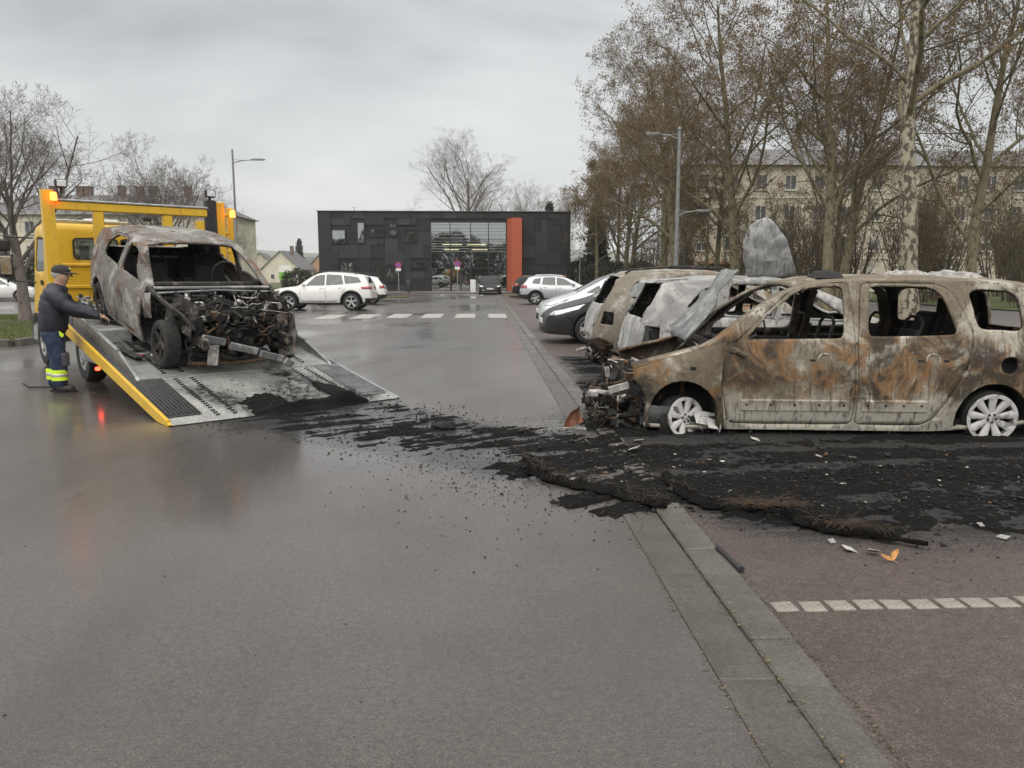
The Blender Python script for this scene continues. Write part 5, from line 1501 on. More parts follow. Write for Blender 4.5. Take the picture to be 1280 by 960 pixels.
    m = MB(); m.box((-1.128, 6.32, 1.35), (.02, .10, .08), bev=.01); m.build('door_handle', BLACK, T)
    m = MB(); m.box((-.41, 6.6, .62), (1.35, 1.2, .3), bev=.05); m.build('cab_base', BLACK, T)
    m = MB(); m.box((-.41, 7.22, .55), (1.45, .2, .4), bev=.06); m.build('bumper', GALV, T)
    for k, y in enumerate((6.15, 6.45, 6.7)):
        m = MB(); m.tube([(-.95, y, 2.31), (.15, y, 2.31)], .018, 6); m.build('roof_bar', GALV, T)
    m = MB(); m.box((-.2, 6.4, 2.34), (.5, .12, .05), bev=.015); m.build('light_bar', plain('pale_lens', (.6, .6, .55), .3), T)
    # mirror on its long arm
    m = MB(); m.tube([(-1.1, 6.85, 2.05), (-1.45, 7.12, 2.08)], .014, 6); m.tube([(-1.1, 6.85, 1.35), (-1.45, 7.12, 1.38)], .014, 6); m.tube([(-1.45, 7.12, 2.10), (-1.45, 7.12, 1.34)], .014, 6); m.build('mirror_arm', BLACK, T)
    m = MB(); m.box((-1.47, 7.10, 1.62), (.20, .08, .36), bev=.035); m.build('mirror', BLACK, T)
    m = MB(); m.box((-1.47, 7.10, 1.94), (.17, .07, .20), bev=.03); m.build('mirror', BLACK, T)
    m = MB(); m.box((-1.47, 7.052, 1.62), (.15, .01, .29), bev=.004); m.build('mirror_glass', CHROME, T)
    m = MB(); m.tube([(-1.15, 5.4, 1.0), (-1.15, 5.42, 1.6)], .022, 7); m.build('control_post', DARKSTEEL, T)
    m = MB()
    for k in range(4): m.tube([(-1.25 + .06 * k, 4.72, zd(4.7) - .05), (-1.26 + .06 * k, 4.66, zd(4.7) + .16)], .009, 5)
    m.build('control_levers', DARKSTEEL, T)['kind'] = 'stuff'
    return T
TRT = tyre_mesh(.41, .24, .25); TRR = rim_mesh(.25, .24, 8, (GALV, DARKSTEEL), 'single', .09)
flatbed()

# ================= the stripped wreck on the bed, nose down the ramp
TW = dict(L=3.72, top=[(0, .40), (.05, .55), (.3, .72), (.85, .84), (1.12, .91), (1.46, 1.12), (1.8, 1.275), (2.15, 1.345), (2.7, 1.35), (3.2, 1.31), (3.42, 1.22), (3.56, 1.0), (3.67, .75), (3.72, .45)],
    belt=[(0, .5), (.5, .7), (1.1, .82), (2.0, .875), (2.8, .93), (3.72, .98)], sill=[(0, .16), (.5, .14), (2.8, .15), (3.35, .22), (3.72, .32)],
    wid=[(0, .55), (.1, .74), (.4, .82), (.9, .85), (2.2, .86), (3.1, .865), (3.45, .82), (3.62, .76), (3.72, .65)],
    crown=[(0, .03), (.5, .045), (1.2, .05), (2.0, .055), (3.1, .055), (3.72, .02)], tumble=.36, crease=.012)
def truck_wreck():
    L = 1.22
    base = Vector((-2.02, 8.27, 0)); c, s = math.cos(R(TH)), math.sin(R(TH))
    u = -.03
    p = base + Vector((c * u - s * L, s * u + c * L, zd(L) + .015))
    T = thing('burnt_hatchback', 'stripped burnt car with open engine bay standing on the flatbed', 'car', p, 0)
    T.rotation_euler = (0, -math.atan(SLOPE), R(TH + 90))
    b = Body(TW)
    b.cut(circle(2.98, .28, .33, 28), 99, 'y', lambda c, n: abs(c.y) > .45 and n.z > -.95)
    windows_in(b, ([(1.40, .875), (1.58, 1.00), (1.72, 1.175), (2.06, 1.245), (2.10, .90)], [(2.24, .91), (2.21, 1.255), (2.58, 1.25), (2.78, 1.15), (2.86, .99), (2.78, .955)]), .05)
    b.cut([(1.08, -.70), (1.08, .70), (1.84, .55), (1.84, -.55)], 90, 'z', lambda c, n: n.z > .12 and c.x < 2.2 and c.z > .8 and abs(n.y) < .8)
    b.cut([(-.56, .96), (.56, .96), (.46, 1.23), (-.46, 1.23)], 90, 'x', lambda c, n: n.x > .05 and c.x > 2.8)
    b.cut([(-.2, -.1), (-.2, 1.1), (1.06, 1.1), (1.12, .8), (1.2, .45), (1.26, -.1)], 98, 'y', lambda c, n: True)
    doors = ([(1.34, .2), (1.24, .5), (1.27, .82), (1.34, .86), (1.56, 1.03), (1.80, 1.20), (2.0, 1.275), (2.12, 1.285), (2.165, .9), (2.165, .2)],
             [(2.18, .2), (2.18, .9), (2.15, 1.29), (2.60, 1.285), (2.84, 1.17), (2.94, .96), (2.84, .65), (2.64, .42), (2.60, .2)])
    for k, d in enumerate(doors): b.cut(rounded(d, .05), 10 + k, 'y', SIDE)
    b.part((0,), 'body_shell', B_SHELL, T, warp=.008, thick=.03)
    b.part((0,), 'inner_shell', CHAR, T, lift=-.033)
    for sgn in (-1, 1):
        for k in (0, 1): b.part((10 + k,), 'door', B_SHELL, T, side=sgn, shrink=.005, warp=.006, thick=.03)
    b.bm.free()
    arch_liner(b, T, 2.98, .28, .33, SOOTM)
    for x in (.60, 2.98):
        for sgn in (-1, 1):
            wheel(T, x, sgn, .275, .285, .19, .195, (5, 'single'), .72 if x < 1 else .74, (CHAR, SOOTM), tilt=random.uniform(-4, 4), tyre_mat=B_CHARTYRE)
    # bulkhead, scuttle, sills
    m = MB(); m.box((1.16, 0, .50), (.05, 1.36, .62)); m.box((2.15, 0, .16), (2.6, 1.5, .05)); m.build('bulkhead', SOOTM, T)
    m = MB(); m.box((1.06, 0, .845), (.10, 1.42, .035), rot=(0, .15, 0), bev=.01); m.tube([(.98, -.72, .80), (.95, 0, .835), (.98, .72, .80)], .014, 6); m.build('scuttle', B_GREY, T)
    m = MB(); m.tube([(1.34, -.74, .83), (1.34, .74, .83)], .035, 8); m.box((1.45, .3, .78), (.2, .5, .1), bev=.02); m.build('dashboard_beam', CHAR, T)
    m = MB(); m.tube([(1.34, -.37, .80), (1.62, -.37, .88)], .02, 7); m.lathe([(.17, 0), (.182, .01), (.17, .02), (.16, .01), (.17, 0)], 18, 'x', c=(1.64, -.37, .9)); m.build('steering_column', CHAR, T)
    for x in (1.85, 2.5):
        for y in (-.38, .38): seat_frame(T, x, y, .24, .76, SOOTM, padded=True)
    m = MB(); m.box((3.0, 0, .75), (.3, 1.2, .3), bev=.05); m.build('parcel_shelf', SOOTM, T)
    # inner wings, towers, legs
    for sgn in (-1, 1):
        m = MB(); m.box((.55, sgn * .50, .42), (1.25, .07, .12), bev=.01); m.build('chassis_leg', CHAR, T)
        m = MB(); m.lathe([(.16, .0), (.13, .22), (.09, .27), (.001, .28)], 14, 'z', c=(.66, sgn * .56, .46)); m.build('strut_tower', CHAR, T)
        m = MB(); m.tube([(.62, sgn * .60, .28), (.66, sgn * .56, .66)], [.04, .03], 8); m.build('strut', RUSTM, T)
        m = crumpled(.95, .38, 12, 6, .10, 3.0 + sgn * 2.1); m.build('inner_wing', CHAR, T, (.62, sgn * .60, .46), (R(12 * sgn), 0, 0))
        m = MB(); m.tube([(1.12, sgn * .76, .84), (.75, sgn * .70, .74), (.35, sgn * .62, .66), (.12, sgn * .55, .55)], [.035, .03, .028, .02], 6); m.build('wing_rail', CHAR, T)
        m = crumpled(.42, .30, 8, 6, .10, 8 + sgn); m.build('wing_remnant', B_SHELL, T, (.98, sgn * .80, .50), (R(-8 * sgn), R(14), R(8 * sgn)))
    m = crumpled(.22, .52, 7, 9, .09, 5.6); m.build('wing_remnant', B_SHELL, T, (.20, -.62, .16), (R(6), R(6), R(70)))
    # power unit and its tangle
    m = MB(); m.box((.62, .05, .42), (.50, .62, .34), bev=.05); m.box((.58, -.30, .36), (.36, .30, .26), bev=.05); m.tube([(.40, -.25, .64), (.40, .3, .66)], .06, 9); m.build('engine_block', SOOTM, T)
    m = MB(); m.lathe([(.001, -.03), (.085, -.03), (.09, .0), (.06, .03), (.001, .03)], 16, 'x', c=(.30, -.12, .30)); m.lathe([(.001, -.02), (.06, -.02), (.06, .02), (.001, .02)], 16, 'x', c=(.31, .18, .36)); m.build('pulley', CHAR, T)
    m = MB(); m.box((.36, .34, .62), (.18, .26, .07), rot=(0, .3, .2), bev=.02); m.build('inlet_duct', ASHM, T)
    add_junk(T, 'engine_remains', 51, (.12, -.60, .18), (.98, .60, .70), 420, (SOOTM, SOOTM, CHAR, CHAR, RUSTM), smin=.015, smax=.10)
    add_junk(T, 'engine_remains', 52, (.30, -.70, .55), (1.05, .70, .80), 170, (SOOTM, SOOTM, CHAR, ASHM), smin=.012, smax=.09, wires=.5)
    add_junk(T, 'cabin_remains', 53, (1.3, -.65, .22), (2.7, .65, .70), 180, (SOOTM, SOOTM, CHAR), smin=.03, smax=.16)
    # subframe and the hanging crash beam
    m = MB(); m.tube([(.22, -.60, .13), (.16, 0, .12), (.22, .60, .13)], .022, 6); m.build('lower_crossmember', RUSTM, T)
    m = MB()
    pts = [(.16, .50, .47), (.06, .2, .38), (.0, -.15, .27), (-.04, -.46, .17), (-.06, -.56, .10)]
    for i in range(len(pts) - 1):
        a, b_ = Vector(pts[i]), Vector(pts[i + 1]); d = (b_ - a)
        ang = math.atan2(d.z, d.y)
        m.box((a + b_) / 2, (.035, d.length + .012, .085), rot=Matrix.Rotation(ang, 3, 'X') @ Matrix.Rotation(math.atan2(-d.x, d.y), 3, 'Z'), bev=.008)
    m.build('crash_beam', B_GREY, T)
    m = MB(); m.box((.10, .36, .25), (.02, .12, .24), rot=(.1, .1, 0), bev=.004); m.build('radiator_bracket', ASHM, T)
    for k in range(5):
        rnd = random.Random(70 + k)
        m = MB(); y = rnd.uniform(-.55, .55); m.tube([(.9, y, .78), (.6, y + rnd.uniform(-.3, .3), .70), (.2, y + rnd.uniform(-.4, .4), rnd.uniform(.5, .7))], .006, 5); m.build('bare_cable', ASHM if k % 2 else CHAR, T)
    return T
truck_wreck()
# ------------------------------------------------------------------ the recovery driver
def skin_mesh(name, joints, edges, mat, parent, sub=2, root=0):
    me = bpy.data.meshes.new(name)
    me.from_pydata([j[0] for j in joints], edges, [])
    o = bpy.data.objects.new(name, me); COL.objects.link(o); o.parent = parent
    o.modifiers.new('skin', 'SKIN')
    lay = me.skin_vertices[0] if len(me.skin_vertices) else None
    if lay is None:
        bm = bmesh.new(); bm.from_mesh(me); bm.verts.layers.skin.verify(); bm.to_mesh(me); bm.free()
        lay = me.skin_vertices[0]
    for i, j in enumerate(joints):
        r = j[1]
        lay.data[i].radius = r if isinstance(r, tuple) else (r, r)
        lay.data[i].use_root = (i == root)
    md = o.modifiers.new('subdivision', 'SUBSURF'); md.levels = sub; md.render_levels = sub
    me.materials.append(mat)
    # bake so that the surface is a plain mesh
    dg = bpy.context.evaluated_depsgraph_get()
    ev = bpy.data.meshes.new_from_object(o.evaluated_get(dg))
    o.modifiers.clear(); o.data = ev; ev.name = name
    if not ev.materials: ev.materials.append(mat)
    finish(ev, True, 0)
    return o

SKINM = plain('skin', (.50, .30, .22), .5, var=.08)
NAVY = NT('navy_jacket'); _f = NAVY.noise(22, 5); NAVY.set(color=NAVY.mix(NAVY.ramp(_f, .35, .65), (.010, .012, .022), (.022, .025, .038)), rough=.55, normal=NAVY.bump(NAVY.noise(14, 5, .6), .5, .02)); NAVY = NAVY.mat
WORKBLUE = NT('work_trousers'); _f = WORKBLUE.noise(16, 5); WORKBLUE.set(color=WORKBLUE.mix(WORKBLUE.ramp(_f, .35, .65), (.010, .020, .050), (.022, .038, .082)), rough=.8, normal=WORKBLUE.bump(WORKBLUE.noise(9, 5, .6), .6, .03)); WORKBLUE = WORKBLUE.mat
GREYCLOTH = plain('grey_knee_patch', (.07, .075, .085), .85, var=.2)
HIVIS = plain('hi_vis_band', (.62, .85, .04), .6, var=.15)
SILVERTAPE = plain('silver_tape', (.5, .5, .5), .35, .4)
BOOT = plain('work_boot', (.03, .028, .026), .55, var=.3)
CAPM = plain('dark_cap', (.03, .027, .024), .8, var=.25)
HAIRM = plain('grey_hair', (.36, .35, .34), .8, var=.25)

def driver():
    # local frame: +x is the way he faces; he leans in a little and reaches ahead to the bed controls
    K = .92
    T = thing('person', 'man in black padded jacket, cap and blue work trousers reaching to the truck bed', 'person', (-5.36, 9.82, 0), R(20))
    T.scale = (K, K, K)
    # body: one continuous surface from feet to head with both arms
    J = [((0, 0, .86), (.15, .12)), ((.01, 0, 1.02), (.145, .12)), ((.03, 0, 1.18), (.15, .12)), ((.05, 0, 1.30), (.15, .11)), ((.09, 0, 1.40), .075), ((.12, 0, 1.47), .072),
         ((.14, 0, 1.535), (.112, .098)), ((.15, 0, 1.60), (.118, .10)), ((.145, 0, 1.67), (.085, .08)),
         ((-.01, .09, .80), .09), ((.0, .10, .46), .062), ((-.06, .10, .10), .042), ((.08, .11, .045), .035), ((.14, .11, .035), .028),
         ((.0, -.09, .80), .09), ((.05, -.10, .46), .062), ((.03, -.10, .10), .042), ((.16, -.11, .045), .035), ((.22, -.11, .035), .028),
         ((.06, .18, 1.33), .065), ((.20, .25, 1.13), .048), ((.42, .24, 1.06), .036), ((.50, .24, 1.045), (.03, .022)),
         ((.06, -.18, 1.33), .065), ((.24, -.22, 1.14), .048), ((.50, -.20, 1.05), .036), ((.58, -.195, 1.03), (.03, .022))]
    Ed = [(0, 1), (1, 2), (2, 3), (3, 4), (4, 5), (5, 6), (6, 7), (7, 8), (0, 9), (9, 10), (10, 11), (11, 12), (12, 13), (0, 14), (14, 15), (15, 16), (16, 17), (17, 18),
          (3, 19), (19, 20), (20, 21), (21, 22), (3, 23), (23, 24), (24, 25), (25, 26)]
    skin_mesh('body', J, Ed, SKINM, T)
    # hands: palm with five bent fingers each
    for (w, dirv, sd) in (((.50, .24, 1.045), (1, -.02, -.18), 1), ((.58, -.195, 1.03), (1, .05, -.22), -1)):
        w = Vector(w); d = Vector(dirv).normalized(); sidev = Vector((0, 0, 1)).cross(d).normalized(); upv = d.cross(sidev)
        P = [(w, (.028, .02)), (w + d * .045, (.036, .016)), (w + d * .075, (.036, .014))]
        E2 = [(0, 1), (1, 2)]
        skin_mesh('palm', P, E2, SKINM, T, 2)
        for k, (off, ln) in enumerate(((-.03, .066), (-.010, .076), (.011, .072), (.030, .056))):
            a = w + d * .075 + sidev * off
            b_ = a + d * ln * .45 - upv * ln * .12; c = b_ + d * ln * .25 - upv * ln * .35; e = c - upv * ln * .28 - d * ln * .02
            skin_mesh('finger', [(a, .0095), (b_, .009), (c, .0085), (e, .007)], [(0, 1), (1, 2), (2, 3)], SKINM, T, 1)
        a = w + d * .025 - sidev * .030 * sd
        skin_mesh('thumb', [(a, .012), (a + d * .03 - sidev * .025 * sd - upv * .01, .011), (a + d * .058 - sidev * .03 * sd - upv * .03, .009)], [(0, 1), (1, 2)], SKINM, T, 1)
    # jacket: padded, to the hips, sleeves to the wrists
    def puff(o):
        for v in o.data.vertices:
            v.co += v.normal * (.007 * math.sin(v.co.z * 70 + v.co.x * 20)) + Vector(mnoise.noise_vector(v.co * 9)) * .012
        o.data.update()
    Jk = [((-.01, 0, .76), (.20, .165)), ((.0, 0, .92), (.235, .20)), ((.02, 0, 1.08), (.24, .20)), ((.04, 0, 1.22), (.25, .20)), ((.055, 0, 1.32), (.235, .185)), ((.075, 0, 1.385), (.185, .16)), ((.095, 0, 1.43), (.13, .12)), ((.115, 0, 1.485), (.112, .102))]
    puff(skin_mesh('jacket', Jk, [(i, i + 1) for i in range(7)], NAVY, T))
    for sl in ([((.03, .10, 1.34), .12), ((.06, .17, 1.33), .13), ((.10, .225, 1.26), .12), ((.15, .25, 1.19), .108), ((.20, .262, 1.135), .10), ((.26, .26, 1.105), .095), ((.36, .25, 1.085), .082), ((.44, .245, 1.065), .075), ((.52, .24, 1.045), .062)],
               [((.03, -.10, 1.34), .12), ((.06, -.17, 1.33), .13), ((.11, -.205, 1.26), .12), ((.17, -.222, 1.20), .108), ((.24, -.232, 1.145), .10), ((.31, -.228, 1.115), .095), ((.42, -.215, 1.08), .082), ((.51, -.207, 1.06), .075), ((.60, -.20, 1.03), .062)]):
        puff(skin_mesh('sleeve', sl, [(i, i + 1) for i in range(8)], NAVY, T))
    m = MB(); m.tube([(.225, .0, .90), (.232, 0, 1.1), (.20, 0, 1.33)], .006, 5); m.build('zip', GREYCLOTH, T)
    # trousers
    Tr = [((-.01, 0, .95), (.18, .16)), ((-.01, 0, .82), (.20, .175)), ((-.005, .09, .70), .125), ((.0, .10, .46), .108), ((-.03, .10, .26), .102), ((-.058, .10, .06), .098),
          ((.005, -.09, .70), .125), ((.05, -.10, .46), .108), ((.045, -.10, .26), .102), ((.03, -.10, .06), .098)]
    Et = [(0, 1), (1, 2), (2, 3), (3, 4), (4, 5), (1, 6), (6, 7), (7, 8), (8, 9)]
    o = skin_mesh('trousers', Tr, Et, WORKBLUE, T)
    for v in o.data.vertices: v.co += Vector(mnoise.noise_vector(v.co * 9 + Vector((4, 4, 4)))) * .012
    for (x, y) in ((-.048, .10), (.040, -.10)):
        m = MB(); m.lathe([(.085, .17), (.103, .175), (.103, .315), (.085, .32)], 20, 'z', c=(x, y, 0)); m.build('hi_vis_band', HIVIS, T)
        m = MB(); m.lathe([(.103, .225), (.106, .23), (.106, .26), (.103, .265)], 20, 'z', c=(x, y, 0)); m.build('reflective_tape', SILVERTAPE, T)
        m = MB(); m.lathe([(.080, .37), (.088, .38), (.088, .54), (.080, .55)], 16, 'z', c=(x + .045, y, 0), a0=-1.5, a1=1.5); m.build('knee_patch', GREYCLOTH, T)
    m = MB(); m.box((.10, -.165, .80), (.09, .012, .05), rot=(0, .6, -.5), bev=.004); m.build('hi_vis_pocket_trim', HIVIS, T)
    # boots
    for (x, y) in ((-.05, .10), (.035, -.10)):
        skin_mesh('boot', [((x, y, .16), .085), ((x - .01, y, .06), (.085, .075)), ((x + .09, y, .055), (.075, .066)), ((x + .19, y, .045), (.062, .05))], [(0, 1), (1, 2), (2, 3)], BOOT, T)
        m = MB(); m.prism([(x - .065, y - .045), (x + .1, y - .05), (x + .18, y - .038), (x + .205, y), (x + .18, y + .038), (x + .1, y + .05), (x - .065, y + .045)], .0, .022); m.build('boot_sole', BLACK, T)
    # head furnishings: ears, nose, brow, eyes, hair, cap, headset
    m = MB(); m.lathe([(.001, .02), (.012, .012), (.016, 0), (.02, -.012), (.001, -.018)], 8, 'z', c=(.262, 0, 1.575)); m.build('nose', SKINM, T)
    for sg in (-1, 1):
        m = MB(); m.lathe([(.001, -.008), (.018, -.006), (.026, .0), (.018, .006), (.001, .004)], 12, 'y', c=(.135, sg * .098, 1.585)); m.build('ear', SKINM, T)
        m = MB(); m.lathe([(.001, .008), (.009, .006), (.011, 0)], 8, 'x', c=(.243, sg * .036, 1.60)); m.build('eye', BLACK, T)
    m = MB(); m.box((.250, 0, 1.528), (.012, .045, .008), bev=.003); m.build('mouth', plain('lips', (.30, .12, .10), .5), T)
    m = MB(); m.lathe([(.090, -.03), (.104, .0), (.106, .03), (.10, .055)], 20, 'z', c=(.128, 0, 1.585), a0=R(75), a1=R(285)); m.build('hair', HAIRM, T)
    m = MB(); m.lathe([(.112, .0), (.116, .03), (.108, .07), (.078, .10), (.03, .113), (.001, .115)], 22, 'z', c=(.14, 0, 1.615))
    m.build('cap', CAPM, T, rot=(0, 0, 0))
    m = MB(); n = 12; vs = []; fs = []
    for k in range(n + 1):
        a = R(-70 + 140 * k / n)
        vs += [(.14 + .112 * math.cos(a), .112 * math.sin(a), 1.628), (.15 + (.112 + .085 * math.cos(a)) * math.cos(a) + .01, .118 * math.sin(a), 1.605)]
    for k in range(n): fs.append((2 * k, 2 * k + 2, 2 * k + 3, 2 * k + 1))
    m.add(vs, fs); o = m.build('cap_peak', CAPM, T); md = o.modifiers.new('thickness', 'SOLIDIFY'); md.thickness = .006
    m = MB(); m.box((.248, -.03, 1.675), (.012, .05, .02), rot=(0, -.35, .0), bev=.003); m.build('cap_badge', WHITE, T)
    m = MB(); m.tube([(.262, -.06, 1.595), (.235, -.098, 1.602), (.14, -.108, 1.605)], .004, 5); m.tube([(.262, .06, 1.595), (.235, .098, 1.602), (.14, .108, 1.605)], .004, 5); m.tube([(.262, -.06, 1.595), (.275, 0, 1.60), (.262, .06, 1.595)], .004, 5); m.build('glasses', BLACK, T)
    return T
driver()
# ------------------------------------------------------------------ trees
def grow_tree(seed, height, r0, fork=.35, nlimb=9, spread=.9, lv=3, twig=.028, up=.25, lean=(0, 0), kids=(7, 7, 6), decay=(.52, .5, .5), clear=None, leader=True, crook=.12):
    """returns polylines (points, radii, level)"""
    rnd = random.Random(seed); out = []
    def poly(p, d, ln, r, level, n):
        pts = [p.copy()]; rad = [r]; dd = d.copy()
        rend = r * (.35 if level else .22) if level < lv else r * .4
        for k in range(n):
            j = crook * (1 if level else .25)
            dd = (dd + Vector((rnd.gauss(0, j), rnd.gauss(0, j), rnd.gauss(0, j) + up * (.12 if level else .0)))).normalized()
            pts.append(pts[-1] + dd * (ln / n)); rad.append(r + (rend - r) * (k + 1) / n)
        return pts, rad
    def sub(pts, rad, ln, level):
        out.append((pts, rad, level))
        if level >= lv: return
        nk = kids[level - 1] if level else nlimb
        n = len(pts) - 1
        for i in range(nk):
            t = (clear if (level == 0 and clear) else fork if level == 0 else .22) + (1 - (clear if (level == 0 and clear) else fork if level == 0 else .22)) * (i + rnd.random()) / nk
            t = min(t, .985); k = min(int(t * n), n - 1); f = t * n - k
            p = pts[k].lerp(pts[k + 1], f); r = rad[k] + (rad[k + 1] - rad[k]) * f
            d = (pts[k + 1] - pts[k]).normalized()
            az = i * 2.399 + rnd.uniform(-.5, .5)
            o1 = d.orthogonal().normalized(); o2 = d.cross(o1)
            side = o1 * math.cos(az) + o2 * math.sin(az)
            ang = spread * rnd.uniform(.75, 1.2) * (1.0 if level else (1.1 - .45 * t))
            nd = (d * math.cos(ang) + side * math.sin(ang) + Vector((0, 0, up * rnd.uniform(.2, 1)))).normalized()
            l2 = ln * decay[min(level, len(decay) - 1)] * rnd.uniform(.75, 1.25) * ((1.15 - .7 * max(0, t - .3)) if level == 0 else (1.1 - .55 * t))
            r2 = max(r * rnd.uniform(.42, .62) if level else r * rnd.uniform(.35, .55), .004)
            q, qr = poly(p, nd, l2, r2, level + 1, (7, 5, 4, 3)[min(level, 3)])
            sub(q, qr, l2, level + 1)
    pts, rad = poly(Vector((0, 0, 0)), Vector((lean[0], lean[1], 1)).normalized(), height, r0, 0, 12)
    rad[0] *= 1.25
    sub(pts, rad, height, 0)
    return out

def tubes_mesh(name, polys, mat, sides=(10, 6, 4, 3, 3), min_r=.004):
    V = []; F = []; base = 0
    for pts, rad, lvl in polys:
        n = sides[min(lvl, len(sides) - 1)]
        P = np.array([tuple(p) for p in pts]); r = np.maximum(np.array(rad), min_r)
        T = np.gradient(P, axis=0); T /= np.linalg.norm(T, axis=1, keepdims=True) + 1e-9
        ref = np.array([0., 0, 1]) if abs(T[0, 2]) < .9 else np.array([1., 0, 0])
        U = np.cross(T, ref); U /= np.linalg.norm(U, axis=1, keepdims=True) + 1e-9
        Wv = np.cross(T, U)
        a = np.arange(n) * 2 * np.pi / n
        ring = P[:, None] + (U[:, None] * np.cos(a)[None, :, None] + Wv[:, None] * np.sin(a)[None, :, None]) * r[:, None, None]
        V.append(ring.reshape(-1, 3)); m = len(pts)
        i = np.arange(m - 1)[:, None] * n; k = np.arange(n)[None, :]
        a_ = i + k; b_ = i + (k + 1) % n
        F.append((np.stack([a_, b_, b_ + n, a_ + n], -1).reshape(-1, 4)) + base)
        base += m * n
    return np_mesh(name, np.concatenate(V), np.concatenate(F), mat, smooth=True)

def leaves_mesh(name, polys, mat, per=4, size=.09, level=3, seed=0, hang=.6, zmax=None, prob=1.0, jit=.10):
    rg = np.random.default_rng(seed); C = []
    for pts, rad, lvl in polys:
        if lvl < level: continue
        P = np.array([tuple(p) for p in pts])
        n = per if isinstance(per, int) else rg.poisson(per)
        if n < 1: continue
        t = rg.uniform(.2, 1, n) * (len(P) - 1); k = np.minimum(t.astype(int), len(P) - 2); f = (t - k)[:, None]
        q = P[k] * (1 - f) + P[k + 1] * f + rg.normal(0, jit, (n, 3))
        C.append(q)
    C = np.concatenate(C); C = C[rg.uniform(0, 1, len(C)) < prob]
    if zmax is not None: C = C[rg.uniform(0, 1, len(C)) < np.clip((zmax - C[:, 2]) / zmax * 2.2, .05, 1)]
    n = len(C); s = size * rg.uniform(.55, 1.35, (n, 1))
    d = rg.normal(0, 1, (n, 3)); d[:, 2] -= hang * 2; d /= np.linalg.norm(d, axis=1, keepdims=True)
    u = np.cross(d, rg.normal(0, 1, (n, 3))); u /= np.linalg.norm(u, axis=1, keepdims=True)
    w = np.cross(d, u)
    v0 = C; v1 = C + d * s * .55 + u * s * .42 + w * s * .12; v2 = C + d * s; v3 = C + d * s * .55 - u * s * .42 + w * s * .12
    V = np.stack([v0, v1, v2, v3], 1).reshape(-1, 3)
    i = np.arange(n)[:, None] * 4
    F = np.concatenate([i + np.array([[0, 1, 2]]), i + np.array([[0, 2, 3]])], 0)
    return np_mesh(name, V, F, mat)

PLANE_BARK = bark('plane_bark', (.20, .18, .13), (.31, .275, .205), (.06, .05, .035), 3.2, .75)
MOSS_BARK = bark('mossy_bark', (.125, .108, .062), (.19, .163, .10), (.07, .056, .036), 3.0, .5)
TWIG = bark('twig_bark', (.085, .070, .045), (.13, .105, .065), (.06, .048, .03), 3.0, .4)
GREYTWIG = bark('grey_twig_bark', (.125, .105, .09), (.175, .15, .13), (.09, .075, .063), 3.0, .4)
DEADLEAF = rgbvar('dead_leaf', ((.20, .128, .058), (.25, .17, .08), (.13, .082, .04)), .85, .35)
OLIVELEAF = rgbvar('olive_dead_leaf', ((.155, .115, .045), (.19, .13, .055), (.11, .085, .038)), .85, .35)

def split_levels(polys): return [p for p in polys if p[2] <= 1], [p for p in polys if p[2] >= 2]
def tree_parts(name, polys, bark_m, twig_m, leaf=None, limb_m=None):
    a = [p for p in polys if p[2] == 0]; b = [p for p in polys if p[2] == 1]; c = [p for p in polys if p[2] >= 2]
    ms = [('trunk', tubes_mesh('trunk', a, bark_m, (14,))), ('limbs', tubes_mesh('limbs', b, limb_m or bark_m, (8, 8))), ('crown', tubes_mesh('crown', c, twig_m, (6, 5, 4, 3, 3, 3), .0045))]
    if leaf: ms.append(('leaves', leaf))
    return ms
def place_tree(name, label, parts, loc, rz=0, s=1.0, group=None, sz=None):
    T = thing(name, label, 'tree', loc, rz, group)
    T.scale = (s, s, sz or s)
    for nm, me in parts:
        o = link(nm, me, T)
        if nm in ('crown', 'leaves', 'limbs'): o['kind'] = 'stuff'
    return T

# mottled plane tree: strong fork, long limbs
pA = grow_tree(3, 15, .34, fork=.40, nlimb=12, spread=1.05, lv=5, up=.26, kids=(7, 6, 5, 3), decay=(.50, .52, .5, .55), lean=(.05, 0), crook=.16)
PA = tree_parts('plane', pA, PLANE_BARK, TWIG, leaves_mesh('leaves', pA, DEADLEAF, .5, .10, 4, 1, zmax=20), MOSS_BARK)
# leafier row trees
pB = grow_tree(8, 15, .27, fork=.22, nlimb=17, spread=1.0, lv=5, up=.26, kids=(7, 6, 5, 3), decay=(.40, .52, .5, .55), crook=.14)
PB = tree_parts('plane', pB, MOSS_BARK, TWIG, leaves_mesh('leaves', pB, DEADLEAF, 1.5, .088, 4, 2, zmax=20))
pC = grow_tree(15, 14, .24, fork=.20, nlimb=17, spread=.95, lv=5, up=.30, kids=(7, 6, 5, 3), decay=(.40, .52, .5, .55), crook=.14)
PC = tree_parts('plane', pC, MOSS_BARK, TWIG, leaves_mesh('leaves', pC, DEADLEAF, 1.3, .088, 4, 3, zmax=19))
# low spreading street tree with olive crown
pD = grow_tree(21, 7.5, .16, fork=.30, nlimb=11, spread=1.0, lv=4, up=.22, kids=(6, 6, 4), decay=(.5, .5, .5, .5), crook=.16)
PD = tree_parts('small', pD, MOSS_BARK, TWIG, leaves_mesh('leaves', pD, OLIVELEAF, 5.0, .10, 4, 4))
# bare upright-twigged trees by the truck
pE = grow_tree(33, 5.6, .25, fork=.30, nlimb=17, spread=1.05, lv=5, up=.40, kids=(7, 6, 5, 3), decay=(.85, .58, .55, .55), crook=.06)
PE = tree_parts('bare', pE, GREYTWIG, GREYTWIG)
# broad bare tree behind the dark building
pF = grow_tree(41, 15, .36, fork=.18, nlimb=20, spread=.95, lv=5, up=.40, kids=(8, 7, 5, 3), decay=(.55, .52, .5, .55), crook=.10)
PF = tree_parts('broad', pF, GREYTWIG, GREYTWIG)

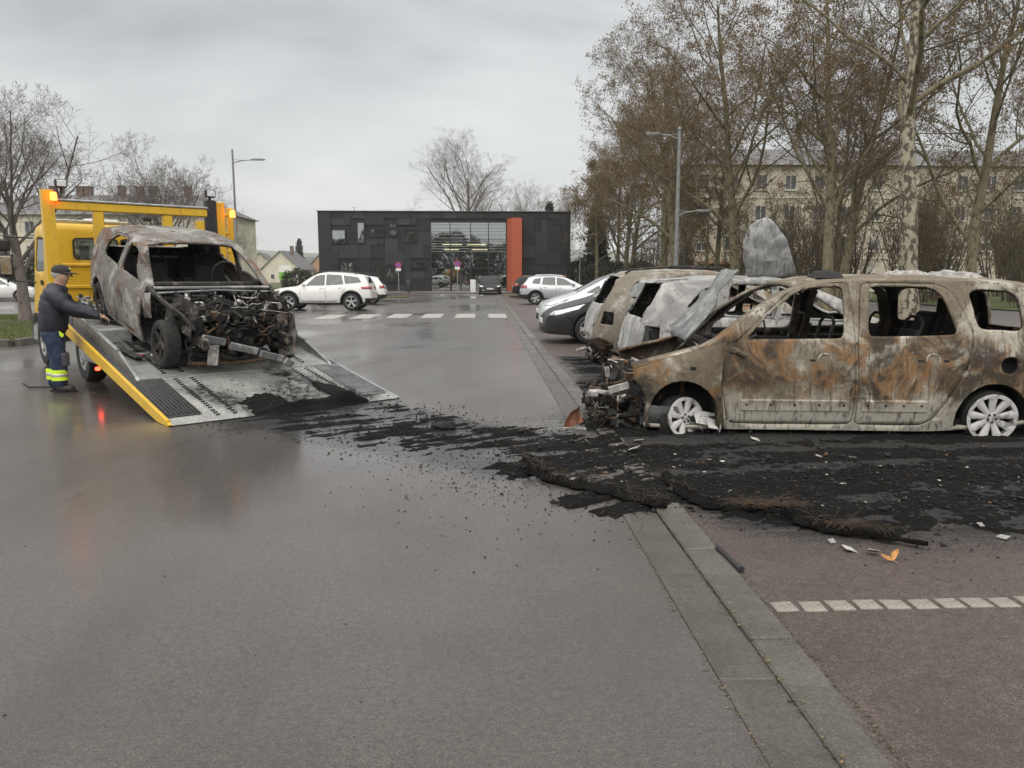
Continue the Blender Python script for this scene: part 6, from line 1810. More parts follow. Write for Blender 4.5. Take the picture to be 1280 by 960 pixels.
ROWG = 'leafy plane trees along the footpath'
place_tree('plane_tree', 'large plane tree with mottled pale trunk and heavy fork behind the burnt minivan', PA, (14.7, 26.2, -.12), 1.1)
place_tree('plane_tree', 'tall bare-topped tree with leaning olive trunk beside the mottled plane', PC, (20.2, 31.5, -.12), 2.0, 1.0)
place_tree('plane_tree', 'brown-leaved tree with mossy trunk rising behind the raised burnt bonnet', PB, (15.2, 33.6, -.12), .3, .95)
place_tree('plane_tree', 'brown-leaved tree between the pale loose bonnet sheet and the lamp post', PB, (14.4, 43.6, -.12), 2.5, 1.05)
place_tree('plane_tree', 'thin dark-trunked tree next to the brown-leaved tree by the block entrance', PC, (17.3, 57, -.12), 1.4, .95)
place_tree('plane_tree', 'brown-leaved tree with pale trunk just beside the tall double lamp post', PC, (14.2, 60.5, -.12), 4.0, 1.12)
place_tree('plane_tree', 'slender leafy tree between the lamp post and the dark building', PB, (14.0, 74, -.12), 5.2, 1.0)
place_tree('plane_tree', 'slender leafy tree at the end of the row by the dark building', PC, (14.6, 84, -.12), 1.2, 1.05)
place_tree('plane_tree', 'leafy tree behind the row, its crown above the block roof', PB, (23, 50, -.12), 3.3, .85)
place_tree('plane_tree', 'sparse tree in front of the far right end of the apartment block', PC, (30, 40, -.12), 3.9, .85)
place_tree('plane_tree', 'brown-leaved tree whose trunk stands between the mottled plane and the leaning tree', PB, (18.0, 38.5, -.12), 4.6, .9)
place_tree('plane_tree', 'brown-leaved tree between lamp post and the tree by the block entrance', PB, (13.2, 52, -.12), 1.9, 1.0)
place_tree('plane_tree', 'fine-twigged tree close to the short lamp post', PC, (12.6, 68, -.12), 2.7, 1.0)
place_tree('street_tree', 'low tree with forked trunk and olive crown at the dark building corner', PD, (9.3, 63, -.05), .4, 1.15)
place_tree('street_tree', 'small forked tree in front of the block entrance canopy', PD, (16.3, 56, -.1), 2.9, .95)
place_tree('bare_tree', 'bare tree with thick trunk on the grass island beside the tow truck cab', PE, (-13.9, 24.0, .09), .5, .74)
place_tree('bare_tree', 'bare tree behind the tow truck portal, thinner twigs', PE, (-14.6, 35.5, -.12), 2.6, .78)
place_tree('bare_tree', 'bare tree in front of the cream gable of the left apartment block', PE, (-19.5, 60, -.12), 4.4, .6)
place_tree('broad_bare_tree', 'broad leafless tree standing behind the dark panelled building', PF, (-2.3, 108, -.12), .8, 1.3, sz=.98)
place_tree('broad_bare_tree', 'smaller leafless tree behind the dark building beside the conifers', PF, (6.6, 125, -.12), 3.0, .78)
place_tree('broad_bare_tree', 'leafless tree at the far edge behind the brown-leaved row', PF, (14, 140, -.12), 4.1, .8)

# multi-stemmed shrubs in front of the apartment block
def shrub_polys(seed, n, h, sp):
    rnd = random.Random(seed); out = []
    for i in range(n):
        a = rnd.uniform(0, 6.28); r = rnd.uniform(0, sp * .3)
        p = Vector((math.cos(a) * r, math.sin(a) * r, 0)); d = Vector((math.cos(a) * rnd.uniform(.05, .38), math.sin(a) * rnd.uniform(.05, .38), 1)).normalized()
        L = h * rnd.uniform(.55, 1.1); pts = [p]; rad = [rnd.uniform(.015, .05)]
        for k in range(6):
            d = (d + Vector((rnd.gauss(0, .07), rnd.gauss(0, .07), .03))).normalized(); pts.append(pts[-1] + d * L / 6); rad.append(rad[0] * (1 - (k + 1) / 7.5))
        out.append((pts, rad, 1))
        for j in range(9):
            t = rnd.uniform(.25, .98) * 6; k = min(int(t), 5); q = pts[k].lerp(pts[k + 1], t - k)
            az = rnd.uniform(0, 6.28); dd = (d + Vector((math.cos(az), math.sin(az), rnd.uniform(-.1, .5))) * .75).normalized()
            tw = [q]; l2 = L * rnd.uniform(.12, .3)
            for w in range(3): dd = (dd + Vector((rnd.gauss(0, .15), rnd.gauss(0, .15), .08))).normalized(); tw.append(tw[-1] + dd * l2 / 3)
            out.append((tw, [.012, .010, .007, .005], 2))
            for z in range(3):
                q2 = tw[rnd.randint(1, 3)]; az = rnd.uniform(0, 6.28); d3 = (dd + Vector((math.cos(az), math.sin(az), .2)) * .8).normalized()
                out.append(([q2, q2 + d3 * l2 * .3, q2 + d3 * l2 * .55 + Vector((0, 0, .03))], [.007, .006, .005], 3))
    return out
shr = []
for k in range(3):
    sp_ = shrub_polys(60 + k, 26, 5.2, 2.0)
    shr.append((tubes_mesh('stems', [p for p in sp_ if p[2] == 1], TWIG, (5, 5)), tubes_mesh('twigs', [p for p in sp_ if p[2] > 1], TWIG, (4, 4, 3, 3), .006), leaves_mesh('leaves', sp_, OLIVELEAF if k else DEADLEAF, .8, .10, 2, 5 + k)))
SHG = 'multi-stemmed shrubs before the apartment block'
for i, (x, y, k, s) in enumerate(((25.5, 44, 0, 1.25), (22.4, 40, 1, 1.1), (28.2, 47, 2, 1.3), (31, 44, 1, 1.2), (34, 48, 0, 1.3), (37, 46, 2, 1.2), (19.2, 53, 1, 1.2), (23, 58, 2, 1.3), (41, 50, 0, 1.3), (26, 36.5, 2, .9), (17.5, 66, 0, 1.3), (15.8, 72, 1, 1.3),
        (20.5, 47, 2, 1.2), (24.2, 50, 0, 1.3), (29.5, 52, 1, 1.35), (33, 55, 2, 1.4), (38, 56, 1, 1.4), (44, 55, 0, 1.4), (27, 60, 0, 1.4), (20, 62, 2, 1.3), (32.5, 38.5, 1, 1.0), (18.3, 46, 0, 1.0))):
    T = thing('shrub', 'leafless multi-stemmed shrub standing between the path and the apartment block', 'shrub', (x, y, -.1), i * 1.3, SHG)
    T.scale = (s, s, s)
    for nm, me in zip(('stems', 'twigs', 'leaves'), shr[k]):
        link(nm, me, T)['kind'] = 'stuff'

# evergreens
def conifer(seed, h, w):
    rnd = random.Random(seed); polys = [([Vector((0, 0, 0)), Vector((0, 0, h * .5)), Vector((0, 0, h))], [h * .018, h * .012, .01], 0)]
    br = []
    n = int(h * 11)
    for i in range(n):
        t = (i + rnd.random()) / n; z = h * (.08 + .9 * t); r = w * (1 - t) ** .85 * rnd.uniform(.7, 1.1) + .1
        az = i * 2.4 + rnd.uniform(-.4, .4); d = Vector((math.cos(az), math.sin(az), 0))
        br.append(([Vector((0, 0, z)), Vector((0, 0, z - r * .08)) + d * r * .5, Vector((0, 0, z - r * .28)) + d * r], [.03, .02, .01], 1))
    return polys, br
EVERG = rgbvar('conifer_green', ((.014, .026, .014), (.026, .042, .02), (.010, .018, .010)), .8)
HEDGEG = rgbvar('hedge_green', ((.022, .032, .014), (.04, .048, .02), (.03, .026, .014)), .8)
cp, cb = conifer(5, 9.5, 1.9)
CON = [('trunk', tubes_mesh('trunk', cp, TWIG, (7,))), ('crown', leaves_mesh('crown', cb, EVERG, 42, .34, 1, 9, hang=.4, jit=.13))]
def place_con(label, loc, s, sz=None, group=None):
    T = thing('conifer', label, 'tree', loc, random.uniform(0, 6), group); T.scale = (s, s, sz or s)
    for nm, me in CON:
        o = link(nm, me, T)
        if nm == 'crown': o['kind'] = 'stuff'
random.seed(9)
place_con('dark conifer behind the right end of the dark building, taller one', (9.6, 112, -.1), 1.25)
place_con('dark conifer behind the right end of the dark building, shorter one', (11.6, 116, -.1), 1.1)
place_con('dark conifer rising above the pitched roofs far left of the dark building', (-50, 215, -.5), 1.25)
place_con('small dark conifer beside the taller one above the pitched roofs', (-53, 210, -.5), .9)
place_con('dense dark conifer in the tree row next to the dark building corner', (13.2, 90, -.1), 1.1)
place_con('wide dark conifer behind the low olive tree', (11.8, 80, -.1), .85)
place_con('dark conifer on the left edge behind the bare island tree', (-33, 52, -.1), .8)

def bush_mesh(name, seed, n, dims, mat, size):
    rg = np.random.default_rng(seed)
    c = rg.normal(0, 1, (n, 3)); c /= np.linalg.norm(c, axis=1, keepdims=True); c *= rg.uniform(.55, 1, (n, 1)) ** .4
    c *= 1 + .18 * np.sin(c[:, :1] * 7 + seed) * np.cos(c[:, 1:2] * 6)
    c = c * np.array(dims) / 2; c[:, 2] += dims[2] * .42; c = c[c[:, 2] > 0]
    n = len(c); d = rg.normal(0, 1, (n, 3)); d /= np.linalg.norm(d, axis=1, keepdims=True)
    u = np.cross(d, rg.normal(0, 1, (n, 3))); u /= np.linalg.norm(u, axis=1, keepdims=True); s = size * rg.uniform(.5, 1.3, (n, 1))
    V = np.stack([c, c + d * s * .5 + u * s * .4, c + d * s, c + d * s * .5 - u * s * .4], 1).reshape(-1, 3)
    return np_mesh(name, V, np.arange(4 * n).reshape(-1, 4), mat)
BUSH = [bush_mesh('foliage', 70 + k, 5200, (3.6, 2.6, 2.6), HEDGEG, .16) for k in range(2)]
STEMS = tubes_mesh('stems', [p for p in shrub_polys(90, 10, 1.6, 1.5) if p[2] == 1], TWIG, (4, 4))
BG = 'dark bushes along the hedge line'
for i, (x, y, s) in enumerate(((10.4, 70, 1.1), (13, 68, 1.0), (12.2, 76, 1.3), (15.6, 78, 1.3), (16, 64, 1.0), (10.6, 84, 1.4), (18.5, 70, 1.1), (-13.5, 66, .8), (-16.5, 70, .9), (-20, 64, .8), (-30, 56, 1.4), (-36, 58, 1.5), (-25.5, 54, 1.2), (-41, 60, 1.6))):
    T = thing('bush', 'dark evergreen bush under the tree row beside the dark building' if x > 0 else 'dark evergreen bush across the lot between grass island and left apartment block', 'bush', (x, y, -.1), i * 1.1, BG if x > 0 else 'dark bushes beyond the grass island'); T.scale = (s, s, s)
    link('foliage', BUSH[i % 2], T)['kind'] = 'stuff'; link('stems', STEMS, T)['kind'] = 'stuff'

# wooded belt on the far side of the lot behind the viewpoint: it only shows as a reflection in glass and paint
_bl = [bush_mesh('belt', 200 + k, 7000, (16, 8, 15), HEDGEG, .7) for k in range(2)]
_V = []; _F = []; _b = 0
for k in range(12):
    me = _bl[k % 2]; v = np.empty(len(me.vertices) * 3, np.float32); me.vertices.foreach_get('co', v); v = v.reshape(-1, 3) * (1, 1, .95 + .3 * math.sin(k * 1.9)) + (-75 + k * 13.5, -46 - 5 * math.sin(k * 2.7), -.2)
    n = len(v); _V.append(v); _F.append(np.arange(n).reshape(-1, 4) + _b); _b += n
tag(link('tree_belt', np_mesh('tree_belt', np.concatenate(_V), np.concatenate(_F), HEDGEG)), kind='stuff')
# ------------------------------------------------------------------ buildings
def facade_glass():
    t = NT('facade_glass')
    tr = t.n.new('ShaderNodeBsdfTransparent'); tr.inputs[0].default_value = (.62, .66, .64, 1)
    gl = t.n.new('ShaderNodeBsdfGlossy'); gl.inputs['Roughness'].default_value = .02; gl.inputs[0].default_value = (.85, .88, .88, 1)
    t.l.new(t.bump(t.noise(.7, 2), .03, .05), gl.inputs['Normal'])
    mx = t.n.new('ShaderNodeMixShader'); mx.inputs[0].default_value = .36
    t.l.new(tr.outputs[0], mx.inputs[1]); t.l.new(gl.outputs[0], mx.inputs[2]); t.l.new(mx.outputs[0], t.o.inputs[0])
    return t.mat
FGLASS = facade_glass()
PANELS = [plain('anthracite_panel_%s' % n, c, .5, .1, var=.18, scale=2, spec=.4) for n, c in (('a', (.020, .021, .023)), ('b', (.027, .028, .030)), ('c', (.014, .015, .016)), ('d', (.034, .035, .037)))]
SLATE = plain('roof_slate', (.12, .115, .118), .7, var=.25, scale=3, bump=.3, bscale=8)
ORANGE = plain('orange_cladding', (.40, .088, .036), .6, var=.08, scale=3)
TIMBER = plain('timber', (.30, .17, .08), .7, var=.25)
CREAM = plain('cream_render', (.46, .415, .33), .9, var=.16, scale=.6, bump=.15)
CREAM2 = plain('pale_render', (.56, .52, .42), .9, var=.1, scale=.6)
FRAMEW = plain('white_frame', (.70, .70, .68), .5)
DARKROOM = plain('dark_room', (.03, .03, .03), .9)
TUBEL = emissive('lit_tube', (1.0, .82, .45), 2.2)

def dark_building():
    Y = 72.0
    T = thing('panelled_building', 'black panelled two-storey building with glazed entrance and orange fin', 'building', (0, Y, 0))
    X0, X1, Z1 = -15.0, 8.1, 7.25
    HX0, HX1, HZ1 = -4.80, 2.20, 6.32
    m = MB()
    m.box(((X0 + HX0) / 2, 7.1, Z1 / 2), (HX0 - X0, 14, Z1)); m.build('wall', PANELS[2], T)
    m = MB(); m.box(((X1 + HX1) / 2, 7.1, Z1 / 2), (X1 - HX1, 14, Z1)); m.build('wall', PANELS[2], T)
    m = MB(); m.box(((HX0 + HX1) / 2, 7.1, (Z1 + HZ1) / 2), (HX1 - HX0 - .004, 13.99, Z1 - HZ1)); m.build('lintel', PANELS[2], T)
    m = MB(); m.box(((HX0 + HX1) / 2, 13.0, HZ1 / 2), (HX1 - HX0 - .01, .2, HZ1 - .01)); m.build('hall_back_wall', plain('hall_wall', (.45, .42, .36), .8), T)
    m = MB(); m.box(((HX0 + HX1) / 2, 6.5, .08), (HX1 - HX0 - .01, 12.8, .1)); m.build('hall_floor', plain('hall_floor', (.2, .19, .18), .4), T)
    for k in range(2):
        m = MB(); m.box((-3.0 + 2.4 * k, 5, 4.5), (1.9, .06, .06)); m.build('light_tube', TUBEL, T)
        m = MB(); m.box((-3.2 + 2.9 * k, 7.5, 4.1), (1.5, .06, .06)); m.build('light_tube', TUBEL, T)
    m = MB(); m.box((-2.9, 8, 1.0), (2.0, .8, 1.1), bev=.03); m.build('desk', TIMBER, T)
    m = MB(); m.box(((X0 + X1) / 2, 6.95, Z1 + .045), (X1 - X0 + .14, 14.3, .07), bev=.01); m.build('roof_edge', plain('roof_trim', (.10, .10, .105), .4, .5), T)
    # windows let into the panels
    wins = [(-13.73, -12.57, 4.42, 5.57), (-11.4, -10.83, 4.45, 6.24), (-10.21, -9.05, 5.04, 5.64), (-8.42, -7.88, 5.16, 6.24), (-7.2, -6.07, 4.64, 5.68),
            (-13.03, -11.89, 1.55, 2.61), (-10.06, -9.46, 1.01, 2.69), (-8.86, -7.65, .97, 2.07), (-6.54, -5.35, 2.22, 2.69)]
    for (a, b, c, d) in wins:
        e = empty('window', T, ((a + b) / 2, 0, (c + d) / 2)); w, h = b - a, d - c
        m = MB()
        for sx in (-1, 1): m.box((sx * (w / 2 + .02), .0, 0), (.05, .22, h + .09))
        for sz in (-1, 1): m.box((0, .0, sz * (h / 2 + .02)), (w - .012, .215, .05))
        m.build('frame', DARKSTEEL, e, smooth=False)
        m = MB(); m.box((0, -.02, 0), (w - .01, .02, h - .01)); m.build('pane', FGLASS, e)
        m = MB(); m.box((0, .06, 0), (w - .01, .02, h - .01)); m.build('blind', plain('window_blind', (.42, .40, .35), .8), e)
    # panels, each with its own size, depth and tint
    rnd = random.Random(4); cs = .60
    nx, nz = int((X1 - X0) / cs), int(Z1 / cs)
    occ = [[False] * nz for _ in range(nx)]
    def block(a, b, c, d):
        for i in range(nx):
            for j in range(nz):
                x0, x1 = X0 + i * cs, X0 + (i + 1) * cs; z0, z1 = j * cs + .05, (j + 1) * cs + .05
                if x1 > a + .08 and x0 < b - .08 and z1 > c + .08 and z0 < d - .08: occ[i][j] = True
    for w in wins: block(w[0] - .1, w[1] + .1, w[2] - .1, w[3] + .1)
    block(HX0 - .05, HX1 + .05, 0, HZ1 + .05)
    sizes = [(2, 2), (2, 2), (4, 2), (2, 3), (3, 2), (2, 4), (1, 2), (2, 1), (3, 3)]
    for j in range(nz):
        for i in range(nx):
            if occ[i][j]: continue
            rnd.shuffle(sizes)
            for sx, sz in sizes + [(1, 1)]:
                if i + sx > nx or j + sz > nz: continue
                if any(occ[a][b] for a in range(i, i + sx) for b in range(j, j + sz)): continue
                for a in range(i, i + sx):
                    for b in range(j, j + sz): occ[a][b] = True
                dp = rnd.choice((.0, .0, .02, .045, .07))
                m = MB(); m.box((0, 0, 0), (sx * cs - .018, .05, sz * cs - .018), bev=.006)
                m.build('facade_panel', rnd.choice(PANELS), T, (X0 + (i + sx / 2) * cs, .07 - .05 - dp, (j + sz / 2) * cs + .05), smooth=False)
                break
    # glazed entrance: mullions, transoms, panes, louvres, door
    cols = [HX0, -3.0, -1.12, .52, HX1]; rows = [.14, 2.15, 3.55, 4.75, HZ1]
    for i, x in enumerate(cols):
        m = MB(); m.box((x + (.04 if i == 0 else -.04 if i == 4 else 0), .02, HZ1 / 2), (.07, .14, HZ1 - .02)); m.build('mullion', BLACK, T)
    for j, z in enumerate(rows[1:-1]):
        for i in range(4):
            m = MB(); m.box(((cols[i] + cols[i + 1]) / 2, .03, z), (cols[i + 1] - cols[i] - .076, .10, .05)); m.build('transom', BLACK, T)
    for i in range(4):
        for j in range(4):
            if i == 1 and j == 0: continue
            a, b, c, d = cols[i] + .04, cols[i + 1] - .04, rows[j] + .03, rows[j + 1] - .03
            m = MB(); m.box(((a + b) / 2, .05, (c + d) / 2), (b - a, .015, d - c), rot=(R(rnd.uniform(-.25, .25)), 0, R(rnd.uniform(-.25, .25)))); m.build('pane', FGLASS, T)
            if j >= 2:
                for k in range(5):
                    m = MB(); m.box(((a + b) / 2, -.03, c + .12 + k * (d - c) / 5), (b - a, .06, .03), rot=(R(25), 0, 0)); m.build('louvre', GALV, T)
    D = empty('entrance_door', T, (-2.06, .03, 1.12))
    for sx in (-.43, .43):
        m = MB(); m.box((sx, 0, 0), (.80, .015, 1.94)); m.build('pane', FGLASS, D)
        for q in (-.40, .40):
            m = MB(); m.box((sx + q, -.004, 0), (.05, .06, 2.0)); m.build('door_frame', BLACK, D)
    m = MB(); m.box((-.04, -.06, 0), (.02, .03, .9)); m.build('handle', CHROME, D)
    m = MB(); m.box((-.3, .03, .35), (.25, .01, .5)); m.box((.45, .03, -.2), (.35, .01, .9)); m.build('door_poster', plain('pale_poster', (.45, .47, .42), .6, var=.4, scale=4), D)
    # orange fin
    m = MB(); m.prism([(2.62, -1.6), (3.52, -1.6), (3.52, -.06), (2.22, -.06)], .02, 6.62); m.build('orange_fin', ORANGE, T, smooth=False)
    m = MB(); m.tube([(-12.3, 4, Z1), (-12.3, 4, Z1 + .75)], .035, 6); m.tube([(-12.55, 4, Z1 + .72), (-12.05, 4, Z1 + .72)], .02, 5); m.build('antenna', GALV, T)
    for x in (-.1, 5.0, 6.8):
        m = MB(); m.box((x, 5, Z1 + .22), (.7, .5, .3), bev=.05); m.build('roof_vent', plain('pale_vent', (.5, .5, .5), .6), T)
    return T
dark_building()
m = MB(); m.box((5.6, 70.6, .75), (3.9, .9, 1.5), bev=.04); o = m.build('timber_planter', TIMBER, None)
tag(o, 'low brown timber planter wall against the dark building', 'planter')
m = MB()
for k in range(1): m.box((0, 0, .55), (.46, .24, 1.1), bev=.02)
T = thing('info_pillar', 'white free-standing board by the glass entrance door', 'sign', (-.85, 66.2, .07)); m.build('board', FRAMEW, T)
m = MB(); m.box((0, 0, 1.12), (.50, .28, .05), bev=.01); m.build('board_cap', DARKSTEEL, T)
m = MB(); m.box((0, 0, -.0), (.54, .34, .05)); m.build('base', DARKSTEEL, T)

def block(name, label, x0, x1, y0, depth, floors, fh, roof_h, mat, col_w, seed, chim=0, entr=None, base=0.0, ov=.5):
    T = thing(name, label, 'building', ((x0 + x1) / 2, y0, base))
    W = x1 - x0; H = floors * fh + .6
    m = MB(); m.box((0, depth / 2, H / 2), (W, depth, H)); m.build('wall', mat, T, smooth=False)
    # hipped roof
    hx, d0, d1 = W / 2 + ov, -ov, depth + ov; r = depth * .42
    m = MB()
    m.add([(-hx, d0, H), (hx, d0, H), (hx, d1, H), (-hx, d1, H), (-hx + r, depth / 2, H + roof_h), (hx - r, depth / 2, H + roof_h)],
          [(0, 1, 5, 4), (1, 2, 5), (2, 3, 4, 5), (3, 0, 4), (3, 2, 1, 0)])
    rf = m.build('roof', SLATE, T, smooth=False)
    m = MB(); m.box((0, -ov, H - .06), (W + 2 * ov, .14, .16)); m.build('gutter', GALV, rf)
    for k in range(chim):
        x = (-.5 + (k + .5 + .35 * math.sin(k * 2.3)) / chim) * (W - depth * .95)
        m = MB(); m.box((x, depth / 2, H + roof_h + .3), (.8, .6, 1.3)); m.box((x, depth / 2, H + roof_h + .98), (.9, .7, .12)); m.build('chimney', plain('chimney_brick', (.16, .11, .09), .9), rf)
    fr = MB(); w, h = 1.05, 1.35
    for sx in (-1, 1): fr.box((sx * w / 2, -.0, 0), (.09, .12, h + .09))
    for sz in (-1, 1): fr.box((0, -.0, sz * h / 2), (w - .09, .118, .09))
    fr.box((0, -.0, 0), (.06, .11, h - .09)); fm = fr.mesh('frame', plain('grey_frame', (.42, .41, .38), .6), False)
    pn = MB(); pn.box((0, .03, 0), (w - .09, .02, h - .09)); pm = pn.mesh('pane', plain('dark_pane', (.05, .055, .06), .12, var=.5, scale=.8, spec=.8), False)
    sl = MB(); sl.box((0, -.08, -h / 2 - .08), (w + .2, .22, .07)); slm = sl.mesh('sill', CREAM2, False)
    sh = MB(); sh.box((0, -.03, .32), (w - .12, .03, .62)); shm = sh.mesh('shutter', plain('dull_shutter', (.48, .46, .41), .7), False)
    rnd = random.Random(seed)
    n = int(W // col_w)
    for f in range(floors):
        for k in range(n):
            x = -W / 2 + W * (k + .5) / n
            if entr is not None and f == 0 and abs(x - entr) < 2.0: continue
            e = empty('window', T, (x, -.03, .9 + f * fh + .85))
            link('frame', fm, e); link('pane', pm, e); link('sill', slm, e)
            if rnd.random() < .35: link('shutter', shm, e)
    for f in range(1, floors):
        m = MB(); m.box((0, -.03, f * fh + .35), (W, .08, .14)); m.build('string_course', CREAM2, T)
    if entr is not None:
        m = MB(); m.box((entr, -1.1, 2.75), (5.0, 2.2, .28), bev=.03); m.build('canopy', TIMBER, T)
        m = MB(); m.box((entr - .2, -.08, 1.25), (2.4, .12, 2.5)); m.build('door', plain('orange_wood', (.42, .22, .08), .6), T)
        for sx in (-2.3, 2.3): m = MB(); m.box((entr + sx, -2.0, 1.3), (.16, .16, 2.6)); m.build('canopy_post', TIMBER, T)
    # downpipes
    for sx in (-.33, .02, .36):
        m = MB(); m.tube([(W * sx, -.1, 0), (W * sx, -.1, H)], .06, 6); m.build('downpipe', CREAM2, T)
    return T
block('apartment_block', 'long cream apartment block with grey hipped roof behind the leafy trees', 19.5, 64, 74, 11, 4, 2.85, 2.2, CREAM, 2.7, 3, chim=0, entr=-18.6, base=-.05)
block('apartment_block', 'cream apartment block with brick chimneys behind the tow truck', -58, -29.2, 90, 12, 3, 2.7, 2.6, CREAM2, 2.7, 5, chim=7, base=-.3)
def gable_house(name, label, x, y, w, d, h, rh, mat, rz, base, chim):
    T = thing(name, label, 'house', (x, y, base), rz)
    m = MB(); m.add([(-w / 2, 0, 0), (w / 2, 0, 0), (w / 2, 0, h), (0, 0, h + rh), (-w / 2, 0, h), (-w / 2, d, 0), (w / 2, d, 0), (w / 2, d, h), (0, d, h + rh), (-w / 2, d, h)],
                    [(0, 1, 2, 3, 4), (9, 8, 7, 6, 5), (1, 6, 7, 2), (0, 4, 9, 5)]); m.build('wall', mat, T, smooth=False)
    m = MB()
    for sg in (-1, 1):
        m2 = MB(); e = .4
        dx, dz = w / 2 + e, -(rh / (w / 2)) * e
        m2.add([(0, -.4, h + rh + .12), (sg * dx, -.4, h + dz + .12), (sg * dx, d + .4, h + dz + .12), (0, d + .4, h + rh + .12), (0, -.4, h + rh - .02), (sg * dx, -.4, h + dz - .02), (sg * dx, d + .4, h + dz - .02), (0, d + .4, h + rh - .02)],
               [(0, 1, 2, 3), (7, 6, 5, 4), (0, 4, 5, 1), (1, 5, 6, 2), (2, 6, 7, 3)])
        rf = m2.build('roof', SLATE, T, smooth=False)
    if chim: m = MB(); m.box((w * .1, d * .5, h + rh + .4), (.7, .9, 2.0)); m.build('chimney', plain('chimney_brick', (.16, .11, .09), .9), rf)
    for k in (-1, 1):
        e = empty('window', T, (k * w * .22, -.05, h * .55)); m = MB(); m.box((0, 0, 0), (1.1, .1, 1.3)); m.build('frame', FRAMEW, e); m = MB(); m.box((0, -.06, 0), (.9, .02, 1.1)); m.build('pane', MATS['dark_pane'], e)
gable_house('gable_house', 'cream gabled house with chimney left of the dark building', -48.8, 190, 9.5, 10, 4.2, 4.2, CREAM2, R(-8), -1.0, True)
gable_house('gable_house', 'tan gabled house with slate roof beside the dark building', -40.2, 200, 10, 10, 4.4, 4.6, plain('tan_render', (.42, .28, .17), .9), R(-14), -1.0, False)
gable_house('gable_house', 'grey roofed house partly hidden behind the left apartment block', -58, 205, 10, 10, 4.2, 4.2, CREAM, R(5), -1.0, False)
gable_house('gable_house', 'house showing only its sloping roof beside the dark wall corner', -33.5, 186, 8, 9, 2.8, 4.0, MATS['tan_render'], R(-20), -1.0, False)
T = thing('billboard', 'white and green notice board on posts before the gabled houses', 'sign', (-31.2, 124, -.3))
m = MB(); m.box((0, 0, 2.9), (1.9, .08, 1.1)); m.build('panel', FRAMEW, T)
m = MB(); m.box((0, 0, 1.75), (1.9, .08, 1.18)); m.build('panel', plain('green_panel', (.16, .42, .05), .5), T)
for sx in (-.8, .8): m = MB(); m.box((sx, .1, 1.2), (.1, .1, 2.4)); m.build('post', STEEL, T)

# ------------------------------------------------------------------ street furniture
LAMPGREY = plain('lamp_grey', (.20, .205, .20), .5, .3)
def lamp_post(label, loc, h, arms, r=.075):
    T = thing('street_lamp', label, 'lamp post', loc); GALV = LAMPGREY
    m = MB(); m.tube([(0, 0, 0), (0, 0, 1.2), (0, 0, h)], [r * 1.1, r, r * .7], 10); m.lathe([(.16, 0), (.16, .04), (r, .06)], 12, 'z'); m.build('pole', GALV, T)
    m = MB(); m.lathe([(r * .7, h), (r, h + .03), (r * .5, h + .12), (.001, h + .12)], 10, 'z'); m.build('finial', GALV, T)
    for z, dx in arms:
        s = 1 if dx > 0 else -1
        m = MB(); m.tube([(0, 0, z - .18), (dx * .25, 0, z - .06), (dx * .6, 0, z)], [.03, .026, .022], 7); m.tube([(0, 0, z), (dx * .35, 0, z - .02)], .014, 6); m.build('arm', GALV, T)
        m = MB(); m.prism([(dx * .55, z - .02), (dx * .62, z + .05), (dx * .9, z + .06), (dx, z + .03), (dx * .95, z - .015)], -.11, .11, 'y'); m.build('lamp_head', GALV, T)
        m = MB(); m.box((dx * .78, 0, z - .022), (abs(dx) * .3, .16, .02)); m.build('lens', FRAMEW, T)
lamp_post('tall grey street lamp with single arm behind the tow truck portal', (-13.98, 45, -.1), 8.45, ((8.0, 1.8),))
lamp_post('grey lamp post with two arms at different heights by the tree row', (7.24, 29, -.1), 6.85, ((6.7, -1.3), (3.95, 1.25)), .085)
lamp_post('short lamp post near the dark building corner', (7.74, 62, -.05), 3.3, ((3.3, 1.0),), .05)
lamp_post('lamp post whose arm shows past the dark building left edge', (-15.3, 82, -.1), 6.9, ((6.8, -1.6),), .07)
def sign_mat():
    t = NT('no_parking_disc')
    v = t.xyz(); r = t.math('SQRT', t.math('ADD', t.math('MULTIPLY', v[0], v[0]), t.math('MULTIPLY', v[2], v[2])))
    d = t.math('ABSOLUTE', t.math('ADD', v[0], v[2]))
    red = t.math('MAXIMUM', t.ramp(r, .185, .19), t.ramp(d, .05, .045))
    t.set(color=t.mix(red, (.06, .10, .40), (.50, .03, .05)), rough=.4); return t.mat
NOPARK = sign_mat()
for lab, loc, hz_ in (('round no-parking sign on a grey post by the litter bin', (-7.0, 64.8, .05), 2.3), ('round no-parking sign on a post before the glass entrance door', (-2.12, 64.8, .05), 2.42)):
    T = thing('no_parking_sign', lab, 'sign', loc)
    m = MB(); m.tube([(0, 0, 0), (0, 0, hz_ + .2)], .03, 8); m.build('post', GALV, T)
    m = MB(); m.lathe([(.001, -.012), (.25, -.012), (.25, .0), (.001, .0)], 24, 'y'); m.build('disc', NOPARK, T, (0, -.04, hz_))
    m = MB(); m.box((0, -.045, hz_ - .38), (.42, .012, .22)); m.build('plate', FRAMEW, T)
T = thing('litter_bin', 'dark litter bin on the forecourt beside the no-parking sign', 'bin', (-6.3, 66, .07))
m = MB(); m.lathe([(.001, .06), (.2, .06), (.23, .75), (.21, .78), (.16, .8)], 14, 'z'); m.build('bucket', plain('bin_green', (.02, .03, .025), .5), T)
m = MB(); m.tube([(0, 0, 0), (0, 0, .1)], .05, 8); m.build('foot', DARKSTEEL, T)
m = MB(); m.lathe([(.22, .85), (.2, .95), (.1, 1.0), (.001, 1.01)], 14, 'z'); m.build('hood', DARKSTEEL, T)
m = MB()
for a in range(4): m.tube([(.2 * math.cos(a * 1.57), .2 * math.sin(a * 1.57), .75), (.2 * math.cos(a * 1.57), .2 * math.sin(a * 1.57), .88)], .012, 5)
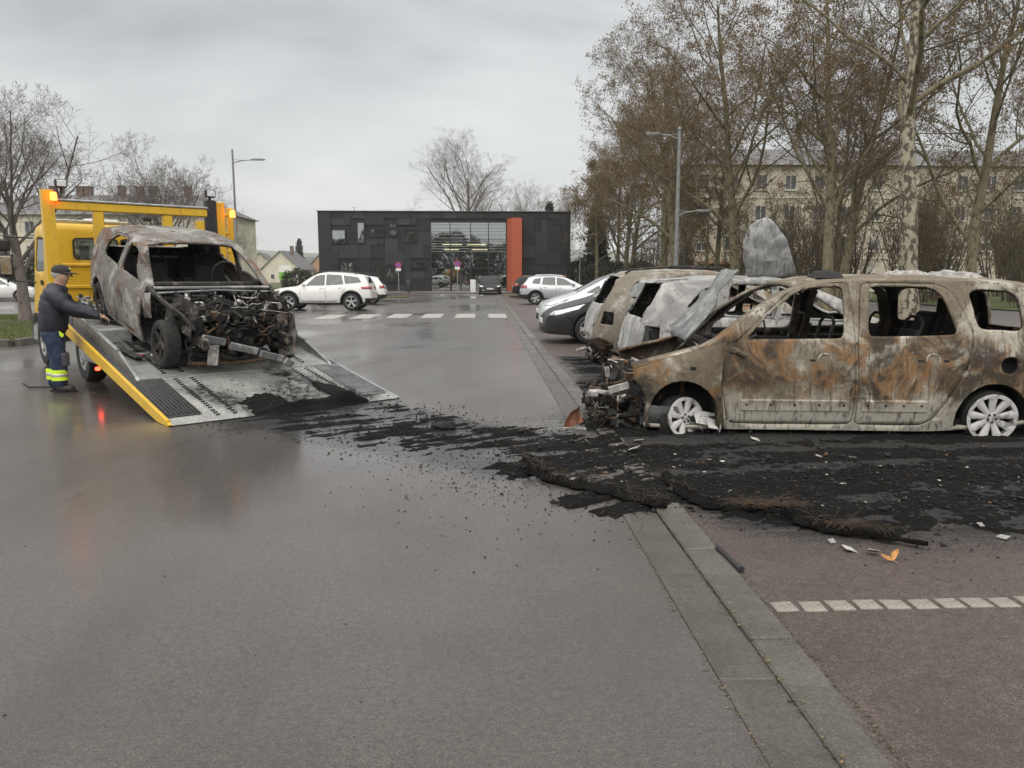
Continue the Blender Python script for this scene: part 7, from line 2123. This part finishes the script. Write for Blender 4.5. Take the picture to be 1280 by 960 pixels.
m.build('hood_stays', DARKSTEEL, T)['kind'] = 'stuff'
# ------------------------------------------------------------------ ash, soot and scattered remains
def ashmat():
    t = NT('wet_ash')
    n = t.noise(6, 8, .7); f = t.noise(70, 5, .75); b = t.noise(1.4, 6, .65, dist=.5)
    c = t.mix(t.ramp(f, .35, .7), (.0035, .0035, .0035), (.014, .0132, .0125))
    c = t.mix(t.ramp(n, .60, .78, 0, .7), c, (.026, .022, .018))
    c = t.mix(t.ramp(t.noise(160, 3, .7), .68, .78, 0, .6), c, (.20, .185, .165))
    t.set(color=c, rough=t.ramp(b, .35, .65, .6, .95), spec=.12, normal=t.bump(t.math('ADD', f, t.math('MULTIPLY', n, 1.5)), .9, .03))
    return t.mat
ASHL = ashmat()
def gbase(x):
    return np.interp(x, [.0, .846, .86, 1.05, 1.065, 1.235, 1.245, 9], [0, 0, .004, .004, .022, .022, .019, .019])
ASH_LINES = [((2.0, 5.45), (9.5, 5.0), 1.10, 1.0), ((2.2, 4.7), (6.0, 4.3), .62, .9), ((1.9, 5.4), (.55, 6.0), .75, .9), ((1.0, 4.95), (2.0, 4.6), .38, .9), ((.35, 5.6), (1.1, 4.85), .16, .8), ((1.2, 6.5), (.2, 7.1), .45, .35), ((.7, 6.0), (-2.4, 8.15), .42, .34), ((.5, 6.6), (-1.2, 8.55), .28, .22), ((1.6, 6.9), (1.2, 7.6), .35, .8),
             ((1.75, 9.0), (1.75, 10.9), .35, .7), ((1.6, 11.3), (1.55, 13.4), .3, .6), ((2.4, 7.4), (9, 7.2), 1.0, .6)]
def ash_mask(x, y):
    wx = x + (fbm(x * .9, y * .9, 11) - .5) * 1.1 + (fbm(x * 4, y * 4, 17) - .5) * .35
    wy = y + (fbm(x * .9, y * .9, 13) - .5) * .9 + (fbm(x * 4, y * 4, 19) - .5) * .35
    m = np.full_like(x, -1.0)
    for (ax, ay), (bx, by), r, amp in ASH_LINES:
        L2 = (bx - ax) ** 2 + (by - ay) ** 2
        t = np.clip(((wx - ax) * (bx - ax) + (wy - ay) * (by - ay)) / L2, 0, 1)
        d = np.hypot(wx - ax - t * (bx - ax), wy - ay - t * (by - ay))
        m = np.maximum(m, (1 - d / r) * amp)
    return m
def ash_height(x, y):
    m = ash_mask(x, y)
    a = R(-33)
    u, v = x * math.cos(a) - y * math.sin(a), x * math.sin(a) + y * math.cos(a)
    # drag marks run towards the ramp over the road, fade into the bay
    a2 = R(-8); u2, v2 = x * math.cos(a2) - y * math.sin(a2), x * math.sin(a2) + y * math.cos(a2)
    st = np.where(x < 1.2, fbm(u * .9, v * 9, 23, 4), fbm(u2 * .8, v2 * 5, 24, 4))
    lump = fbm(x * 5, y * 5, 29, 5)
    k = np.clip(m * 2.2 + .25, -1, 1)
    h = k * (.004 + .050 * np.clip(lump - .30, 0, 1) + .030 * np.clip(st - .4, 0, 1)) - .085 * np.clip(.54 - st, 0, 1) * (1.15 - .80 * np.clip(m * 1.3, 0, 1)) - .0065
    h = h + .020 * (fbm(x * 20, y * 20, 31, 3) - .5) * np.clip(m * 3 + .8, 0, 1)
    return np.where(m > -.25, h, -.02)
def ash_layer():
    s = .026
    xs = np.arange(-3.3, 9.0, s); ys = np.arange(3.2, 9.5, s)
    X, Y = np.meshgrid(xs, ys)
    H = ash_height(X, Y)
    Z = gbase(X) + H
    keep = H > -.012
    q = keep[:-1, :-1] | keep[1:, :-1] | keep[:-1, 1:] | keep[1:, 1:]
    idx = np.arange(X.size).reshape(X.shape)
    F = np.stack([idx[:-1, :-1], idx[:-1, 1:], idx[1:, 1:], idx[1:, :-1]], -1)[q]
    used = np.unique(F); mp = np.full(X.size, -1); mp[used] = np.arange(len(used))
    V = np.stack([X.ravel(), Y.ravel(), Z.ravel()], 1)[used]
    o = link('ash_layer', np_mesh('ash_layer', V, mp[F], ASHL, smooth=True)); tag(o, kind='stuff')
    s = .05
    xs = np.arange(1.25, 4.0, s); ys = np.arange(8.4, 14.6, s); X, Y = np.meshgrid(xs, ys); H = ash_height(X, Y); keep = H > -.012
    q = keep[:-1, :-1] | keep[1:, :-1] | keep[:-1, 1:] | keep[1:, 1:]; idx = np.arange(X.size).reshape(X.shape)
    F = np.stack([idx[:-1, :-1], idx[:-1, 1:], idx[1:, 1:], idx[1:, :-1]], -1)[q & (np.add.outer(ys[:-1], 0 * xs[:-1]) > 9.47)]
    V = np.stack([X.ravel(), Y.ravel(), (gbase(X) + H).ravel()], 1); used = np.unique(F); mp = np.full(X.size, -1); mp[used] = np.arange(len(used))
    o = link('ash_layer', np_mesh('ash_layer', V[used], mp[F], ASHL, smooth=True)); tag(o, kind='stuff')
ash_layer()

OCT = np.array([(1, 0, 0), (-1, 0, 0), (0, 1, 0), (0, -1, 0), (0, 0, 1), (0, 0, -1)], float)
OCF = np.array([(0, 2, 4), (2, 1, 4), (1, 3, 4), (3, 0, 4), (2, 0, 5), (1, 2, 5), (3, 1, 5), (0, 3, 5)])
def chunks(name, P, smin, smax, mat, seed, flat=1.0):
    rg = np.random.default_rng(seed); n = len(P)
    s = smin + (smax - smin) * rg.uniform(0, 1, n) ** 3
    V = OCT[None] * s[:, None, None] * rg.uniform(.45, 1.2, (n, 6, 1)); V = V * np.array([1.2, .8, .55 * flat])
    a = rg.uniform(0, 6.28, n); c, sn = np.cos(a)[:, None], np.sin(a)[:, None]
    x = V[..., 0] * c - V[..., 1] * sn; y = V[..., 0] * sn + V[..., 1] * c
    V = np.stack([x, y, V[..., 2]], -1) + rg.normal(0, .1, (n, 6, 3)) * s[:, None, None] + (P + np.stack([0 * s, 0 * s, s * .25 * flat], 1))[:, None]
    F = (OCF[None] + (np.arange(n) * 6)[:, None, None]).reshape(-1, 3)
    o = link(name, np_mesh(name, V.reshape(-1, 3), F, mat)); tag(o, kind='stuff'); return o
def on_ash(n, thr, x0, x1, y0, y1, seed, power=1.0):
    rg = np.random.default_rng(seed); k = n * 8
    x, y = rg.uniform(x0, x1, k), rg.uniform(y0, y1, k)
    m = ash_mask(x, y); ok = rg.uniform(0, 1, k) < np.clip((m - thr) * power, 0, 1)
    x, y = x[ok][:n], y[ok][:n]
    return np.stack([x, y, gbase(x) + np.maximum(ash_height(x, y), 0)], 1)
GRIT = plain('black_grit', (.012, .0115, .011), .75, var=.5, scale=30)
PALE = plain('pale_flake', (.42, .41, .39), .7, var=.35, scale=9)
chunks('burnt_grit', on_ash(20000, -.40, -3.2, 7.0, 3.3, 9.0, 41, .8), .002, .018, GRIT, 42)
chunks('burnt_grit', on_ash(14000, -.75, -2.8, 6.0, 3.2, 8.8, 141, .6), .0015, .009, GRIT, 142)
chunks('burnt_fragments', on_ash(1500, 0.0, -2.6, 8.5, 3.6, 8.6, 43, 1.0), .008, .042, SOOTM, 44)
chunks('burnt_fragments', on_ash(150, .1, -1.0, 8.0, 3.8, 8.0, 45, 1.0), .008, .035, RUSTM, 46)
chunks('ash_flakes', on_ash(230, .1, .6, 8.0, 3.6, 7.0, 47, 1.0), .006, .030, PALE, 48, .4)
rg_ = np.random.default_rng(5)
_n = 1700; _x = rg_.normal(.1, .55, _n); _y = rg_.normal(5.7, .75, _n); _ok = (_x < .84) & (_y > 3.6)
chunks('road_grit', np.stack([_x, _y, gbase(_x)], 1)[_ok], .002, .010, GRIT, 51)
_n = 420; _x = rg_.uniform(-4, 3.4, _n); _y = rg_.uniform(1.6, 9, _n)
chunks('road_grit', np.stack([_x, _y, gbase(_x) + .0], 1), .002, .007, GRIT, 52)
_n = 150; _x = rg_.uniform(-4, 3.4, _n); _y = rg_.uniform(1.6, 8, _n)
chunks('pale_grit', np.stack([_x, _y, gbase(_x) + .0], 1), .001, .004, PALE, 53)

# heap pushed up on the ramp tip
def ramp_heap():
    c, s_ = math.cos(R(TH)), math.sin(R(TH))
    uu = np.arange(-.75, 1.25, .022); ll = np.arange(-.32, 1.25, .022); U, L = np.meshgrid(uu, ll)
    d1 = 1 - np.hypot((U - .1) / .60, (L - .03) / .19); d2 = 1 - np.hypot((U - .62) / .30, (L - .06) / .12); d3 = 1 - np.hypot((U - .82 + L * .25) / .20, (L - .50) / .50); d4 = 1 - np.hypot((U + .22 - .1 * L) / .30, (L - .35) / .34)
    n = fbm(U * 5, L * 5, 61, 5); n2 = fbm(U * 16, L * 5, 62, 4)
    h = np.maximum.reduce([d1 * .10, d2 * .17, d3 * .035 - .008, d4 * .03 - .007]) * (.4 + 1.3 * n) + (n2 - .5) * .022 - .010
    base = np.where(L > 0, .03 + SLOPE * L + .0, 0)
    h = np.clip(h, -.02, .12); keep = h > -.008
    X = -2.02 + c * U - s_ * L; Y = 8.27 + s_ * U + c * L; Z = base + h
    q = keep[:-1, :-1] | keep[1:, :-1] | keep[:-1, 1:] | keep[1:, 1:]; idx = np.arange(X.size).reshape(X.shape)
    F = np.stack([idx[:-1, :-1], idx[:-1, 1:], idx[1:, 1:], idx[1:, :-1]], -1)[q]
    o = link('ash_heap', np_mesh('ash_heap', np.stack([X.ravel(), Y.ravel(), Z.ravel()], 1), F, ASHL, smooth=True)); tag(o, kind='stuff')
    rg = np.random.default_rng(8); k = 900; u, l = rg.normal(.25, .45, k), rg.normal(.25, .4, k); u = np.clip(u, -1.1, 1.2); l = np.clip(l, -.2, 1.35)
    P = np.stack([-2.02 + c * u - s_ * l, 8.27 + s_ * u + c * l, np.where(l > 0, .03 + SLOPE * l, 0) + .002], 1)
    chunks('burnt_grit', P, .003, .022, GRIT, 63)
ramp_heap()

# charred strips of trim with frayed fibres
FIBRE = plain('brown_fibre', (.05, .031, .018), .9, var=.5, scale=20)
def strip(label, pts, w, seed, tufts):
    P = [Vector((x, y, float(gbase(np.array([x]))[0]) + z)) for x, y, z in pts]
    T = thing('charred_strip', label, 'debris', P[0])
    P = [p - P[0] for p in P]
    rnd = random.Random(seed)
    # dense centre line
    C = []
    for i in range(len(P) - 1):
        for k in range(7): C.append(P[i].lerp(P[i + 1], k / 7))
    C.append(P[-1]); m = MB(); vs = []; fs = []; n = len(C)
    for i, c in enumerate(C):
        t = (C[min(i + 1, n - 1)] - C[max(i - 1, 0)]).normalized(); sd = Vector((-t.y, t.x, 0)).normalized()
        ww = w * math.sin(math.pi * (.12 + .86 * i / (n - 1))) ** .6 * (1 + .9 * mnoise.noise(Vector((i * .75, seed, 0))))
        up_ = .022 + .03 * mnoise.noise(Vector((i * .45, seed, 5)))
        for q, (a, b) in enumerate(((-1, 0), (-.55, .9), (0, .35), (.5, 1.1), (1, .1))):
            vs.append(c + sd * a * ww * (1 + .7 * mnoise.noise(Vector((i * .9, q, seed)))) + Vector((0, 0, max(0, b * up_ + .012 * mnoise.noise(Vector((i * 1.7, q * 2, seed)))))))
    for i in range(n - 1):
        for q in range(4): fs.append((i * 5 + q, i * 5 + q + 1, (i + 1) * 5 + q + 1, (i + 1) * 5 + q))
    m.add(vs, fs); o = m.build('strip', ASHL, T); md = o.modifiers.new('thickness', 'SOLIDIFY'); md.thickness = .008
    fm = MB()
    for (i0, cnt, ln, mat) in tufts:
        for k in range(cnt):
            c = C[min(n - 1, max(0, i0 + rnd.randint(-4, 4)))] + Vector((rnd.gauss(0, w * .6), rnd.gauss(0, w * .5), .02))
            d = (C[min(n - 1, i0 + 1)] - C[max(0, i0 - 1)]).normalized() * rnd.choice((-1, 1)) + Vector((rnd.gauss(0, .4), rnd.gauss(0, .4), rnd.uniform(.0, .55)))
            d.normalize(); q = [c]
            for s_ in range(4): d = (d + Vector((rnd.gauss(0, .16), rnd.gauss(0, .16), -.10))).normalized(); q.append(q[-1] + d * ln * rnd.uniform(.5, 1.1) / 4); q[-1].z = max(q[-1].z, .004)
            fm.tube(q, [.0022, .002, .0016, .001, .0006], 3, cap=False)
    if fm.v: fm.build('fibres', FIBRE, T)['kind'] = 'stuff'
strip('long charred bumper strip with upturned spiky end lying across the gutter', [(.32, 5.66, .09), (.40, 5.45, .02), (.55, 5.25, .015), (.78, 5.05, .02), (1.0, 4.72, .03), (1.12, 4.55, .01)], .075, 3, [(3, 26, .22, 0), (16, 30, .14, 0), (28, 30, .14, 0)])
strip('curved charred strip with brown frayed fibres in the middle of the ash', [(1.27, 5.22, .06), (1.30, 4.85, .02), (1.40, 4.60, .015), (1.58, 4.50, .02), (1.80, 4.43, .05)], .06, 7, [(24, 80, .20, 0), (27, 60, .18, 0), (4, 20, .12, 0)])
strip('charred strip trailing to a frayed tip near the orange leaf', [(1.83, 4.50, .07), (1.83, 4.25, .02), (1.93, 4.12, .015), (2.10, 4.02, .02), (2.34, 3.82, .02)], .05, 12, [(16, 25, .16, 0), (22, 30, .14, 0)])
T = thing('black_rod', 'short black rod lying on the kerb edge', 'rod', (1.235, 3.70, .036))
m = MB(); m.tube([(-.01, .15, 0), (.012, -.15, 0)], .0125, 10); m.build('shaft', BLACK, T)
m = MB(); m.tube([(.012, -.13, .001), (.014, -.165, .001)], .016, 10); m.build('end_cap', DARKSTEEL, T)
T = thing('fallen_leaf', 'single curled orange-brown leaf beside the ash', 'leaf', (2.05, 3.66, .026), R(20))
LEAFM = plain('orange_leaf', (.42, .20, .06), .7, var=.25, scale=40)
for sg in (-1, 1):
    m = MB(); n = 6; vs = []; fs = []
    for i in range(n + 1):
        t = i / n; wv = .028 * math.sin(math.pi * min(1, t * .93 + .05)) ** .8
        for q in (0, .5, 1): vs.append((sg * (t * .075) * .8 + 0, -.02 + t * .02 + q * wv, .004 + .030 * t * t + .018 * q * q))
    for i in range(n):
        for q in range(2): fs.append((i * 3 + q, i * 3 + q + 1, (i + 1) * 3 + q + 1, (i + 1) * 3 + q))
    m.add(vs, fs); m.build('blade', LEAFM, T)
m = MB(); m.tube([(0, -.02, .004), (.0, -.05, .003)], .0015, 5); m.build('stalk', TIMBER, T)
T = thing('charred_lump', 'black charred lump on the road between ramp and minivan', 'debris', (-.37, 7.24, 0))
m = MB(); bm = bmesh.new(); bmesh.ops.create_icosphere(bm, subdivisions=3, radius=1)
for v in bm.verts:
    k = 1 + .35 * mnoise.noise(v.co * 1.8) + .18 * mnoise.noise(v.co * 5); v.co = Vector((v.co.x * .125 * k, v.co.y * .06 * k, max(0, v.co.z * .05 * k + .03)))
me = bpy.data.meshes.new('lump'); bm.to_mesh(me); bm.free(); me.materials.append(SOOTM); finish(me, True, 60); link('lump', me, T)
T = thing('bent_wire', 'loop of bent burnt wire standing beside the charred lump', 'debris', (-.62, 7.62, 0))
m = MB(); m.tube([(-.05, 0, .01), (-.055, 0, .06), (-.02, .01, .11), (.03, 0, .10), (.055, -.01, .05), (.04, 0, .008)], .007, 6); m.build('wire', DARKSTEEL, T)
m = MB(); m.box((.02, 0, .02), (.09, .05, .035), rot=(.2, .1, .4), bev=.01); m.build('wire_foot', SOOTM, T)
for i, (x, y, s_) in enumerate(((2.39, 6.52, .06), (2.67, 5.86, .035), (2.87, 5.75, .045), (1.61, 4.86, .02), (2.83, 3.96, .04), (2.86, 4.15, .03), (1.95, 3.82, .05), (2.02, 3.78, .045), (1.20, 6.10, .07), (3.5, 4.6, .04), (1.88, 3.92, .03), (.92, 6.45, .05), (1.35, 6.55, .06))):
    m = crumpled(s_ * 1.3, s_ * 1.1, 7, 6, s_ * .9, i * 2.7)
    o = m.build('melted_fragment', ASHM if i % 3 else PALE, None, (x, y, float(gbase(np.array([x]))[0] + max(0, float(ash_height(np.array([x]), np.array([y]))[0]))) + .004), (R(-78 + 9 * (i % 4)), 0, i * 1.3))
    md = o.modifiers.new('thickness', 'SOLIDIFY'); md.thickness = .004
    tag(o, 'pale crumpled scrap of melted aluminium lying on the black ash', 'scrap', 'pale scraps on the ash')
T = thing('pry_bar', 'dark pry bar on the wet road behind the driver', 'tool', (-5.75, 10.15, .018), R(8))
m = MB(); m.tube([(-.2, 0, .03), (-.16, 0, 0), (.28, 0, .0)], .012, 7); m.build('bar', DARKSTEEL, T)
m = MB(); m.box((-.215, 0, .045), (.03, .03, .012), rot=(0, .6, 0), bev=.003); m.build('claw', DARKSTEEL, T)

# weeds and leaves caught along the kerb joint
rg_ = np.random.default_rng(77); _n = 260
_x = np.where(rg_.uniform(0, 1, _n) < .5, .845, 1.062) + rg_.normal(0, .008, _n); _y = rg_.uniform(1.7, 4.4, _n)
chunks('joint_litter', np.stack([_x, _y, gbase(_x)], 1), .002, .010, plain('ochre_litter', (.20, .15, .07), .8, var=.4, scale=60), 78)

_n = 1500; _y = 1.6 + 6.4 * rg_.uniform(0, 1, _n) ** 1.5; _x = .846 + rg_.normal(0, .010, _n) + .012 * np.sin(_y * 9) + .010 * np.sin(_y * 23)
chunks('joint_dirt', np.stack([_x, _y, gbase(_x) - .001], 1), .002, .012, plain('mossy_dirt', (.075, .066, .04), .9, var=.5, scale=40), 79, .5)
_n = 700; _y = 1.6 + 6 * rg_.uniform(0, 1, _n) ** 1.5; _x = 1.063 + rg_.normal(0, .006, _n)
chunks('joint_dirt', np.stack([_x, _y, gbase(_x) * 0 + .006], 1), .002, .010, MATS['mossy_dirt'], 80, .5)
_n = 900; _y = 1.6 + 6 * rg_.uniform(0, 1, _n) ** 1.5; _x = 1.243 + rg_.normal(0, .008, _n) + .006 * np.sin(_y * 17)
chunks('joint_dirt', np.stack([_x, _y, gbase(_x) - .001], 1), .002, .010, MATS['mossy_dirt'], 81, .5)
# ------------------------------------------------------------------ damp air
def haze_box():
    m = MB(); m.box((0, 900, 60), (4600, 2700, 124)); o = m.build('haze', bpy.data.materials.new('damp_air'), None, smooth=False)
    mt = o.data.materials[0]; mt.use_nodes = True; n = mt.node_tree.nodes; n.clear()
    ou = n.new('ShaderNodeOutputMaterial'); v = n.new('ShaderNodeVolumePrincipled')
    v.inputs['Color'].default_value = (.86, .88, .90, 1); v.inputs['Density'].default_value = .0004; v.inputs['Anisotropy'].default_value = .2
    mt.node_tree.links.new(v.outputs[0], ou.inputs['Volume'])
    tag(o, kind='stuff')
haze_box()
